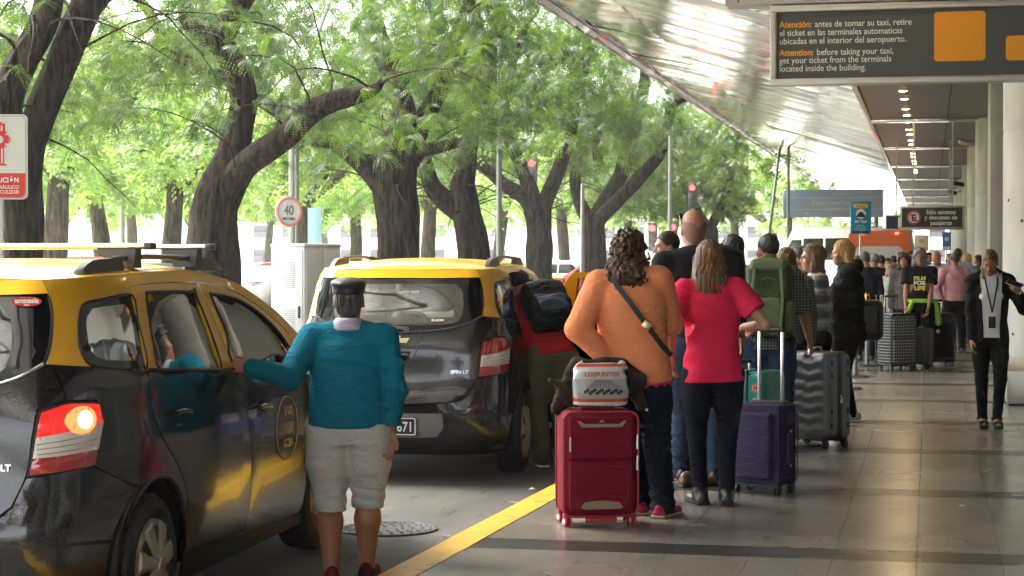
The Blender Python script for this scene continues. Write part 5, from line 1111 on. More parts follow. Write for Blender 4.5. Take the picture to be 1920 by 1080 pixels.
        if cuff:
            q = SDF(); q.loft([((hem-.50-.004)*h, 0, 0, .093*w_*h*hemw*fit[2]+e-.006, .068*bd*h+e-.006), ((hem-.47)*h, 0, 0, .093*w_*h*hemw*fit[2]+e-.003, .068*bd*h+e-.003)], rot=s.Rt, o=s.hip); s.part('rib_hem', q, m_)
        return s
    def trousers(s, m_, r=(.058, .036, .030), ease=.008, top=.54, hem=.02, name='trousers', amp=.004, flat=1.0, seat=1.0):
        h = s.H; g = SDF(); w_ = s.bw
        g.loft([(-.045*h, 0, 0, .082*w_*h+ease*.5, .060*s.bd*h+ease*.5), (.005*h, 0, -.004*h*seat, .090*w_*h+ease*.4, .066*s.bd*h*seat+ease*.4), ((top-.5)*h, 0, 0, .078*w_*h, .052*s.bd*h)], rot=rotm(0, 0, 0) if s.Rt[2, 2] > .9 else s.Rt, o=s.hip, k=.03)
        for k in (-1, 1):
            hj, kn, an = s.leg[k]; end = an+A3(0, 0, (hem-.045)*h); g.cone(hj+A3(0, -.006*h, 0), hj+(kn-hj)*.45, (r[0]+.001)*h*w_+ease, (.5*(r[0]+r[1])+.004)*h*w_+ease, k=.025); g.cone(hj+(kn-hj)*.45, kn, (.5*(r[0]+r[1])+.004)*h*w_+ease, r[1]*h+ease, k=.02); g.cone(kn, end, r[1]*h+ease, r[2]*h+ease, k=.02)
        zc = max(.012, hem*h) if hem > 0 else .012
        def za(P): return (.6 if h < 9 else 1)+1.0*np.exp(-((P[..., 2]-.28*h)/.09)**2)+1.2*np.exp(-((P[..., 2]-.07*h)/.07)**2)
        return s.part(name, g, m_, None, folds(amp, (8, 8, 24), int(s.u) % 13, za), lambda P: zc+min(s.leg[-1][2][2], s.leg[1][2][2])-.048*h-P[..., 2]) if True else s
    def shoes(s, m_, sole=None, kind='shoe', L=.155, high=0):
        h = s.H
        for k in (-1, 1):
            hj, kn, an = s.leg[k]; fa = R(s.feet[k][2]); f = A3(-math.sin(fa), math.cos(fa), 0); t = A3(f[1], -f[0], 0); b0 = A3(an[0], an[1], an[2]-.048*h)
            Rm = np.stack([t, f, A3(0, 0, 1)], 1); g = SDF(); a = L*h
            g.loft([(0, 0, 0, .036*h/1.7*1.2, .075), (.0, 0, 0, .036*h/1.7*1.2, .075)], k=.01) if False else None
            g.box(b0+f*(a*.22)+A3(0, 0, .024), (.024*h, a*.52, .018), .017, rot=Rm); g.ell(b0+f*(a*.50)+A3(0, 0, .030), (.026*h, a*.28, .027), rot=Rm, k=.02); g.ell(b0-f*(a*.10)+A3(0, 0, .045), (.0225*h, a*.24, .045), rot=Rm, k=.02)
            if high: g.cone(b0+A3(0, 0, .05), b0+A3(0, 0, .05+high), .030*h, .031*h, k=.02)
            nm = 'boot' if kind == 'boot' else kind; s.parts.append((nm, g.mesh(min(s.res, .0075) if s.lod else .011, None, lambda P: .010-P[..., 2]+b0[2]), m_))
            if sole:
                q = SDF(); q.box(b0+f*(a*.22)+A3(0, 0, .011), (.0262*h, a*.54, .011), .009, rot=Rm); q.ell(b0+f*(a*.52)+A3(0, 0, .011), (.0275*h, a*.27, .012), rot=Rm, k=.01); s.parts.append(('sole', q.mesh(min(s.res, .0075) if s.lod else .011, None, lambda P: np.maximum(.0005-P[..., 2]+b0[2], P[..., 2]-b0[2]-.020)), sole))
        return s
    def hair(s, style, disp=None, res=None, L=.3, W=1.0, m_=None, hb=0):
        g = SDF(); k = .012; cutf = lambda P: .85*P[..., 1]-.526*P[..., 2]-.0243
        if style == 'short':
            g.ell((0, -.018, .040), (.080*W, .100, .093)); d = disp or strands(.0035, 110, 50); cut = lambda P: np.maximum(np.maximum(cutf(P), -.062-P[..., 2]+.0*P[..., 1]), .036-np.linalg.norm((P-A3(0, .0, -.015))*np.array([0, 1, .8]), axis=-1)-np.where(P[..., 2] > 0, 1, 0))
        elif style in ('long', 'curly', 'bob'):
            e = .012 if style != 'curly' else .026
            g.ell((0, -.018, .036), (.078+e, .098+e, .090+e*.8)); zb = -.075-L; fr = .0 if style != 'bob' else .01
            g.loft([(zb, 0, -.085-hb if style != 'bob' else -.04, .050*W, .022+hb*.3 if style != 'bob' else .05), (zb+.08, 0, -.085-hb if style != 'bob' else -.03, .088*W, .036+hb*.3 if style != 'bob' else .07), (-.12, 0, -.060-hb*.8, .098*W, .052+hb*.4), (-.04, 0, -.035, (.090+e*.7)*min(W, 1.1), .070), (.03, 0, -.02, .078+e*.5, .085)], k=.02, n=2.1)
            if style in ('curly', 'bob'):
                for x in (-1, 1): g.cone((x*.072, .0, .02), (x*.080, .012, -.10), .026+e*.3, .030+e*.3, k=.02)
            else:
                for x in (-1, 1): g.cone((x*.070, -.02, .02), (x*.082*W, -.045, -.14), .022, .026, k=.02)
            d = disp or (strands(.0065, 85, 7) if style != 'curly' else strands(.006, 60, 20, .022)); face = lambda P: .052-np.linalg.norm((P-A3(0, .085, -.03))*np.array([1.0, .62, .50]), axis=-1)
            cut = lambda P: np.maximum(np.where(P[..., 2] > -.03, cutf(P)-.008, -9), face(P))
        elif style == 'bun' or style == 'tied':
            g.ell((0, -.016, .038), (.078, .098, .091)).ell((0, -.115, .0), (.032, .034, .04), k=.01); d = disp or strands(.003, 100, 40); cut = lambda P: np.maximum(cutf(P), -.06-P[..., 2])
        elif style == 'fringe':
            g.loft([(-.085, 0, -.045, .040, .045), (-.055, 0, -.035, .060, .066), (-.01, 0, -.012, .0755, .092), (.035, 0, -.012, .0755, .0945), (.055, 0, -.012, .070, .088)], n=2.2, k=.01); d = disp or strands(.002, 130, 60); cut = lambda P: np.maximum(np.maximum(cutf(P), P[..., 2]-.052), .036-np.linalg.norm((P-A3(0, .0, -.015))*np.array([0, 1, .8]), axis=-1)-np.where(P[..., 2] > 0, 1, 0))
        me = g.mesh((res or s.fres)/s.hsc, d, cut, 'hair'); s.parts.append(('hair', xform(me, s.Rh*s.hsc, s.hc), m_ or s.hairm)); return s
def strapmb(pts, w_=.02, t=.003, nrm=(0, -1, 0)):
    mb = MB(); pts = [Vector(p) for p in pts]; v = []
    for i, p in enumerate(pts):
        d = (pts[min(i+1, len(pts)-1)]-pts[max(0, i-1)]).normalized(); n_ = Vector(nrm[i] if isinstance(nrm, list) else nrm); sd = d.cross(n_).normalized(); n2 = sd.cross(d).normalized()
        v += [p-sd*w_/2-n2*t, p+sd*w_/2-n2*t, p+sd*w_/2+n2*t, p-sd*w_/2+n2*t]
    f = [(i*4+k, i*4+(k+1) % 4, i*4+4+(k+1) % 4, i*4+4+k) for i in range(len(pts)-1) for k in range(4)]; mb.faces(v, f+[(0, 1, 2, 3)]); return mb
black_c = cloth('black_cloth', (.012, .012, .013)); jean = cloth('dark_denim', (.010, .013, .024), var=.3, bump=.5); jean2 = cloth('blue_denim', (.035, .06, .11), var=.3, bump=.5)
blk_leather = mat('black_leather', (.012, .012, .012), .35, bump=.3, bs=60); whitec = cloth('white_cloth', (.62, .60, .57))
# --- man in the teal jumper beside the nearest taxi
m = Figure('older man in teal jumper, beige shorts and black cap touching the nearest taxi', 654, 368, 1.54, z=ROAD, skin='tan', lod=2, build_=1.27, depth_=1.28, head=(4, 0, 2), feet={-1: (-.085, -.03, 8), 1: (.085, .10, -8)}, hairc='pepper', shz=.806, sneck=-.004, hs=.99)
teal = cloth('teal_knit', (.006, .165, .25), .9, bump=.5, bs=220, var=.1)
m.arms(-1, m.px(478, 688, -.30), pole=(-.25, -.5, -1), d=(-1, .12, .10), n=(0, .9, -.35), curl=.35, ls=1.02); m.arms(1, m.px(733, 812, -.02), pole=(.8, -.5, 0), d=(-.12, -.05, -1), n=(-.25, -1, 0), curl=.55)
m.thumb = {1: -1}
m.top(teal, .018, hem=.515, name='jumper', amp=.0075, cuff=1, neck=.066, fit=(1.02, 1.13, 1.0), belly=.012, folds_=(6, 6, 15)).trousers(cloth('beige_print', (.56, .53, .48), var=.06), (.052, .043, .042), ease=.014, top=.54, hem=.235, name='shorts', amp=.004)
g = SDF(); g.loft([(-.01, 0, 0, .086, .086), (.035, 0, .0, .074, .076), (.052, 0, .0, .066, .068)], rot=m.Rt, o=m.nb+m.Rt@A3(0, -.012, -.012)); m.part('collar', g, cloth('lilac_cloth', (.52, .48, .60)), None, None, lambda P: .046-np.linalg.norm((P-m.nb)[..., :2], axis=-1)*1.0-.0)
g = SDF(); g.ell((0, -.012, .098), (.094, .112, .030)).loft([(.045, 0, -.014, .083, .102), (.085, 0, -.014, .086, .105)], n=2.1, k=.01); g.cone((-.05, .07, .058), (.05, .07, .058), .016, k=.02, flat=((0, 0, 1), .5)); g.cone((-.03, .10, .052), (.03, .10, .052), .012, k=.03, flat=((0, 0, 1), .5))
m.parts.append(('cap', xform(g.mesh(.005, folds(.004, (22, 22, 40), 2)), m.Rh*m.hsc, m.hc+m.Rh@A3(0, 0, -.008)), mat('cap_leather', (.018, .018, .017), .45, bump=.5, bs=35)))
m.hair('fringe'); m.shoes(cloth('red_black_trainer', (.25, .02, .02), col2=(.01, .01, .01)), mat('sole_dark', (.02, .02, .02), .7)); m.done(legs='bare')
# small motif printed over the shorts
sh = bpy.data.materials['beige_print']; n, p = nodes(sh); vo = n.nodes.new('ShaderNodeTexVoronoi'); vo.inputs['Scale'].default_value = 32; tc = n.nodes.new('ShaderNodeTexCoord'); n.links.new(tc.outputs['Object'], vo.inputs['Vector'])
lt_ = n.nodes.new('ShaderNodeMath'); lt_.operation = 'LESS_THAN'; lt_.inputs[1].default_value = .12; n.links.new(vo.outputs['Distance'], lt_.inputs[0]); mx_ = n.nodes.new('ShaderNodeMix'); mx_.data_type = 'RGBA'; mx_.inputs[7].default_value = (.30, .27, .25, 1); n.links.new(lt_.outputs[0], mx_.inputs[0]); n.links.new(p.inputs['Base Color'].links[0].from_socket, mx_.inputs[6]); n.links.new(mx_.outputs[2], p.inputs['Base Color'])
# --- woman in the orange sweatshirt
m = Figure('curly-haired woman in orange sweatshirt standing behind the red suitcase', 1222, 320, 1.70, skin='light', lod=2, fem=True, build_=1.12, depth_=1.15, hip=(-.10, 0, .85), roll=-4, head=(4, 5, -8), feet={-1: (-.06, .12, 8), 1: (.065, -.02, -28)}, hairc='brown', sneck=-.012)
orange = cloth('orange_fleece', (.90, .30, .13), .95, var=.07, bump=.5, bs=150)
m.arms(-1, m.px(1138, 676, -.10), pole=(-1, -.25, -.2), d=(.9, .1, -.35), n=(0, 1, -.2), curl=.35); m.arms(1, m.px(1240, 600, .36), pole=(.6, -1, -1), d=(0, 1, .2), n=(-1, 0, 0), curl=.7)
m.top(orange, .030, hem=.462, name='sweatshirt', amp=.0075, cuff=1, neck=.062, fit=(1.0, 1.1, 1.02), sl=1.0, folds_=(6, 6, 14)).trousers(jean, (.056, .040, .038), ease=.008, hem=.015, amp=.005).hair('curly', L=.17, W=1.25, hb=.055)
m.shoes(cloth('pink_canvas', (.42, .03, .08)), mat('sole_cream', (.5, .42, .30), .6)); a = [m.T(-.062, -.055, .838), m.T(-.045, -.094, .80), m.T(-.005, -.108, .74), m.T(.045, -.104, .66), m.T(.095, -.085, .585), m.T(.125, -.04, .55)]
m.raw('bag_strap', strapmb(a, .030, .003), mat('strap_black', (.02, .02, .02), .5)); mb = MB(); mb.box(-.026, .026, -.006, .004, -.022, .022, .004, M=Matrix.Translation(m.T(.045, -.109, .66)) @ Matrix.Rotation(R(35), 4, 'Y')); m.raw('strap_buckle', mb, mat('brass', (.55, .42, .2), .3, 1))
mb = MB(); n_ = 42; v = []; f = []; zz = (.462-.50)*m.H
for i in range(n_):
    t_ = 2*math.pi*i/n_; q = A3(.098*1.22*1.69*math.cos(t_)+.02*math.cos(t_), (.068*1.2*1.69+.018)*math.sin(t_), 0); v += [m.hip+m.Rt@(q+A3(0, 0, zz+.02)), m.hip+m.Rt@(q*.99+A3(0, 0, zz-(.028 if i % 2 else .012)))]
for i in range(n_): f.append((2*i, 2*((i+1) % n_), 2*((i+1) % n_)+1, 2*i+1))
mb.faces(v, f); m.raw('blouse_hem', mb, cloth('magenta_cloth', (.55, .04, .14))); m.done()
# --- woman in the pink T-shirt
m = Figure('woman with long straight hair in pink T-shirt and black boots holding the purple suitcase handle', 1336, 305, 1.635, skin='light', lod=2, fem=True, build_=1.10, depth_=1.08, roll=-2, head=(0, 2, 4), feet={-1: (-.075, .02, 14), 1: (.085, -.02, -2)}, hairc='lightbrown')
m.arms(-1, m.px(1262, 668, .10), pole=(-.3, -1, 0), curl=.4); m.arms(1, m.px(1398, 612, .14), pole=(.8, -.6, -.8), d=(.5, .75, -.15), n=(-.1, .1, -1), curl=.9)
m.top(cloth('pink_jersey', (.78, .028, .095), .85, var=.06, bump=.15), .016, sleeve='short', hem=.463, name='t_shirt', amp=.006, neck=.066, fit=(.97, .98, 1.0), folds_=(7, 7, 13)).trousers(jean, (.054, .034, .027), ease=.004, hem=.04, amp=.0045).hair('long', L=.26, W=1.2, hb=.03)
m.shoes(blk_leather, mat('sole_dark', (.02,)*3), kind='boot', high=.03); m.done()
# --- bald man with the black rucksack
def rucksack(fig, c, size, m_, nm='rucksack', rot=None, straps=True, pocket=None, extra=True, label=None, cat='rucksack', res=.012, pm=None):
    """a worn bag: its own thing, hung on the figure's shoulders"""
    o = fig.o; w_, d, h = size; g = SDF(); Rr = rot if rot is not None else fig.Rt
    g.box((0, 0, 0), (w_/2, d/2, h/2), min(.06, d*.45), rot=None); g.box((0, -d*.42, -h*.14), (w_*.36, d*.22, h*.26), .035, k=.01); g.ell((0, 0, h*.40), (w_*.42, d*.50, h*.18), k=.03)
    root = empty('rucksack', (0, 0, 0), 0, label, cat); M = Matrix.Translation(fig.loc) @ Matrix.Rotation(fig.yaw, 4, 'Z') @ Matrix.Translation(Vector(c)) @ Matrix(Rr.tolist()).to_4x4(); root.matrix_world = M; root.matrix_basis = M
    link('bag_body', g.mesh(res, folds(.009, (9, 9, 12), 5)), m_, root); g = SDF(); g.box((0, -d*.64, -h*.16), (w_*.33, .022, h*.2), .02); link('pocket', g.mesh(res, folds(.005, (12, 12, 15), 8)), pm or m_, root)
    if straps:
        for x in (-1, 1):
            mb = strapmb([(x*w_*.28, d*.45, h*.36), (x*w_*.30, d*.45+.09, h*.40), (x*w_*.34, d*.45+.17, h*.22), (x*w_*.38, d*.45+.15, -.02), (x*w_*.34, d*.4, -h*.36)], .05, .006, [(0, 0, 1), (0, .3, 1), (0, 1, .3), (0, 1, 0), (0, 0, -1)]); mb.build('shoulder_strap', m_, root)
        mb = MB(); mb.tube([(-.05, d*.3, h*.52), (-.04, d*.3, h*.58), (.04, d*.3, h*.58), (.05, d*.3, h*.52)], .008, 8); mb.build('grab_handle', m_, root)
    if extra:
        mb = MB(); mb.tube([(-w_*.40, -d*.36, h*.24), (0, -d*.56, h*.30), (w_*.40, -d*.36, h*.24)], .004, 6); mb.build('zip', mat('zip_metal', (.3, .3, .3), .3, 1), root)
    return root
m = Figure('bald man in black T-shirt with sunglasses pushed back, behind the woman in pink', 1312, 276, 1.85, skin='mid', lod=2, build_=1.12, roll=-4, head=(8, 3, 14), feet={-1: (-.12, .1, 5), 1: (.1, .0, -5)}, hairc='pepper')
m.arms(-1, m.px(1290, 700, .25)); m.arms(1, m.px(1398, 640, .2)); m.top(black_c, .02, sleeve='short', hem=.48, name='t_shirt').trousers(jean2, ease=.012)
m.hair('fringe', disp=strands(.0006, 100, 60), m_=mat('stubble', (.25, .135, .09), .7)); m.shoes(blk_leather)
mb = MB(); mb.tube([(.030*-1, .1, .09), (-.078, .04, .085), (-.086, -.03, .035)], .004, 6); mb.box(-.085, -.055, .03, .085, .055, .095, .01); me_ = bpy.data.meshes.new('sunglasses'); mb.bm.to_mesh(me_); mb.bm.free(); m.parts.append(('sunglasses', xform(me_, m.Rh*m.hsc, m.hc), frit)); m.done()
rucksack(m, m.T(.075, -.115, .70), (.34, .19, .52), cloth('black_nylon', (.010, .010, .011), .55), label='large black rucksack on the back of the bald man')
# --- bearded young man, three-quarter face to the left
m = Figure('bearded young man with dark hair looking left past the orange sweatshirt', 1257, 226, 1.73, yaw=108, skin='light', lod=2, head=(0, 0, 2), hairc='dark', beard=True, hs=1.03, nose=1.1); m.hang(-1).hang(1); m.top(cloth('grey_jersey', (.36, .36, .37)), .015, sleeve='short', name='t_shirt').trousers(jean).hair('short'); m.shoes(blk_leather).done()
m = Figure('woman with long dark brown hair half hidden behind the bald man', 1372, 238, 1.71, skin='light', fem=True, head=(0, 4, 25), hairc='dark'); m.hang(-1).hang(1); m.top(black_c, .015, name='jacket').trousers(jean).hair('long', L=.22); m.shoes(blk_leather).done()
# --- man with the green rucksack
m = Figure('dark-haired man in blue jeans with green hiking rucksack on his back', 1440, 240, 1.70, skin='mid', lod=1, build_=1.12, yaw=-14, head=(0, 0, 38), hairc='dark', feet={-1: (-.1, 0, 4), 1: (.12, .06, -4)})
m.arms(-1, m.px(1400, 640, .2)); m.arms(1, m.px(1524, 655, .05), pole=(1, -.4, 0), curl=.9, d=(.1, .3, -1)); m.top(plaid('check_shirt', (.10, .11, .08), (.02, .03, .02), (.3, .3, .25), 40), .02, sleeve='elbow', hem=.47, name='shirt').trousers(jean2, ease=.012).hair('short'); m.shoes(blk_leather).done()
gb = rucksack(m, m.T(0.02, -.125, .70), (.34, .24, .58), cloth('olive_nylon', (.065, .095, .035), .6), label='green hiking rucksack with lighter side pockets and straps', pm=cloth('sage_nylon', (.16, .21, .10), .6))
for x in (-1, 1):
    mb = strapmb([(x*.10, -.165, .24), (x*.12, -.215, .0), (x*.10, -.18, -.24)], .02, .004); mb.build('compression_strap', mat('strap_sage', (.2, .24, .14), .6), gb)
sg_ = mat('sage_nylon', (.16, .21, .10), .6); q_ = SDF(); q_.box((0, -.03, .27), (.14, .13, .05), .045); link('lid', q_.mesh(.012, folds(.006, (9, 9, 12), 5)), sg_, gb)
for x in (-1, 1): q_ = SDF(); q_.box((x*.15, -.04, -.12), (.04, .08, .12), .035); link('side_pocket', q_.mesh(.012, folds(.006, (9, 9, 12), 5)), sg_, gb)
mb = MB(); mb.tube([(.05+.035*math.cos(a_), -.20, -.22+.035*math.sin(a_)) for a_ in np.linspace(0, 6.28, 14)], .004, 6, False); mb.build('gear_loop', mat('strap_sage', (.2, .24, .14)), gb)
m = Figure('woman with straight brown hair just behind the green rucksack', 1474, 222, 1.61, skin='light', fem=True, head=(0, 0, 10), hairc='lightbrown'); m.hang(-1).hang(1); m.top(plaid('check_shirt', (.10, .11, .08), (.02, .03, .02), (.3, .3, .25), 40), .018, name='shirt').trousers(jean).hair('long', L=.18); m.shoes(blk_leather).done()
# --- woman with glasses in the checked wrap
m = Figure('woman with glasses and wavy brown hair wrapped in a grey checked shawl', 1532, 214, 1.63, yaw=86, skin='light', fem=True, build_=1.1, head=(-2, 0, 8), hairc='lightbrown', lod=1, hs=1.0)
m.arms(-1, m.px(1530, 655, 0)+A3(0, .1, 0), pole=(-.5, -1, 0)); m.arms(1, m.px(1560, 640, 0)); wrap = plaid('grey_check', (.34, .33, .30), (.05, .05, .05), (.55, .54, .5), 7)
m.trousers(black_c); g = SDF(); h = m.H
g.loft([(.40*h, 0, 0, .15, .11), (.50*h, 0, 0, .155, .125), (.62*h, 0, .0, .175, .13), (.72*h, 0, 0, .195, .125), (.79*h, 0, -.005, .16, .10), (.835*h, 0, 0, .09, .08), (.85*h, 0, 0, .075, .07)]); g.cone(m.sh[-1], m.arm[-1][0], .07, .06, k=.04); g.cone(m.sh[1], m.arm[1][0], .07, .06, k=.04)
m.part('shawl', g, wrap, None, folds(.012, (6, 6, 9), 4), lambda P: np.maximum(.42*h-P[..., 2], P[..., 2]-.865*h)).hair('bob', L=.10, W=1.05)
mb = MB()
for x in (-1, 1): mb.tube([(x*.030+.019*math.cos(a_), .100, .002+.015*math.sin(a_)) for a_ in np.linspace(0, 6.28, 14)], .0022, 5, False); mb.tube([(x*.050, .098, .005), (x*.074, .05, .004), (x*.076, .0, .0)], .002, 5)
mb.tube([(-.011, .102, .004), (.011, .102, .004)], .002, 5); me_ = bpy.data.meshes.new('glasses'); mb.bm.to_mesh(me_); mb.bm.free(); m.parts.append(('glasses', xform(me_, m.Rh*m.hsc, m.hc), trim)); m.shoes(blk_leather).done()
m = Figure('dark-haired person right behind the woman with glasses, face hidden', 1507, 205, 1.62, yaw=60, skin='mid', hairc='dark'); m.hang(-1).hang(1); m.top(plaid('check_shirt', (.10, .11, .08), (.02, .03, .02), (.3, .3, .25), 40)).trousers(jean).hair('short'); m.shoes(blk_leather).done()
# --- blonde woman in black
m = Figure('blonde woman in profile wearing a black hooded jacket and white shoes', 1588, 203, 1.69, yaw=84, skin='light', fem=True, build_=1.2, depth_=1.2, head=(-3, 0, 12), hairc='blonde', lod=1, feet={-1: (-.08, .05, 0), 1: (.08, -.05, 0)})
m.arms(-1, m.px(1592, 640, 0), pole=(0, -1, 0)); m.arms(1, m.px(1600, 600, 0)+A3(0, .15, 0)); m.top(black_c, .03, hem=.44, name='jacket', amp=.009).trousers(black_c, (.055, .034, .026)).hair('long', L=.13, W=1.12); m.shoes(whitec); 
g = SDF(); g.box(m.px(1612, 600, 0)+A3(.0, -.06, 0), (.11, .15, .19), .07); m.part('shoulder_bag', g, mat('quilted_black', (.012, .012, .013), .45, bump=.6, bs=30)); g = SDF(); g.ell(m.T(0, -.055, .85), (.10, .06, .07)); m.part('hood', g, black_c); m.done()
# --- child behind the red suitcase
m = Figure('small child in striped top hidden between the red suitcase and the orange sweatshirt', 1190, 300, .98, skin='light', fem=True, lod=1, hs=.82, hairc='brown', build_=1.1); m.hang(-1).hang(1)
st = mat('striped_cloth', (.05, .45, .38), .85); n, p = nodes(st); tc = n.nodes.new('ShaderNodeTexCoord'); wv = n.nodes.new('ShaderNodeTexWave'); wv.bands_direction = 'Z'; wv.inputs['Scale'].default_value = 9; n.links.new(tc.outputs['Object'], wv.inputs[0]); cr = n.nodes.new('ShaderNodeValToRGB'); cr.color_ramp.interpolation = 'CONSTANT'; cr.color_ramp.elements[0].color = (.04, .40, .32, 1); cr.color_ramp.elements[1].color = (.60, .05, .14, 1); cr.color_ramp.elements[1].position = .5; n.links.new(wv.outputs['Fac'], cr.inputs[0]); n.links.new(cr.outputs[0], p.inputs['Base Color'])
m.top(st, .012, name='striped_top').trousers(jean2, ease=.012).hair('bob', L=.03); m.shoes(blk_leather).done()
# --- person in red leaning into the second taxi
m = Figure('person in red top and olive trousers leaning into the second taxi', 1030, 238, 1.74, z=ROAD, skin='light', lod=1, build_=1.12, depth_=1.1, yaw=20, pitch=40, roll=-7, hip=(0, -.02, .86), feet={-1: (-.05, .02, -10), 1: (.12, -.06, -8)}, head=(8, 0, 0), hairc='dark')
m.arms(-1, s_ if False else m.sh[-1]+A3(-.05, .35, -.2), pole=(-1, 0, -.5), d=(0, 1, -.3), n=(0, 0, -1)); m.arms(1, m.sh[1]+A3(.02, .38, -.18), pole=(1, 0, -.5), d=(0, 1, -.3), n=(0, 0, -1))
m.top(cloth('red_fleece', (.50, .012, .022), .9), .022, hem=.47, name='fleece', amp=.007).trousers(cloth('olive_cotton', (.115, .105, .055), .85, var=.15), (.062, .046, .040), ease=.014, hem=.01, amp=.007, top=.57).hair('short'); m.shoes(mat('shoe_dark', (.03, .03, .03), .6), mat('sole_white', (.6, .6, .58), .5)).done()
navy = plaid('navy_check', (.012, .014, .022), (.006, .006, .010), (.05, .09, .18), 50)
rucksack(m, m.T(0.03, -.115, .70), (.36, .20, .42), cloth('navy_nylon', (.012, .013, .018), .6), label='black and blue checked rucksack on the person leaning into the taxi', pm=navy)
# --- man in white bending by the white car across the road
m = Figure('man in white T-shirt bending into the open white car across the road', 494, 118, 1.74, z=ROAD, yaw=-58, pitch=38, skin='tan', lod=0, hip=(0, -.1, .86), feet={-1: (-.1, 0, 0), 1: (.1, .12, 0)}, hairc='pepper', build_=1.25)
m.arms(-1, m.sh[-1]+A3(0, .25, -.4), pole=(0, -1, 0)); m.arms(1, m.sh[1]+A3(0, .2, -.42), pole=(0, -1, 0)); m.top(whitec, .03, sleeve='short', name='t_shirt').trousers(cloth('pale_denim', (.22, .27, .33))).hair('short'); m.shoes(blk_leather).done()
# --- woman with the phone, walking towards us
m = Figure('fair-haired woman in black blazer and lanyard walking and reading her phone', 1856, 212, 1.62, yaw=172, skin='tan', fem=True, lod=2, head=(-26, 0, -12), feet={-1: (-.05, .10, 0, .012), 1: (.055, -.10, 4, .0)}, hairc='lightbrown', build_=.96)
m.arms(1, m.px(1825, 640, 0)+A3(.02, .04, 0), pole=(.5, -1, 0), d=(0, .2, -1), curl=.5); m.arms(-1, m.px(1897, 548, -.24), pole=(-.5, -.3, -1), d=(.55, .5, .5), n=(.6, -.3, .6), curl=.8)
m.top(mat('blouse_white', (.80, .79, .76), .6), .008, sleeve='none', hem=.50, name='blouse', neck=.058, amp=.004, bust=.012); m.trousers(black_c, (.052, .033, .024), ease=.003, hem=.05, amp=.003)
h = m.H; g = SDF(); e = .020; st = [(-.03, 0, 0, .095, .066), (.03, 0, 0, .092, .064), (.10, 0, 0, .080, .058), (.17, 0, 0, .087, .060), (.25, 0, 0, .092, .058), (.30, 0, -.008, .078, .046), (.34, 0, -.008, .046, .038)]
g.loft([(z*h, cx*h, cy_*h, a*h*.96+e, b*h+e) for z, cx, cy_, a, b in st], k=.03, rot=m.Rt, o=m.hip)
for k in (-1, 1): el, wr = m.arm[k]; g.cone(m.nb, m.sh[k], .036*h+.012, .033*h+.012, k=.03); g.cone(m.sh[k], el, .032*h+.012, .026*h+.010, k=.02); g.cone(el, el+(wr-el)*.88, .026*h+.010, .02*h+.008, k=.02)
ctr = m.hip; m.part('blazer', g, black_c, None, folds(.005, (8, 8, 14), 3), lambda P: np.maximum(-(P[..., 2]-(ctr[2]-.03*h)), np.minimum(np.minimum(P[..., 1]-.0, .075+.06*(P[..., 2]-1.0)-np.abs(P[..., 0])), 9) if True else 0))
mb = strapmb([m.T(-.035, .02, .85), m.T(-.03, .065, .79), m.T(-.012, .088, .70), m.T(0, .09, .64)], .014, .002, (0, 1, 0)); m.raw('lanyard', mb, trim); mb = strapmb([m.T(.035, .02, .85), m.T(.03, .065, .79), m.T(.012, .088, .70), m.T(0, .09, .64)], .014, .002, (0, 1, 0)); m.raw('lanyard', mb, trim)
mb = MB(); mb.box(-.03, .03, 0, .006, -.05, .05, .003, M=Matrix.Translation(m.T(0, .085, .585))); m.raw('name_badge', mb, trim)
for x in (-1, 1): g = SDF(); g.cone(m.arm[x][1]-(m.arm[x][1]-m.arm[x][0])*.16, m.arm[x][1]-(m.arm[x][1]-m.arm[x][0])*.03, .0255, .026); m.part('cuff', g, whitec, .006)
m.hair('tied'); g = SDF(); g.cone((.045, .055, .06), (.070, .03, -.04), .012, .012); g.cone((.068, .02, -.04), (.06, .05, -.22), .018, .012); m.parts.append(('hair', xform(g.mesh(.006, strands(.004, 90, 9)), m.Rh*m.hsc, m.hc), HAIR['ash']))
sm = mat('sandal', (.015, .013, .012), .5); sk_ = m.skin
for k in (-1, 1):
    hj, kn, an = m.leg[k]; b0 = A3(an[0], an[1], an[2]-.048*h); g = SDF(); g.box(b0+A3(0, .045, .018), (.040, .115, .018), .010); m.part('sandal_sole', g, sm, .007); g = SDF(); g.box(b0+A3(0, .10, .050), (.044, .024, .022), .015); g.cone(b0+A3(0, .09, .055), b0+A3(0, 0, .085), .012, k=.01); g.cone(b0+A3(-.03, -.01, .085), b0+A3(.03, -.01, .085), .022, k=.01); g.box(b0+A3(0, -.05, .05), (.034, .02, .045), .015, k=.01); m.part('sandal_strap', g, sm, .006)
ob = m.done(); hd = m.arm[-1][1]+A3(.045, .06, .075)
ph = empty('phone', (0, 0, 0), 0, 'smartphone held up in the hand of the woman in the black blazer', 'phone'); ph.matrix_basis = Matrix.Translation(m.loc) @ Matrix.Rotation(m.yaw, 4, 'Z') @ Matrix.Translation(Vector(hd)) @ Matrix.Rotation(R(-35), 4, 'X') @ Matrix.Rotation(R(55), 4, 'Z')
mb = MB(); mb.box(-.036, .036, -.075, .075, -.004, .004, .004); mb.build('phone_case', mat('gold_case', (.5, .38, .28), .35, .7), ph); mb = MB(); mb.box(-.033, .033, -.07, .07, .0041, .005); mb.build('screen', frit, ph)
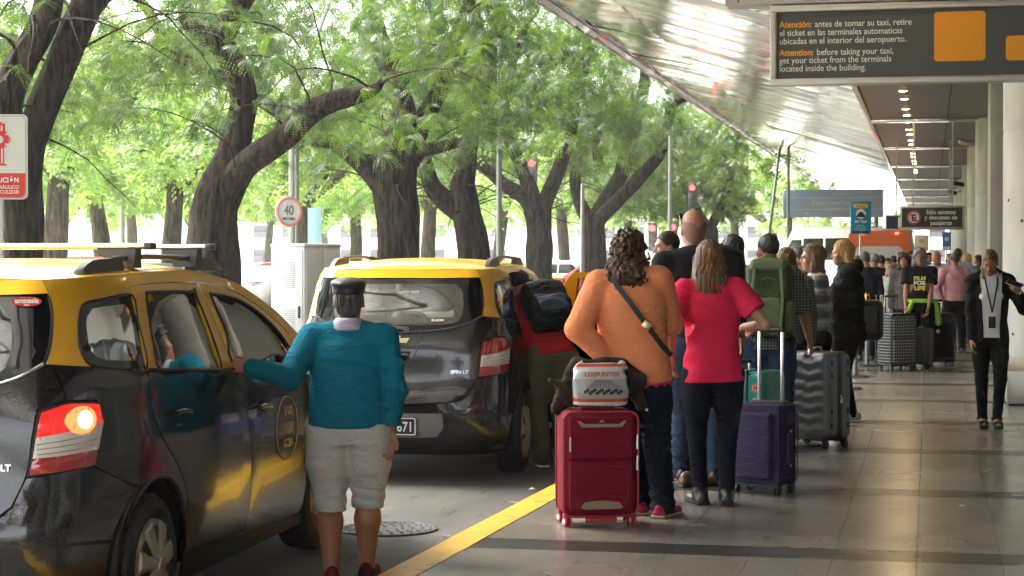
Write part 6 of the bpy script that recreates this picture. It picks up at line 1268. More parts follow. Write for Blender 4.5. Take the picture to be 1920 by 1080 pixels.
# --- group further along the queue
def far_p(label, u, s_, H, **k):
    arms_ = k.pop('arms', 'hang'); topm = k.pop('top', black_c); bot = k.pop('bot', black_c); hs_ = k.pop('hair', 'short'); sl = k.pop('sleeve', 'long'); L = k.pop('L', .15); nm = k.pop('tname', 'shirt'); xt = k.pop('xt', None); em = k.pop('ease', .016); hemz = k.pop('hem', .48)
    m = Figure(label, u, s_, H, lod=k.pop('lod', 0), **k)
    if arms_ == 'hang': m.hang(-1).hang(1)
    else: arms_(m)
    m.top(topm, em, sleeve=sl, name=nm, hem=hemz).trousers(bot)
    if hs_: m.hair(hs_, L=L)
    m.shoes(blk_leather)
    if xt: xt(m)
    m.done(); return m
def a1(m): m.arms(1, m.px(1695, 585, -.10), pole=(1, -.5, -.3), d=(.2, .8, -.5), curl=.8); m.arms(-1, m.px(1733, 588, -.22), pole=(-1, -.4, 0), d=(0, .2, -1), curl=.7)
def x1(m):
    g = SDF(); h = m.H; g.loft([(.545*h, 0, 0, .100*h*1.15+.025, .07*h+.05), (.575*h, 0, 0, .094*h*1.15+.03, .07*h+.05)]); g.cone(m.T(-.13, .02, .55), m.T(-.155, .02, .38), .03, .05, k=.03); g.cone(m.T(.06, .10, .55), m.T(.10, .11, .46), .03, .04, k=.02); m.part('tied_jacket', g, cloth('lime_cloth', (.30, .55, .05), .8), .012, folds(.01, (10, 10, 8), 3), None)
    for i, (tx, z, sx, c) in enumerate((('FILM', .735, .07, 1), ('FOR', .695, .075, 0), ('LIFE', .652, .075, 1))):
        me = textmesh(tx, sx*1.0, .002, align='CENTER', bold=.003, xs=1.15); M = Matrix.Translation(Vector(m.T(.0, .098+.002*i, z))) @ Matrix.Rotation(math.pi, 4, 'Z') @ Matrix.Rotation(math.pi/2, 4, 'X'); me.transform(M); m.parts.append(('shirt_print', me, mat('print_yellow' if c else 'print_white', (.75, .62, .05) if c else (.7, .7, .7), .6)))
    mb = MB()
    for x in (-1, 1): mb.tube([(x*.030+.019*math.cos(a_), .100, .002+.015*math.sin(a_)) for a_ in np.linspace(0, 6.28, 12)], .0022, 5, False)
    me_ = bpy.data.meshes.new('glasses'); mb.bm.to_mesh(me_); mb.bm.free(); m.parts.append(('glasses', xform(me_, m.Rh*m.hsc, m.hc), trim))
far_p('grey-haired woman in black printed T-shirt with a lime jacket tied at her waist', 1724, 136, 1.64, yaw=168, skin='tan', fem=True, build_=1.18, depth_=1.15, hairc='grey', hair='curly', L=-.06, sleeve='short', tname='t_shirt', arms=a1, xt=x1, lod=1, head=(0, 0, 0), hem=.47)
def a2(m): m.arms(-1, m.px(1710, 515, -.12), pole=(-1, 0, -1), d=(-.2, 0, 1), n=(1, 0, 0), curl=.8); m.hang(1)
far_p('curly-haired woman in a grey scarf holding a phone to her ear', 1697, 128, 1.58, yaw=165, skin='tan', fem=True, hairc='dark', hair='curly', L=.10, top=cloth('grey_mottled', (.25, .23, .21), col2=(.10, .09, .09)), arms=a2, head=(0, 8, -5))
far_p('short blonde woman in white cardigan and grey top', 1672, 126, 1.43, yaw=150, skin='mid', fem=True, build_=1.2, hairc='ash', hair='bob', L=-.02, top=whitec, tname='cardigan', ease=.03, bot=cloth('white_cloth', (.62, .60, .57)))
far_p('bald man in pale blue shirt looking down behind the grey-haired woman', 1758, 116, 1.64, yaw=150, skin='mid', build_=1.15, hair=None, top=cloth('pale_blue', (.40, .48, .62)), head=(-22, 0, 0), hairc='grey')
def a3(m): m.arms(-1, m.px(1765, 565, -.05), pole=(-1, -.3, 0)); m.hang(1)
m = far_p('man in pink shirt and black trousers seen from behind', 1790, 118, 1.60, skin='tan', build_=1.18, depth_=1.15, hairc='pepper', top=cloth('pink_shirt', (.62, .30, .32), .8), arms=a3, feet={-1: (-.10, 0, 5), 1: (.13, .06, -5)}, hem=.515, lod=1)
m = far_p('man with dark cap facing away beyond the man in pink shirt', 1796, 104, 1.68, skin='mid', build_=1.1, hairc='dark', top=cloth('pale_blue', (.40, .48, .62)))
far_p('woman with blonde hair half hidden by the column edge', 1814, 100, 1.60, fem=True, hairc='blonde', hair='long', top=cloth('pale_blue', (.40, .48, .62)), yaw=30)
QL = [('man with close-cropped head in the queue behind the blonde woman', 1622, 128, 1.60, 'pepper', 'short', (.02, .02, .03), 0), ('grey-haired man in dark shirt in the queue', 1640, 117, 1.58, 'grey', 'short', (.02, .025, .03), 10), ('person in a lime green top in the middle of the queue', 1652, 110, 1.55, 'dark', 'short', (.22, .42, .05), 0), ('man wearing dark sunglasses in the queue', 1664, 104, 1.50, 'dark', 'short', (.03, .03, .03), 170),
      ('dark-haired man between the curly woman and the coach', 1690, 98, 1.62, 'dark', 'short', (.05, .05, .06), 140), ('woman with brown hair in front of the coach', 1706, 100, 1.64, 'brown', 'long', (.08, .07, .07), 160), ('man in orange and black jacket far in the queue', 1676, 90, 1.55, 'dark', 'short', (.5, .18, .02), 20), ('person in black with dark hair at the start of the queue barrier', 1612, 118, 1.55, 'dark', 'long', (.02, .02, .02), 40),
      ('far person in a grey top near the coach', 1640, 80, 1.60, 'dark', 'short', (.2, .2, .2), 0), ('far man in blue jacket near the coach', 1740, 88, 1.62, 'dark', 'short', (.05, .10, .25), 180), ('far person in white top at the end of the pavement', 1780, 76, 1.62, 'brown', 'long', (.5, .5, .5), 160)]
for i, (lb, u, s_, H_, hc_, hr_, c_, yw) in enumerate(QL): far_p(lb, u, s_, H_, yaw=yw, skin='mid' if i % 2 else 'light', fem=hr_ == 'long', hairc=hc_, hair=hr_, top=cloth('queue_top_%d' % i, c_), bot=jean if i % 2 else black_c)
g2 = far_p('far woman in dark clothes standing at the columns', 1836, 84, 1.58, fem=True, hairc='dark', hair='long', yaw=90)
# ============================================================ LUGGAGE
def place(name, u, s_, yaw, label, cat, group=None, z=0.): return empty(name, foot(u, s_, z), YAW+R(yaw), label, cat, group)
def caster(par, x, y, m_, r_=.024, swivel=0, hub=None):
    mb = MB(); S = TR(x, y, r_, 0, 0, swivel) @ Matrix.Rotation(math.pi/2, 4, 'Y')
    for dx in (-.011, .011): mb.lathe([(0, dx-.008), (r_*.8, dx-.008), (r_, dx-.005), (r_, dx+.005), (r_*.8, dx+.008), (0, dx+.008)], 18, S, cap=False)
    w_ = mb.build('caster', m_, par); mb = MB(); mb.box(-.020, .020, -.012, .018, r_*1.2, r_*2.5, .005, M=TR(x, y, 0, 0, 0, swivel)); mb.box(-.004, .004, -.010, .010, r_*.3, r_*1.6, .002, M=TR(x, y, 0, 0, 0, swivel)); mb.build('caster_fork', m_, w_)
    if hub:
        mb = MB()
        for dx in (-.020, .020): mb.lathe([(0, dx), (r_*.55, dx), (r_*.6, dx*.95)], 14, S)
        mb.build('caster_hub', hub, w_)
def handle_(par, x0, y, z0, z1, w_, m_, grip, r_=.008):
    for x in (-1, 1): mb = MB(); mb.box(x0+x*w_/2-r_, x0+x*w_/2+r_, y-r_*.7, y+r_*.7, z0, z1, .003); mb.build('handle_tube', m_, par)
    mb = MB(); mb.box(x0-w_/2-.018, x0+w_/2+.018, y-.014, y+.014, z1-.004, z1+.026, .011, 3); mb.build('handle_grip', grip, par)
blk = mat('suitcase_black', (.015, .015, .015), .5); alu = mat('aluminium', (.72, .72, .72), .28, 1)
# red fabric suitcase, front face towards us
def soft_case(par, w_, d, h, m_, z0=.055, r_=.05, top=0):
    mb = MB(); mb.box(-w_/2, w_/2, -d/2, d/2, z0, z0+h, r_, 5); return mb.build('shell', m_, par, 60)
def piping(par, w_, y, z0, h, r_, m_, rad=.006, nm='piping'):
    P = [(a, y, b+z0+h/2) for a, b in rrect(w_, h, r_, 6)]; mb = MB(); mb.tube(P+[P[0]], rad, 7, False); return mb.build(nm, m_, par, 60)
redf = cloth('red_fabric', (.22, .008, .026), .8, var=.08, bump=.5, bs=400); redp = mat('red_piping', (.42, .03, .05), .45); taupe = mat('taupe_rubber', (.28, .22, .14), .6)
c = place('suitcase', 1119, 329, 8, 'large red fabric suitcase on four wheels standing in the foreground', 'suitcase')
soft_case(c, .43, .26, .60, redf); piping(c, .425, -.132, .06, .59, .05, redp); piping(c, .425, .132, .06, .59, .05, redp)
mb = MB(); mb.box(-.185, .185, -.158, -.12, .095, .375, .035, 4); p1 = mb.build('front_pocket', redf, c, 60); piping(p1, .30, -.160, .13, .215, .05, mat('red_dark', (.17, .006, .02), .7), .004)
mb = MB(); mb.box(-.185, .185, -.154, -.12, .385, .63, .035, 4); p2 = mb.build('front_pocket', redf, c, 60)
mb = MB(); mb.prism([(-.14, .045), (-.115, .010), (.115, .010), (.14, .045), (.125, .047), (.10, .028), (-.10, .028), (-.125, .047)], 0, .006, TR(0, -.153, .555, math.pi/2)); mb.build('pull_trim', taupe, p2, 30)
mb = MB(); mb.prism([(-.12, -.012), (-.10, .018), (-.03, .026), (.03, .026), (.10, .018), (.12, -.012), (.10, -.020), (-.10, -.020)], 0, .006, TR(0, -.158, .125, math.pi/2)); mb.build('base_trim', taupe, p1, 30)
me = textmesh('◣◥', .03) if False else None
mb = MB(); mb.prism([(-.018, 0), (0, .016), (.018, 0)], 0, .003, TR(0, -.155, .592, math.pi/2)); mb.build('maker_tag', taupe, p2)
for x, z in ((-.178, .46), (.205, .35), (.205, .47)): mb = MB(); mb.tube([(x, -.150, z+.05), (x-.003, -.158, z+.01), (x-.002, -.156, z-.03)], [.004, .005, .007], 6); mb.build('zip_pull', alu, c)
for x in (-.19, .19):
    for y in (-.10, .10): caster(c, x, y, redp if y < 0 else redp, .030, .3 if x < 0 else -.2, mat('hub_white', (.7, .7, .7), .3))
mb = MB(); mb.box(-.09, .09, -.15, -.11, .025, .055, .008); mb.build('foot_grip', redp, c); mb = MB(); mb.box(-.10, .10, -.03, .03, .655, .68, .011, 3); mb.build('top_grip', redp, c)
SUIT = c
# printed shopping bag standing on the red suitcase
g = SDF(); g.loft([(0, 0, 0, .150, .09), (.07, .005, 0, .158, .095), (.15, -.005, 0, .152, .078), (.205, -.006, 0, .142, .040), (.235, -.03, 0, .10, .018)], n=3.2, k=.02); g.cone((.10, 0, .19), (.135, .0, .225), .03, .014, k=.02, flat=((0, 1, 0), .5)); g.cone((-.12, 0, .20), (-.10, .0, .255), .025, .010, k=.02, flat=((0, 1, 0), .5)); bagm = mat('bag_plastic', (.50, .50, .48), .32, bump=.5, bs=12)
n, p = nodes(bagm); tc = n.nodes.new('ShaderNodeTexCoord'); sx = n.nodes.new('ShaderNodeSeparateXYZ'); n.links.new(tc.outputs['Object'], sx.inputs[0]); r = n.nodes.new('ShaderNodeValToRGB'); r.color_ramp.interpolation = 'CONSTANT'
for pos, c_ in ((0, (.62, .60, .58, 1)), (.08, (.55, .08, .01, 1)), (.16, (.42, .40, .37, 1)), (.60, (.60, .61, .60, 1)), (.86, (.62, .10, .03, 1)), (.93, (.6, .6, .6, 1))):
    e = r.color_ramp.elements.new(pos) if pos not in (0,) else r.color_ramp.elements[0]; e.color = c_
r.color_ramp.elements.remove(r.color_ramp.elements[-1]); mu = n.nodes.new('ShaderNodeMath'); mu.operation = 'MULTIPLY'; mu.inputs[1].default_value = 4.0; n.links.new(sx.outputs['Z'], mu.inputs[0]); n.links.new(mu.outputs[0], r.inputs[0]); n.links.new(r.outputs[0], p.inputs['Base Color'])
o = link('carrier_bag', g.mesh(.006, folds(.013, (17, 17, 9), 3)), bagm); o.matrix_basis = SUIT.matrix_basis @ TR(.012, -.02, .682); tag(o, 'crumpled printed plastic carrier bag standing on top of the red suitcase', 'bag')
g2 = lambda x: -.095
me = textmesh('LOSPUNTOS', .034, .0, align='CENTER', bold=.001, xs=1.05)
def wrapbag(me, zc):
    a = np.empty(len(me.vertices)*3, np.float32); me.vertices.foreach_get('co', a); a = a.reshape(-1, 3); X = a[:, 0].copy(); Z = a[:, 1]+zc; a[:, 1] = -(np.interp(Z, [.09, .17, .225], [.095, .075, .035]))*(1-np.abs(X/.16)**3)**(1/3)-.010; a[:, 0] = X; a[:, 2] = Z; me.vertices.foreach_set('co', a.ravel()); me.update(); return me
link('bag_print', wrapbag(me, .165), mat('print_orange', (.6, .10, .02), .5), o)
mb = MB(); rg_ = random.Random(2)
for i in range(16): x = -.10+.0135*i; zc = .080+.01*math.sin(i*2.1); mb.prism([(x+.011*math.cos(t_), zc+.010*math.sin(t_)) for t_ in np.linspace(0, 5.6, 8)], .102, .1035, Matrix.Rotation(math.pi/2, 4, 'X'))
for i in range(11): x = -.10+.02*i; mb.prism([(x*.35, .145), (x*.35+.003, .145), (x+.004, .100), (x, .100)], .101, .1025, Matrix.Rotation(math.pi/2, 4, 'X'))
q = mb.build('bag_print', mat('print_dark', (.04, .04, .035), .6), o); tag(q, kind='stuff')
# brown jacket draped over arm and suitcase
g = SDF(); g.loft([(.0, 0, 0, .24, .05), (.06, 0, 0, .235, .065), (.11, 0, 0, .15, .055)], n=2.3, k=.03); g.cone((-.14, 0, .05), (-.245, 0, -.16), .060, .045, k=.05).cone((.12, 0, .07), (.25, 0, -.12), .055, .040, k=.05).cone((-.1, 0, .08), (.1, 0, .09), .05, k=.04)
o = link('jacket', g.mesh(.009, folds(.020, (11, 9, 7), 12)), cloth('brown_cloth', (.035, .024, .019), .9, var=.3)); o.matrix_basis = SUIT.matrix_basis @ TR(.03, .06, .80, 0, R(3), 0); tag(o, 'dark brown jacket draped from the hand of the woman in orange over the red suitcase', 'jacket')
mb = MB(); mb.lathe([(0, 0), (.008, 0), (.008, .003)], 12, TR(.27, -.045, -.14, math.pi/2)); mb.build('button', alu, o)
# purple suitcase
pur = cloth('purple_fabric', (.040, .030, .080), .75, bump=.5, bs=400, var=.1); purd = mat('purple_dark', (.018, .012, .036), .6)
c = place('suitcase', 1432, 291, -38, 'dark purple fabric suitcase with its metal handle pulled out', 'suitcase'); soft_case(c, .36, .24, .52, pur, .06, .035)
piping(c, .355, -.121, .065, .51, .04, purd, .005); piping(c, .355, .121, .065, .51, .04, purd, .005); mb = MB(); mb.box(-.135, .135, -.15, -.10, .10, .53, .03, 4); pk = mb.build('front_pocket', pur, c, 60)
handle_(c, 0, .085, .58, 1.04, .17, alu, trim, .009); mb = MB(); mb.box(-.125, .125, .04, .12, .575, .592, .008); mb.build('handle_well', blk, c)
mb = MB(); mb.box(.181, .20, -.03, .03, .19, .40, .009, 3); mb.build('side_handle', purd, c)
for z in (.19, .41): mb = MB(); mb.lathe([(0, 0), (.010, 0), (.010, .004)], 12, TR(.196, 0, z, 0, math.pi/2)); mb.build('rivet', mat('brass', (.5,)*3), c)
mb = MB(); mb.box(.18, .192, -.03, .03, .46, .53, .004); mb.build('lock', trim, c); mb = MB(); mb.box(-.178+.0, -.184, -.02, .03, .42, .45, .003); mb.build('name_plate', alu, c)
for x in (-.15, .15):
    for y in (-.09, .09): caster(c, x, y, blk, .027, .5*x)
# teal hard suitcase with stickers, on the trolley side
def ribbed(par, w_, d, h, m_, nrib=6, vert=True, z0=.05, r_=.05, amp=.008, both=True):
    """hard shell with pressed ribs"""
    mb = MB(); rr = rrect(w_, d, r_, 6); n_ = len(rr); ks = 34; v = []; 
    P = []
    for i, (x, y) in enumerate(rr): P.append((x, y))
    # fine outline
    Q = []
    for i in range(n_):
        a, b = Vector(P[i]).to_2d() if False else Vector((P[i][0], P[i][1])), Vector((P[(i+1) % n_][0], P[(i+1) % n_][1])); kk = max(1, int((b-a).length/.008))
        for q in range(kk): Q.append(a+(b-a)*q/kk)
    N_ = len(Q); per = sum((Q[(i+1) % N_]-Q[i]).length for i in range(N_)); acc = 0; S_ = []
    for i in range(N_): S_.append(acc); acc += (Q[(i+1) % N_]-Q[i]).length
    for k in range(ks+1):
        t_ = k/ks; z = z0+h*t_; e = min(t_, 1-t_)*h; sh = 1-(max(0, 1-e/r_)**2)*.5*r_/max(w_, d)*2.2
        for i, q in enumerate(Q):
            fade = min(1, e/.06); 
            if vert: rb = math.cos(q.x/w_*2*math.pi*nrib) if abs(q.y) > d/2-.01 else .0
            else: rb = math.cos(t_*2*math.pi*nrib+.9*math.sin(q.x*30)*1.0) if abs(q.y) > d/2-.01 and abs(q.x) < w_/2-.04 else 0
            rb = max(-1, min(1, rb*2.2)); u_ = q*sh; nn = q.normalized(); yy = u_.y+(amp*fade*rb*(1 if q.y > 0 else -1) if abs(q.y) > d/2-.01 else 0); v.append((u_.x, yy, z))
    f = [(k*N_+i, k*N_+(i+1) % N_, (k+1)*N_+(i+1) % N_, (k+1)*N_+i) for k in range(ks) for i in range(N_)]+[tuple(reversed(range(N_))), tuple(range(ks*N_, ks*N_+N_))]; mb.faces(v, f); return mb.build('shell', m_, par, 70)
tealp = mat('teal_plastic', (.03, .33, .27), .3, coat=.3)
c = place('suitcase', 1420, 262, 62, 'teal hard-shell suitcase with stickers between the pink T-shirt and the grey suitcase', 'suitcase'); ribbed(c, .44, .28, .66, tealp, 7, False, amp=.005)
mb = MB(); mb.box(-.225, .225, -.008, .008, .055, .72, .004); mb.build('zip_band', blk, c)
for k, (x, z, r_, c_) in enumerate(((-.235, .60, .035, (.6, .1, .1)), (-.235, .33, .045, (.05, .05, .06)), (-.235, .50, .03, (.7, .7, .65)), (-.235, .20, .035, (.7, .65, .6)))):
    mb = MB(); mb.lathe([(r_, 0), (r_, .002)], 20, TR(-.222, -.07+.0*k, z, 0, -math.pi/2)); sk = mb.build('sticker', mat('sticker_%d' % k, c_, .5), c); mb = MB()
    for q in range(8): a_ = q*math.pi/4; mb.lathe([(r_*.15, 0), (r_*.15, .001)], 8, TR(-.2242, -.07+r_*.6*math.cos(a_), z+r_*.6*math.sin(a_), 0, -math.pi/2))
    q = mb.build('sticker_print', mat('print_white', (.7, .7, .7), .6), sk); tag(q, kind='stuff')
handle_(c, 0, .10, .70, .76, .2, alu, trim)
for x in (-.17, .17):
    for y in (-.1, .1): caster(c, x, y, blk)
# big grey hard suitcase
gry = mat('grey_shell', (.16, .165, .17), .38, .5, bump=.3, bs=200)
c = place('suitcase', 1530, 233, -48, 'big silver-grey hard-shell suitcase with black zip band held by the man with the green rucksack', 'suitcase'); ribbed(c, .48, .33, .70, gry, 8, False, .06, amp=.005, r_=.06)
mb = MB(); mb.box(-.243, .243, -.035, .035, .055, .765, .012); mb.build('zip_band', blk, c); mb = MB(); mb.tube([(.247, 0, .42), (.256, .004, .40), (.254, 0, .36)], [.004, .006, .008], 7); mb.build('zip_pull', alu, c)
for y in (-.10, .10):
    for z in (.16, .27, .56, .66): mb = MB(); mb.box(.238, .247, y-.01, y+.01, z, z+.045, .004); mb.build('corner_stud', trim, c)
mb = MB(); mb.tube([(.0, -.09, .755), (0, -.075, .79), (0, .05, .79), (0, .065, .755)], .011, 8); mb.build('top_grip', alu, c)
mb = MB(); mb.box(-.04, .04, -.012, .012, .765, .80, .01); mb.build('lock', blk, c)
for x in (-.19, .19):
    for y in (-.12, .12): caster(c, x, y, blk, .03)
# luggage trolley with blue case
c = place('luggage_trolley', 1275, 272, -10, 'airport luggage trolley half hidden between the orange and pink tops', 'trolley')
mb = MB(); mb.box(-.28, .28, -.02, .02, .19, .22, .006); mb.box(-.30, -.27, -.1, .75, .19, .22, .006); mb.box(.27, .30, -.1, .75, .19, .22, .006); mb.box(-.28, .28, .2, .7, .195, .205); mb.build('deck', alu, c)
for x, y in ((-.22, 0), (.0, 0), (.24, .5)):
    mb = MB(); mb.lathe([(0, -.014), (.055, -.014), (.06, -.008), (.06, .008), (.055, .014), (0, .014)], 22, TR(x, y, .062) @ Matrix.Rotation(math.pi/2, 4, 'Y'), cap=False); wl = mb.build('wheel', rubber, c); mb = MB(); mb.box(x-.02, x+.02, y-.02, y+.02, .12, .19, .004); mb.box(x-.022, x-.018, y-.018, y+.018, .05, .14, .002); mb.box(x+.018, x+.022, y-.018, y+.018, .05, .14, .002); mb.build('wheel_fork', alu, wl)
for x in (-.25, .25): mb = MB(); mb.tube([(x, -.05, .2), (x, -.12, .6), (x, -.2, 1.0)], .014, 8); mb.build('upright', alu, c)
mb = MB(); mb.tube([(-.25, -.2, 1.0), (.25, -.2, 1.0)], .018, 10); mb.build('push_bar', trim, c)
b = place('suitcase', 1275, 268, -10, 'blue suitcase lying on the luggage trolley', 'suitcase'); b.location.z = .225; mb = MB(); mb.box(-.25, .25, 0, .62, 0, .21, .03, 3); mb.build('shell', mat('blue_fabric', (.03, .06, .22), .6), b); mb = MB(); mb.box(-.252, .252, -.004, .1, .075, .09); mb.build('zip_band', blk, b)
b = place('box', 1275, 267, -10, 'pale box resting on the blue suitcase on the trolley', 'box'); b.location.z = .437; mb = MB(); mb.box(-.2, .2, .04, .5, 0, .055, .006); mb.build('lid', mat('box_white', (.5, .5, .5), .6), b); mb = MB(); mb.box(-.195, .195, .045, .495, -.0005, .12 , .006); mb.build('box_side', mat('box_grey', (.15, .15, .16), .6), b)
# shoe of the hidden traveller
for k, (u, lb) in enumerate(((1300, 'worn brown shoe seen behind the black boots of the woman in pink'),)):
    b = place('shoe', u, 283, -70, lb, 'shoe'); g = SDF(); g.box((0, .03, .03), (.045, .13, .022), .02).ell((0, .10, .035), (.047, .07, .035), k=.02).ell((0, -.04, .055), (.04, .06, .05), k=.02); link('upper', g.mesh(.01), mat('brown_leather', (.10, .045, .022), .5, var=.2), b); mb = MB(); mb.box(-.048, .048, -.10, .17, 0, .018, .008); mb.build('sole', mat('sole_dark', (.02,)*3), b)
# cases of the grey-haired woman
c = place('suitcase', 1680, 139, 30, 'tall black and white checked fabric suitcase', 'suitcase'); pm_ = plaid('tartan', (.035, .04, .04), (.01, .01, .01), (.42, .44, .42), 24); soft_case(c, .44, .30, .70, pm_, .06); piping(c, .44, -.152, .065, .69, .05, blk, .010); piping(c, .44, .152, .065, .69, .05, blk, .010)
mb = MB(); mb.box(-.19, .19, -.19, -.14, .10, .42, .02); mb.build('front_pocket', pm_, c); mb = MB(); mb.box(-.19, .19, -.185, -.14, .44, .70, .02); mb.build('front_pocket', pm_, c); handle_(c, 0, .1, .74, .98, .2, blk, trim)
for x in (-.17, .17):
    for y in (-.11, .11): caster(c, x, y, blk)
c = place('suitcase', 1722, 137, 12, 'small dark grey ribbed hard suitcase in front of the grey-haired woman', 'suitcase'); ribbed(c, .38, .25, .50, mat('graphite_shell', (.07, .072, .07), .42), 5, True, amp=.010); handle_(c, 0, .08, .53, .80, .18, alu, trim)
mb = MB(); mb.box(.02, .07, -.06, -.055, .54, .59, .002, M=TR(0, 0, 0, 0, .4)); mb.build('luggage_label', mat('card_cream', (.6, .5, .4), .6), c)
for x in (-.15, .15):
    for y in (-.09, .09): caster(c, x, y, blk)
c = place('suitcase', 1757, 134, 10, 'black fabric suitcase beside the dark grey ribbed one', 'suitcase'); soft_case(c, .44, .28, .68, blk, .06); piping(c, .44, -.142, .065, .67, .05, trim); mb = MB(); mb.box(-.17, .17, -.165, -.13, .12, .60, .02); mb.build('front_pocket', black_c, c); handle_(c, 0, .1, .72, .90, .2, alu, trim)
for x in (-.17, .17):
    for y in (-.11, .11): caster(c, x, y, blk)
b = place('handbag', 1652, 130, 0, 'cream handbag carried by the short blonde woman', 'handbag'); b.location.z = .55; g = SDF(); g.box((0, 0, .13), (.06, .12, .13), .03); link('bag_body', g.mesh(.012), mat('cream_leather', (.5, .42, .25), .5), b); mb = MB(); mb.tube([(0, -.08, .25), (0, -.06, .42), (0, .06, .42), (0, .08, .25)], .008, 8); mb.build('strap', mat('cream_leather', (.5,)*3), b)
# queue barrier posts
def stanchion(u, s_, label, yb=True):
    c = place('queue_barrier_post', u, s_, 0, label, 'barrier post', 'queue barrier posts'); mb = MB(); mb.lathe([(0, 0), (.175, 0), (.175, .012), (.16, .022), (.04, .03), (.032, .04)], 32, cap=False); mb.build('base', mat('base_black', (.03, .03, .03), .4), c); mb = MB(); mb.lathe([(.032, .03), (.032, .90), (.030, .90)], 24); mb.build('pole', mat('post_grey', (.17, .19, .20), .35, .6), c)
    mb = MB(); mb.lathe([(.036, .90), (.036, 1.0), (.03, 1.01)], 24); h_ = mb.build('head', mat('post_yellow', (.75, .45, .02), .45), c); mb = MB(); mb.box(-.02, .02, -.042, -.03, .915, .985, .004); mb.build('belt_slot', trim, h_); mb = MB(); mb.lathe([(.034, 1.01), (.034, 1.03), (0, 1.032)], 24); mb.build('cap', trim, c); return c
S1 = stanchion(1626, 135, 'grey queue barrier post with yellow head nearest the checked suitcase'); S2 = stanchion(1604, 148, 'grey queue barrier post left of the one nearest the checked suitcase'); S3 = stanchion(1588, 163, 'grey queue barrier post close behind the blonde woman'); S4 = stanchion(1572, 178, 'barrier post mostly hidden by the blonde woman')
# ============================================================ SIGNS
frame_m = mat('sign_frame', (.52, .50, .44), .4, .6, var=.06); signg = mat('sign_grey', (.085, .088, .082), .5); orp = mat('sign_orange', (.88, .36, .015), .5); whp = mat('sign_white', (.80, .80, .76), .5)
s0 = 200; base = sp(1444, 161, s0); d0 = base.y; W_ = 3.25; HH = (161-12)/s0
c = empty('hanging_sign', (base.x, d0, base.z), 0, 'long dark hanging sign with ticket notice in Spanish and English and orange squares', 'sign')
mb = MB(); fr = .06
for (a, b_, z0_, z1_) in ((0, W_, 0, fr), (0, W_, HH-fr, HH), (0, fr, fr, HH-fr), (W_-fr, W_, fr, HH-fr)): mb.box(a+(.001 if a == 0 and z0_ == fr else 0), b_, -.04, .14, z0_, z1_, .006)
mb.build('frame', frame_m, c, 30); mb = MB(); mb.box(fr-.005, W_-fr+.005, -.005, .1, fr-.005, HH-fr+.005); mb.build('panel', signg, c); FX = lambda u: (u-1444)/s0
L1 = [('Atención:', ' antes de tomar su taxi, retire', 48), ('', 'el ticket en las terminales automaticas', 63.5), ('', 'ubicadas en el interior del aeropuerto.', 79), ('Attention:', ' before taking your taxi,', 100.5), ('', 'get your ticket from the terminals', 115), ('', 'located inside the building.', 130)]
for (a, b_, yb) in L1:
    z = (161-yb-5)/s0; x = FX(1461); sz = .083
    if a:
        me = textmesh(a, sz, 0, bold=.0022, xs=.93); wd = max(v.co.x for v in me.vertices); me.transform(TR(x, -.0065, z, math.pi/2)); link('lettering', me, orp, c); x += wd+.028
    me = textmesh(b_.strip(), sz, 0, bold=.0006, xs=.90 if 'autom' not in b_ else .885); me.transform(TR(x, -.0065, z, math.pi/2)); link('lettering', me, whp, c)
for (ua, ub, va, vb) in ((1742, 1834, 31, 122), (1870, 1919, 78, 123)):
    mb = MB(); mb.prism(rrect((ub-ua)/s0, (vb-va)/s0, .035, 6), 0, .004, TR(FX((ua+ub)/2)+.01, -.0052, (161-(va+vb)/2)/s0, math.pi/2)); mb.build('orange_square', orp, c)
for x in (.5, 2.7): mb = MB(); mb.box(x-.02, x+.02, .03, .07, HH, HH+1.75); mb.build('hanger', frame_m, c)
bm_ = tag(empty('beam', (0, 0, 0), 0, 'pale steel beam crossing under the canopy just above the hanging sign', 'beam'));
mb = MB(); zb = base.z+HH+.012; mb.box(base.x-.42, base.x+W_+.3, d0-.05, d0+.3, zb, zb+.5, .01); mb.build('web', mat('beam_paint', (.42, .41, .38), .5, var=.06), bm_)
for k in range(4): mb = MB(); mb.box(base.x-.3+k*.9, base.x-.29+k*.9, d0-.054, d0-.05, zb+.02, zb+.45); mb.build('joint', slat2, bm_)
# "Solo ascenso" sign
s1 = 78; q = sp(1687, 430, s1); c = empty('hanging_sign', q, 0, 'dark hanging sign reading Sólo ascenso y descenso de pasajeros with a no-parking roundel', 'sign'); W2, H2 = 118/s1, 44/s1; mb = MB(); mb.box(0, W2, 0, .16, 0, H2, .01); mb.build('casing', frame_m, c); mb = MB(); mb.box(.05, W2-.05, -.004, .001, .05, H2-.05); mb.build('panel', mat('sign_dark', (.03, .03, .028), .45), c)
for i, t_ in enumerate(('Sólo ascenso', 'y descenso de', 'pasajeros')): me = textmesh(t_, .145, 0, align='CENTER', bold=.004, xs=.92); me.transform(TR(W2*.64, -.008, H2-.20-.13*i, math.pi/2)); link('lettering', me, whp, c)
mb = MB(); mb.lathe([(.165, 0), (.165, .003)], 32, TR(.33, -.005, H2/2, math.pi/2)); mb.build('roundel', whp, c); mb = MB(); mb.tube([(.33+.145*math.cos(a_), -.010, H2/2+.145*math.sin(a_)) for a_ in np.linspace(0, 6.283, 32)], .018, 6, False); mb.tube([(.33-.10, -.010, H2/2+.10), (.33+.10, -.010, H2/2-.10)], .015, 6); mb.build('red_ring', mat('sign_red', (.6, .02, .02), .5), c)
me = textmesh('E', .22, 0, align='CENTER', bold=.008); me.transform(TR(.33, -.0085, H2/2-.078, math.pi/2)); link('lettering', me, trim, c); mb = MB(); mb.box(.3, .34, .06, .1, H2, H2+2.0); mb.build('hanger', frame_m, c); mb = MB(); mb.box(W2-.3, W2-.26, .06, .1, H2, H2+2.0); mb.build('hanger', frame_m, c)
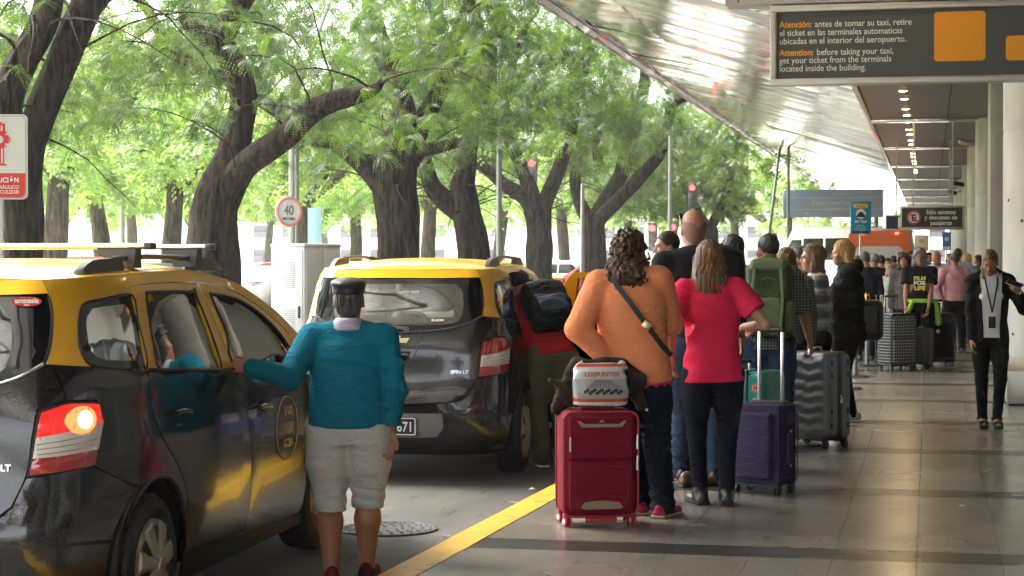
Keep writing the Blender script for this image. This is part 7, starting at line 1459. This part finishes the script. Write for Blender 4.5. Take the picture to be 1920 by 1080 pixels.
# navy domestic arrivals sign behind it
s1 = 66; q = sp(1660, 431, s1); c = empty('hanging_sign', q, 0, 'navy hanging sign with aeroplane symbol reading Domestic arrivals, behind the no-parking sign', 'sign'); W2, H2 = 137/s1, 28/s1; mb = MB(); mb.box(0, W2, 0, .16, 0, H2, .01); mb.build('casing', frame_m, c); mb = MB(); mb.box(.03, W2-.03, -.004, .001, .03, H2-.03); mb.build('panel', mat('sign_navy', (.012, .022, .07), .45), c)
mb = MB(); mb.box(.35, .62, -.008, -.005, .06, H2-.06); mb.build('symbol_plate', whp, c); mb = MB(); mb.prism([(-.10, -.03), (-.07, .0), (-.02, -.01), (-.05, .07), (-.02, .07), (.04, 0), (.10, .01), (.10, -.02), (.0, -.05), (-.06, -.05)], 0, .003, TR(.485, -.009, H2/2, math.pi/2)); mb.build('plane_symbol', mat('sign_navy', (.012, .022, .07)), c)
me = textmesh('Domestic arrivals', .10, 0, xs=.95); me.transform(TR(1.05, -.008, .06, math.pi/2)); link('lettering', me, whp, c); me = textmesh('Arribos', .10, 0, xs=.95); me.transform(TR(1.05, -.008, .22, math.pi/2)); link('lettering', me, whp, c)
for x in (.3, W2-.3): mb = MB(); mb.box(x-.02, x+.02, .06, .1, H2, H2+2.1); mb.build('hanger', frame_m, c)
# blue taxi-app sign on a pole
s1 = 110; q = foot(1613, s1); c = empty('pole_sign', q, YAW, 'light blue portrait sign with yellow heading and taxi picture on a thin pole', 'sign'); z0_ = CAMZ+(482-439)/s1; z1_ = CAMZ+(482-378)/s1; wd = 38/s1; blu = mat('sign_cyan', (.02, .26, .42), .45)
mb = MB(); mb.box(-wd/2, wd/2, -.02, .02, z0_, z1_, .004); mb.build('board', blu, c); mb = MB(); mb.tube([(0, .03, 0), (0, .03, z1_-.05)], .018, 10); mb.build('pole', frame_m, c); mb = MB(); mb.box(-wd*.36, wd*.36, -.024, -.0205, z1_-.11, z1_-.04, .002); mb.build('yellow_band', mat('sign_yellow', (.75, .5, .05), .5), c)
me = textmesh('Punto', .062, 0, align='CENTER'); me.transform(TR(0, -.026, z1_-.098, math.pi/2)); link('lettering', me, trim, c); me = textmesh('BA Taxi', .062, 0, align='CENTER', bold=.002); me.transform(TR(0, -.022, z1_-.36, math.pi/2)); link('lettering', me, whp, c)
mb = MB(); mb.lathe([(.085, 0), (.085, .003)], 24, TR(0, -.0205, z1_-.21, math.pi/2)); mb.build('picture', whp, c); mb = MB(); mb.prism([(-.07, -.055), (-.07, -.02), (-.045, -.005), (-.03, .03), (.03, .03), (.045, -.005), (.07, -.02), (.07, -.055)], 0, .003, TR(0, -.024, z1_-.21, math.pi/2)); mb.build('taxi_picture', trim, c)
for i, t_ in enumerate(('Descarga', 'la app y viaja', 'con seguridad')): me = textmesh(t_, .032, 0, align='CENTER'); me.transform(TR(0, -.022, z1_-.42-.035*i, math.pi/2)); link('lettering', me, whp, c)
for x in (-.08, .08): mb = MB(); mb.box(x-.06, x+.06, -.023, -.0205, z0_+.02, z0_+.05, .001); mb.build('badge', trim, c)
# hydrant sign, far left
q = sp(0, 482, 205); c = empty('hydrant_sign', (q.x, q.y, ROAD+.13), YAW, 'white and red fire hydrant caution sign cut by the left edge', 'sign'); SZ = 205; zA = q.z+(482-374)/SZ-c.location.z; zB = q.z+(482-215)/SZ-c.location.z; XR = 53/SZ; XL = XR-.74
mb = MB(); mb.prism(rrect(XR-XL, zB-zA, .05, 6, (XR+XL)/2, (zA+zB)/2), 0, .012, TR(0, 0, 0, math.pi/2)); mb.build('board', mat('sign_enamel', (.66, .67, .62), .35), c)
zr = zA+(374-325)/SZ; redp_ = mat('sign_red2', (.66, .02, .015), .4); o5 = [(XL+.02, zr), (XR-.022, zr), (XR-.022, zA+.06), (XR-.035, zA+.03), (XR-.06, zA+.02), (XL+.02, zA+.02)]; mb = MB(); mb.prism(o5, .0125, .0145, TR(0, 0, 0, math.pi/2)); mb.build('red_band', redp_, c)
ed = rrect(XR-XL-.030, zB-zA-.030, .042, 6, (XR+XL)/2, (zA+zB)/2); mb = MB(); mb.tube([(a_, -.013, b_) for a_, b_ in ed]+[(ed[0][0], -.013, ed[0][1])], .0022, 4, False); mb.build('border', mat('border_grey', (.12, .12, .10), .5), c)
for t_, sz, yb in (('PRECAUCIÓN', .062, 341), ('HIDRÁULICO', .045, 353), ('NO OBSTACULIZAR', .045, 362)):
    me = textmesh(t_, sz, 0, align='RIGHT', bold=.0022 if sz > .05 else .0008, xs=.95); me.transform(TR((37 if yb != 341 else 37)/SZ, -.0155, zA+(374-yb-1)/SZ, math.pi/2)); link('lettering', me, whp, c)
def hb(x0, x1, y0, y1, r_=.0, m_=redp_): mb = MB(); mb.box((x0)/SZ, (x1)/SZ, -.0150, -.0125, zA+(374-y1)/SZ, zA+(374-y0)/SZ, r_); mb.build('hydrant_symbol', m_, c)
hb(-26, 14, 247, 251); hb(-22, 11, 232, 247, .0); hb(-16, 5, 229, 232); hb(-22, 11, 251, 274); hb(11, 18, 254, 269); hb(19.5, 21, 257, 266); hb(-29, -22, 254, 269); hb(-26, 14, 274, 276); hb(-20, 9, 276, 308); hb(-24, 14, 308.2, 311)
for x0, x1, y0, y1 in ((-2, 1.2, 236, 246), (3.5, 6.5, 236, 246), (-2, 1, 279, 306), (4, 7, 279, 306), (-12, -9, 279, 306)): mb = MB(); mb.box(x0/SZ, x1/SZ, -.0165, -.0152, zA+(374-y1)/SZ, zA+(374-y0)/SZ); mb.build('hydrant_symbol', mat('sign_enamel', (.66,)*3), c)
mb = MB(); mb.lathe([(.035, 0), (.035, .0015)], 20, TR(1.0/SZ, -.0152, zA+(374-262)/SZ, math.pi/2)); mb.build('hydrant_symbol', mat('sign_enamel', (.66,)*3), c)
mb = MB(); mb.box(-.09, (6/SZ), .0, .04, 0, zB-.02, .006); mb.build('post', mat('post_white', (.5, .51, .5), .4, .3), c)
# street cabinet
q = sp(508, 482, 132); c = empty('street_cabinet', (q.x, q.y, ROAD+.13), YAW+R(-34), 'tall pale grey electrical cabinet with vents and handles between the taxis', 'cabinet'); cabm = mat('cabinet_paint', (.58, .60, .56), .45, var=.04); hh_ = q.z+(482-457)/132-c.location.z
wA, wB = .62, .80; mb = MB(); mb.box(0, wA, 0, wB, .08, hh_-.05, .01); mb.build('body', cabm, c); mb = MB(); mb.box(-.01, wA+.01, -.01, wB+.01, hh_-.05, hh_, .015); mb.build('top_cover', cabm, c); mb = MB(); mb.box(.02, wA-.02, .02, wB-.02, 0, .08); mb.build('plinth', mat('concrete', (.3,)*3), c)
mb = MB(); mb.box(.03, wA-.03, -.012, .0, .12, hh_-.09, .004); dd = mb.build('door', cabm, c)
vm_ = mat('vent_grey', (.36, .38, .37), .6)
for z0_, n_v in ((hh_-.62, 14), (.42, 14)):
    for k in range(n_v): mb = MB(); mb.box(.10, wA-.16, -.0175, -.0125, z0_+k*.027, z0_+k*.027+.013, .002); mb.build('vent_slat', vm_, dd)
mb = MB(); mb.box(wA-.10, wA-.07, -.035, -.0125, hh_-1.05, hh_-.88, .006); mb.build('handle', trim, dd); mb = MB(); mb.box(wA, wA+.012, .03, wB*.48, .12, hh_-.09, .003); mb.build('door', cabm, c); mb = MB(); mb.box(wA, wA+.012, wB*.5, wB-.03, .12, hh_-.09, .003); d2 = mb.build('door', cabm, c); mb = MB(); mb.box(wA+.012, wA+.035, wB*.52, wB*.55, hh_-1.05, hh_-.88, .006); mb.build('handle', trim, d2)
for (cx, cy_) in ((.315, .4),): pass
# manhole cover, litter
q = gp(728, 992, ROAD); c = empty('manhole_cover', (q.x, q.y, ROAD), 0, 'round iron manhole cover set in the road beside the man in teal', 'manhole cover'); mb = MB(); mb.lathe([(.30, .0), (.30, .006), (.285, .008), (.28, .004), (.0, .004)], 48, cap=False); mb.build('plate', mat('cast_iron', (.035, .033, .03), .65, .4, var=.3, vs=14), c)
for rr_ in (.09, .15, .21, .26):
    for k in range(int(rr_*100)): a_ = 2*math.pi*k/int(rr_*100); mb = MB(); mb.box(-.010, .010, -.005, .005, .004, .0085, .002, 1, TR(rr_*math.cos(a_), rr_*math.sin(a_), 0, 0, 0, a_+math.pi/2)); mb.build('stud', mat('cast_iron', (.03,)*3), c)
for u, v, z_, lb, sz in ((998, 919, ROAD, 'crumpled white scrap of paper on the road by the yellow kerb', .05), (963, 944, ROAD, 'small pale litter scrap in the gutter', .03), (835, 1008, ROAD, 'cigarette end lying by the near kerb', .02), (1908, 931, .0, 'white cigarette end on a dark tile at the right edge', .035)):
    q = gp(u, v, z_); mb = MB(); rg_ = random.Random(u)
    if sz > .04: mb.faces([(-.03, 0, .004), (0, .02, .014), (.03, .005, .004), (.01, -.02, .010), (0, 0, .022)], [(0, 4, 1), (1, 4, 2), (2, 4, 3), (3, 4, 0)])
    else: mb.tube([(-sz, 0, .006), (sz, .004, .006)], .005, 8)
    o = mb.build('litter', whitec, None, loc=(q.x, q.y, z_)); tag(o, lb, 'litter')
# cameras on the columns
for (u, v, s_) in ((1812, 268, 74), (1798, 345, 58), (1786, 361, 50)):
    q = sp(u, v, s_); c = empty('security_camera', q, 0, {1812: 'pale bullet security camera high on the second column', 1798: 'dark security camera under the soffit beside the columns', 1786: 'small dark security camera, furthest along the soffit'}[u], 'camera'); mb = MB(); mb.lathe([(0, -.16), (.07, -.16), (.07, .14), (.05, .18), (0, .18)], 18, TR(0, 0, 0, 0, R(-80), R(15)), cap=False); mb.build('housing', frame_m if u == 1812 else trim, c); mb = MB(); mb.tube([(.1, 0, .0), (.34, .0, .05), (.42, 0, .05)], .02, 8); mb.build('bracket', frame_m, c)
# ============================================================ BACKGROUND: traffic, poles, lights, buildings
def far_car(u, s_, yaw, col, label, L=4.3, W=1.75, H_=1.48, z=ROAD, van=False):
    c = empty('parked_car', foot(u, s_, z), R(yaw), label, 'car', 'cars beyond the trees'); pm_ = paint('far_paint_%d' % int(col[0]*1000+col[2]*10), col, .3)
    P = [(-L/2, .35), (-L/2, .75), (-L/2+.15, .92), (-L*.28, .98), (-L*.14, H_-.06), (0, H_), (L*.2, H_-.03), (L*.36, 1.0), (L/2-.05, .85), (L/2, .6), (L/2, .35)] if not van else [(-L/2, .35), (-L/2, 1.0), (-L/2+.25, H_-.1), (-L/2+.6, H_), (L/2-.9, H_), (L/2-.45, 1.05), (L/2-.02, .85), (L/2, .35)]
    P = dens(P, .2, 50); mb = MB(); n_ = len(P); v = []
    for x, k in ((-W/2, .0), (-W/2+.06, 1), (W/2-.06, 1), (W/2, 0)):
        for (a, b) in P: t_ = max(0, (b-.9)/.6); xx = x*(1-.16*t_) ; v.append((xx, a*(1 if k else .985), b+(.02 if k else 0)))
    f = [(r_*n_+i, r_*n_+(i+1) % n_, (r_+1)*n_+(i+1) % n_, (r_+1)*n_+i) for r_ in range(3) for i in range(n_)]+[tuple(range(n_)), tuple(reversed(range(3*n_, 4*n_)))]; mb.faces(v, f); mb.build('body', pm_, c, 35)
    zt_ = H_-.12; T = 1-.16*max(0, (1.2-.9)/.6)
    for x in (-1, 1):
        for (a0, a1, b0, b1) in (((-L*.25, -.02, -L*.13, -.02), (.05, L*.32, .05, L*.18), 0, 0),) if not van else (((-L/2+.35, -.02, -L/2+.6, -.02), (.05, L/2-.55, .05, L/2-.9), 0, 0),):
            for (q0, q1, r0, r1) in (a0, a1): mb = MB(); xb = x*(W/2*(1-.16*.13)+.004); xt = x*(W/2*(1-.16*(zt_-.9)/.6)+.004); mb.faces([(xb, q0, 1.0), (xb, q1, 1.0), (xt, r1, zt_), (xt, r0, zt_)], [(0, 1, 2, 3)]); mb.build('side_window', frit, c)
    for (ya, za, yb, zb) in ((-L*.28-.01, 1.02, -L*.15-.015, H_-.1), (L*.355+.012, 1.04, L*.215+.01, H_-.1)) if not van else ((-L/2-.002, 1.06, -L/2+.2, H_-.16), (L/2-.44, 1.1, L/2-.88, H_-.08)): mb = MB(); mb.faces([(-W*.40, ya, za), (W*.40, ya, za), (W*.35, yb, zb), (-W*.35, yb, zb)], [(0, 1, 2, 3)]); mb.build('windscreen', frit, c)
    for x in (-1, 1):
        for y in (-L*.31, L*.31): mb = MB(); mb.lathe([(0, -.1), (.3, -.1), (.31, -.05), (.31, .05), (.28, .09), (.18, .07), (0, .08)], 20, TR(x*(W/2-.08), y, .31) @ Matrix.Rotation(math.pi/2*x, 4, 'Y'), cap=False); mb.build('wheel', rubber, c)
        mb = MB(); mb.box(x*W*.40-.12, x*W*.40+.12, -L/2-.012, -L/2+.05, .68, .84, .02); mb.build('tail_light', lred, c); mb = MB(); mb.box(x*W*.38-.14, x*W*.38+.14, L/2-.05, L/2+.012, .62, .76, .02); mb.build('headlight', lclr, c)
    return c
wh = (.72, .72, .72)
far_car(482, 108, -10, wh, 'white car beyond the near taxi with a man in white bending beside it', H_=1.46); far_car(618, 76, 85, (.6, .62, .66), 'silver car across the road left of the second taxi roof'); far_car(690, 60, 80, wh, 'white car parked in the bright background', ); far_car(560, 66, 88, (.4, .03, .03), 'red car partly behind the electrical cabinet')
far_car(815, 52, 82, (.55, .56, .58), 'silver-grey car in the background between two trunks'); far_car(945, 50, 84, (.75, .42, .02), 'yellow-topped cab far beyond the trees'); far_car(1060, 46, 80, wh, 'white hatchback far away behind the forked tree'); far_car(1150, 48, 70, (.3, .03, .03), 'dark red car behind the curly-haired woman'); far_car(180, 78, 86, wh, 'white car seen under the roof bars'); far_car(320, 74, 88, (.05, .06, .08), 'dark blue car past the big dark tree'); far_car(1245, 60, 20, wh, 'white car near the traffic lights', van=True, H_=1.7)
far_car(1350, 58, 12, (.5, .03, .03), 'red car at the head of the taxi lane'); far_car(1416, 62, 10, (.72, .74, .75), 'pale car beside the dark-haired man', van=True, H_=1.55)
# white minibus
c = empty('minibus', foot(1578, 50, ROAD), YAW+R(38), 'white minibus with dark side windows parked beyond the queue', 'minibus'); mb = MB(); P = dens([(-2.7, .4), (-2.72, 1.6), (-2.6, 2.5), (-2.3, 2.68), (1.2, 2.74), (1.7, 2.6), (2.15, 1.75), (2.75, 1.35), (2.9, .9), (2.9, .4)], .2, 50); n_ = len(P); v = []
for x, k in ((-1, 0), (-.93, 1), (.93, 1), (1, 0)):
    for a, b in P: v.append((x*(1-.05*max(0, b-1.2)), a, b+(.03 if k else 0)))
mb.faces(v, [(r_*n_+i, r_*n_+(i+1) % n_, (r_+1)*n_+(i+1) % n_, (r_+1)*n_+i) for r_ in range(3) for i in range(n_)]+[tuple(range(n_)), tuple(reversed(range(3*n_, 4*n_)))]); mb.build('body', paint('van_white', (.78, .78, .76), .3), c, 40)
for x in (-1, 1):
    for (a0, a1) in ((-2.45, -1.3), (-1.2, -.05), (.05, 1.05)): mb = MB(); mb.faces([(x*.984, a0, 1.55), (x*.984, a1, 1.55), (x*.948, a1, 2.35), (x*.948, a0, 2.35)], [(0, 1, 2, 3)]); mb.build('side_window', frit, c)
    mb = MB(); mb.faces([(x*.984, 1.15, 1.5), (x*.984, 2.2, 1.5), (x*.955, 1.65, 2.3), (x*.952, 1.15, 2.3)], [(0, 1, 2, 3)]); mb.build('side_window', frit, c)
    for y in (-1.8, 1.9): mb = MB(); mb.lathe([(0, -.12), (.34, -.12), (.36, 0), (.34, .1), (.2, .08), (0, .08)], 20, TR(x*.93, y, .36) @ Matrix.Rotation(math.pi/2*x, 4, 'Y'), cap=False); mb.build('wheel', rubber, c)
mb = MB(); mb.faces([(-.85, 1.76, 2.5), (.85, 1.76, 2.5), (.9, 2.2, 1.8), (-.9, 2.2, 1.8)], [(0, 1, 2, 3)]); mb.build('windscreen', frit, c)
# orange and white coach seen from behind
s_ = 54; c = empty('coach', foot(1648, s_, ROAD), 0, 'orange and white coach seen from the rear at the end of the pavement', 'coach'); Wc = 1.05; Hc = (482-432)/s_+CAMZ-ROAD; orc = paint('coach_orange', (.85, .16, .02), .35); wc = paint('coach_white', (.75, .74, .72), .35)
mb = MB(); P = rrect(2*Wc, Hc-.35, .22, 5, 0, (Hc+.35)/2); mb.prism(P, -9, 0, TR(0, 0, 0, math.pi/2)); mb.build('body', orc, c, 40)
mb = MB(); mb.prism(rrect(1.62, 1.0, .2, 5, 0, Hc-1.05), 0, .01, TR(0, -.004, 0, math.pi/2)); mb.build('rear_window', wc, c); mb = MB(); mb.prism(rrect(1.7, .35, .06, 4, 0, Hc-1.95), 0, .01, TR(0, -.004, 0, math.pi/2)); mb.build('white_band', wc, c)
mb = MB(); mb.prism([(-.7, -.06), (-.4, .1), (0, .04), (.4, .1), (.7, -.06), (0, -.02)], 0, .006, TR(0, -.016, Hc-1.35, math.pi/2)); mb.build('swoosh', orc, c)
for x in (-1, 1):
    mb = MB(); mb.box(x*.85-.1, x*.85+.1, -.03, .0, .9, 1.15, .02); mb.build('tail_light', lred, c); mb = MB(); mb.box(x*.6-.06, x*.6+.06, -.02, .0, Hc-.14, Hc-.07, .01); mb.build('marker_light', mat('marker_lit', (1, .05, .03), .3, emit=1.5), c)
    for y in (2.0, 7.0): mb = MB(); mb.lathe([(0, -.15), (.48, -.15), (.5, 0), (.46, .1), (0, .1)], 22, TR(x*(Wc-.12), y, .5) @ Matrix.Rotation(math.pi/2*x, 4, 'Y'), cap=False); mb.build('wheel', rubber, c)
mb = MB(); mb.box(-.95, .95, -.06, .0, .45, .7, .03); mb.build('bumper', wc, c)
# lamp and sign poles, traffic lights
polem = mat('pole_grey', (.30, .31, .30), .5)
def pole(u, s_, h, label, cat='lamp post', arm=None, lean=0, r_=.06, name='street_lamp', group=None):
    q = sp(u, 482, s_); c = empty(name, (q.x, q.y, ROAD), 0, label, cat, group); mb = MB(); mb.tube([(0, 0, 0), (lean*.5, 0, h*.5), (lean, 0, h)], [r_*1.2, r_, r_*.7], 12); mb.build('pole', polem, c)
    if arm: mb = MB(); mb.tube([(lean, 0, h-.1), (lean+arm*.5, 0, h+.3), (lean+arm, 0, h+.25)], .035, 8); mb.build('arm', polem, c); mb = MB(); mb.box(lean+arm-.3, lean+arm+.3, -.12, .12, h+.17, h+.29, .04); mb.build('lamp_head', mat('lamp_grey', (.5, .5, .5), .4), c)
    return c
pole(936, 84, 6.5, 'slim grey pole with a small plate between the third and fourth trunk', arm=None); pole(547, 96, 5.5, 'dark pole carrying the round speed limit sign', 'post', name='sign_post'); q = sp(541, 397, 97)
c = empty('speed_limit_sign', q, YAW+R(38), 'round white speed limit sign with red rim partly hidden by leaves', 'sign'); mb = MB(); mb.lathe([(.30, 0), (.30, .01)], 32, TR(0, 0, 0, math.pi/2)); mb.build('plate', mat('sign_bright', (.7, .7, .68), .5), c); mb = MB(); mb.tube([(.265*math.cos(a_), -.014, .265*math.sin(a_)) for a_ in np.linspace(0, 6.283, 32)], .03, 6, False); mb.build('red_rim', mat('glare_pale_red', (.62, .22, .20), .6), c)  # rim red paled: overexposure put into the colour
me = textmesh('40', .26, 0, align='CENTER', bold=.008, xs=.85); me.transform(TR(0, -.016, -.06, math.pi/2)); link('digits', me, mat('digit_grey', (.2, .2, .2), .6), c); me = textmesh('MÁXIMA', .075, 0, align='CENTER', bold=.002); me.transform(TR(0, -.016, -.16, math.pi/2)); link('digits', me, trim, c)  # digits greyed in colour to look washed out by glare
q = sp(590, 395, 80); c = empty('info_panel', (q.x, q.y, ROAD), YAW, 'pale blue panel on a post behind the electrical cabinet', 'sign'); mb = MB(); mb.box(-.16, .16, -.02, .02, 1.9, 2.8, .01); mb.build('board', mat('panel_blue', (.40, .62, .70), .5), c); mb = MB(); mb.tube([(0, .03, 0), (0, .03, 2.1)], .03, 8); mb.build('post', polem, c)
pole(1545 if False else 1478, 46, 9.5, 'tall street lamp with a long arm near the blue direction sign', arm=-2.4, lean=-.0); pole(1428, 44, 9, 'tall pale lamp post leaning slightly by the canopy end', arm=None, lean=1.1); pole(1092, 70, 3.6, 'dark post in front of the round red light', 'post', name='traffic_light_pole'); pole(230, 70, 5, 'thin lamp post far left among pale trees'); pole(1256, 64, 5.2, 'traffic light pole beyond the man with the beard', 'post', name='traffic_light_pole')
rl_ = mat('signal_red', (1, .03, .03), .3, emit=1.5); rl2 = mat('signal_dark', (.10, .10, .10), .5)
for (u, v, s_, lb) in ((997, 306, 62, 'bright red traffic signal glowing through the leaves of the straight tree'), (1298, 352, 52, 'red traffic signal above the bald man'), (1223, 428, 58, 'low red traffic signal left of the bearded man'), (1262, 426, 55, 'second low red traffic signal near the bearded man')):
    q = sp(u, v, s_); c = empty('traffic_light', q, 0, lb, 'traffic light'); mb = MB(); mb.box(-.14, .14, .0, .2, -.75, .18, .03); mb.build('housing', rl2, c)
    for k, mm_ in enumerate((rl_, rl2, rl2)): mb = MB(); mb.lathe([(.10, 0), (.10, .01), (.07, .03), (0, .035)], 18, TR(0, -.001, -.29*k, math.pi/2), cap=False); mb.build('lens', mm_, c)
    mb = MB(); mb.tube([(0, .22, -.1), (0, .22, -q.z+ROAD)], .03, 8); mb.build('pole', polem, c)
q0, q1 = sp(628, -20, 92), sp(556, 172, 92); c = empty('leaning_pole', (q1.x, q1.y, ROAD), 0, 'thin grey leaning pole crossing the foliage above the big dark tree limb', 'pole'); mb = MB(); b0 = Vector((q1.x, q1.y, ROAD)); mb.tube([q1-b0, (q0+q1)/2-b0, q0-b0], [.04, .035, .03], 8); mb.tube([(0, 0, 0), q1-b0], [.05, .04], 8); mb.build('pole', mat('pole_pale', (.22, .22, .21), .6), c)
c = empty('safety_fence', sp(100, 470, 70), 0, 'orange safety netting fence in the background at the left', 'fence'); c.location.z = ROAD
for k in range(6): mb = MB(); mb.tube([(k*.7-2, 0, 0), (k*.7-2, 0, 1.7)], .03, 6); mb.build('post', polem, c)
for k in range(9): mb = MB(); mb.box(-2, 1.5, -.01, .01, .55+k*.13, .62+k*.13); mb.build('net_band', mat('net_orange', (.75, .14, .04), .7), c)
# blue motorway direction sign
s_ = 44; q = sp(1468, 408, s_); c = empty('direction_sign', (q.x, q.y, q.z), 0, 'large blue overhead direction sign with white lettering and arrows', 'sign'); W2 = 4.2; H2 = (408-356)/s_; bm2 = mat('sign_blue', (.46, .62, .86), .45); mb = MB(); mb.box(0, W2, 0, .08, 0, H2, .02); mb.build('board', bm2, c)  # blue lightened so the board looks overexposed
for z in (.34, H2-.34): mb = MB(); mb.box(0.02, W2-.02, -.006, -.001, z-.02, z+.02); mb.build('white_line', whp, c)
for t_, sz, x, z in (('Estacionamiento', .30, 2.2, H2-.66), ('Cabotaje', .24, 2.2, H2-.88), ('Arribos', .2, 2.4, H2-.24)): me = textmesh(t_, sz, 0, align='CENTER', bold=.006); me.transform(TR(x, -.008, z, math.pi/2)); link('lettering', me, whp, c)
for x in (1.0, 3.1): mb = MB(); mb.prism([(-.12, -.04), (.02, -.04), (.02, -.10), (.14, 0), (.02, .10), (.02, .04), (-.12, .04)], 0, .004, TR(x, -.002, .17, math.pi/2)); mb.build('arrow', whp, c)
for x in (.3, W2-.3): mb = MB(); mb.tube([(x, .12, 0), (x, .12, -q.z+ROAD)], .09, 10); mb.build('post', polem, c)
# white and orange banner and blue panel near the columns
for (u, v, s_, w_, h_, cl, lb) in ((1728, 456, 62, 26, 30, (.7, .68, .62), 'white banner with an orange foot hanging beyond the queue'), (1775, 452, 58, 16, 34, (.05, .22, .6), 'blue illuminated panel beside the far columns')):
    q = sp(u, v, s_); c = empty('banner', q, 0, lb, 'banner'); mb = MB(); mb.box(-w_/s_/2, w_/s_/2, 0, .04, -h_/s_/2, h_/s_/2, .005); mb.build('board', mat('banner_%d' % u, cl, .5), c)
    mb = MB(); mb.box(-w_/s_/2+.01, w_/s_/2-.01, -.006, -.001, -h_/s_/2+.01, -h_/s_/2+.12); mb.build('foot_band', orp if u == 1728 else whp, c); mb = MB(); mb.lathe([(.07, 0), (.07, .004)], 20, TR(0, -.003, .06, math.pi/2)); mb.build('emblem', orp if u == 1728 else whp, c); mb = MB(); mb.tube([(0, .06, -h_/s_/2), (0, .06, -q.z)], .02, 8); mb.build('post', polem, c)
# distant buildings beyond the park
bw_ = [mat('building_a', (.62, .60, .56), .8, var=.06), mat('building_b', (.55, .50, .45), .8, var=.06)]
for i, (x, y, W2, H2, lb) in enumerate(((-150, 210, 60, 11, 'long pale building far beyond the park on the left'), (-75, 240, 50, 9, 'pale low building behind the far trees'), (-25, 260, 40, 12, 'distant pale building right of the middle'), (12, 250, 26, 8, 'distant block at the end of the road'))):
    c = empty('building', (x, y, ROAD), 0, lb, 'building', 'far buildings'); mb = MB(); mb.box(-W2/2, W2/2, 0, 14, 0, H2, .1); mb.build('wall', bw_[i % 2], c); mb = MB(); mb.box(-W2/2-.3, W2/2+.3, -.3, 14.3, H2, H2+.5); mb.build('roof', bw_[(i+1) % 2], c)
    wp = None
    for r_ in range(int(H2//3.2)):
        for k in range(int(W2//4)):
            o = bpy.data.objects.new('window', wp) if wp else None
            if o is None: mb = MB(); mb.box(-1.0, 1.0, -.03, 0, 0, 1.6, .02); o = mb.build('window', frit, c); wp = o.data
            else: COL.objects.link(o); o.parent = c
            o.location = (-W2/2+2+k*4, -.002, 1.0+3.2*r_)

# ============================================================ HAZE, added to stand in for lens glare over the distance
hz = bpy.data.materials.new('glare_haze'); hz.use_nodes = True; hn = hz.node_tree; hn.nodes.clear(); ho = hn.nodes.new('ShaderNodeOutputMaterial'); pv = hn.nodes.new('ShaderNodeVolumePrincipled')
pv.inputs['Color'].default_value = (.97, .98, 1, 1); pv.inputs['Density'].default_value = .0005; pv.inputs['Anisotropy'].default_value = .3; hn.links.new(pv.outputs[0], ho.inputs['Volume'])
mb = MB(); mb.box(-320, 60, -12, 420, ROAD-1.2, 22); o = mb.build('glare_haze', hz, None, 0); tag(o, kind='stuff')
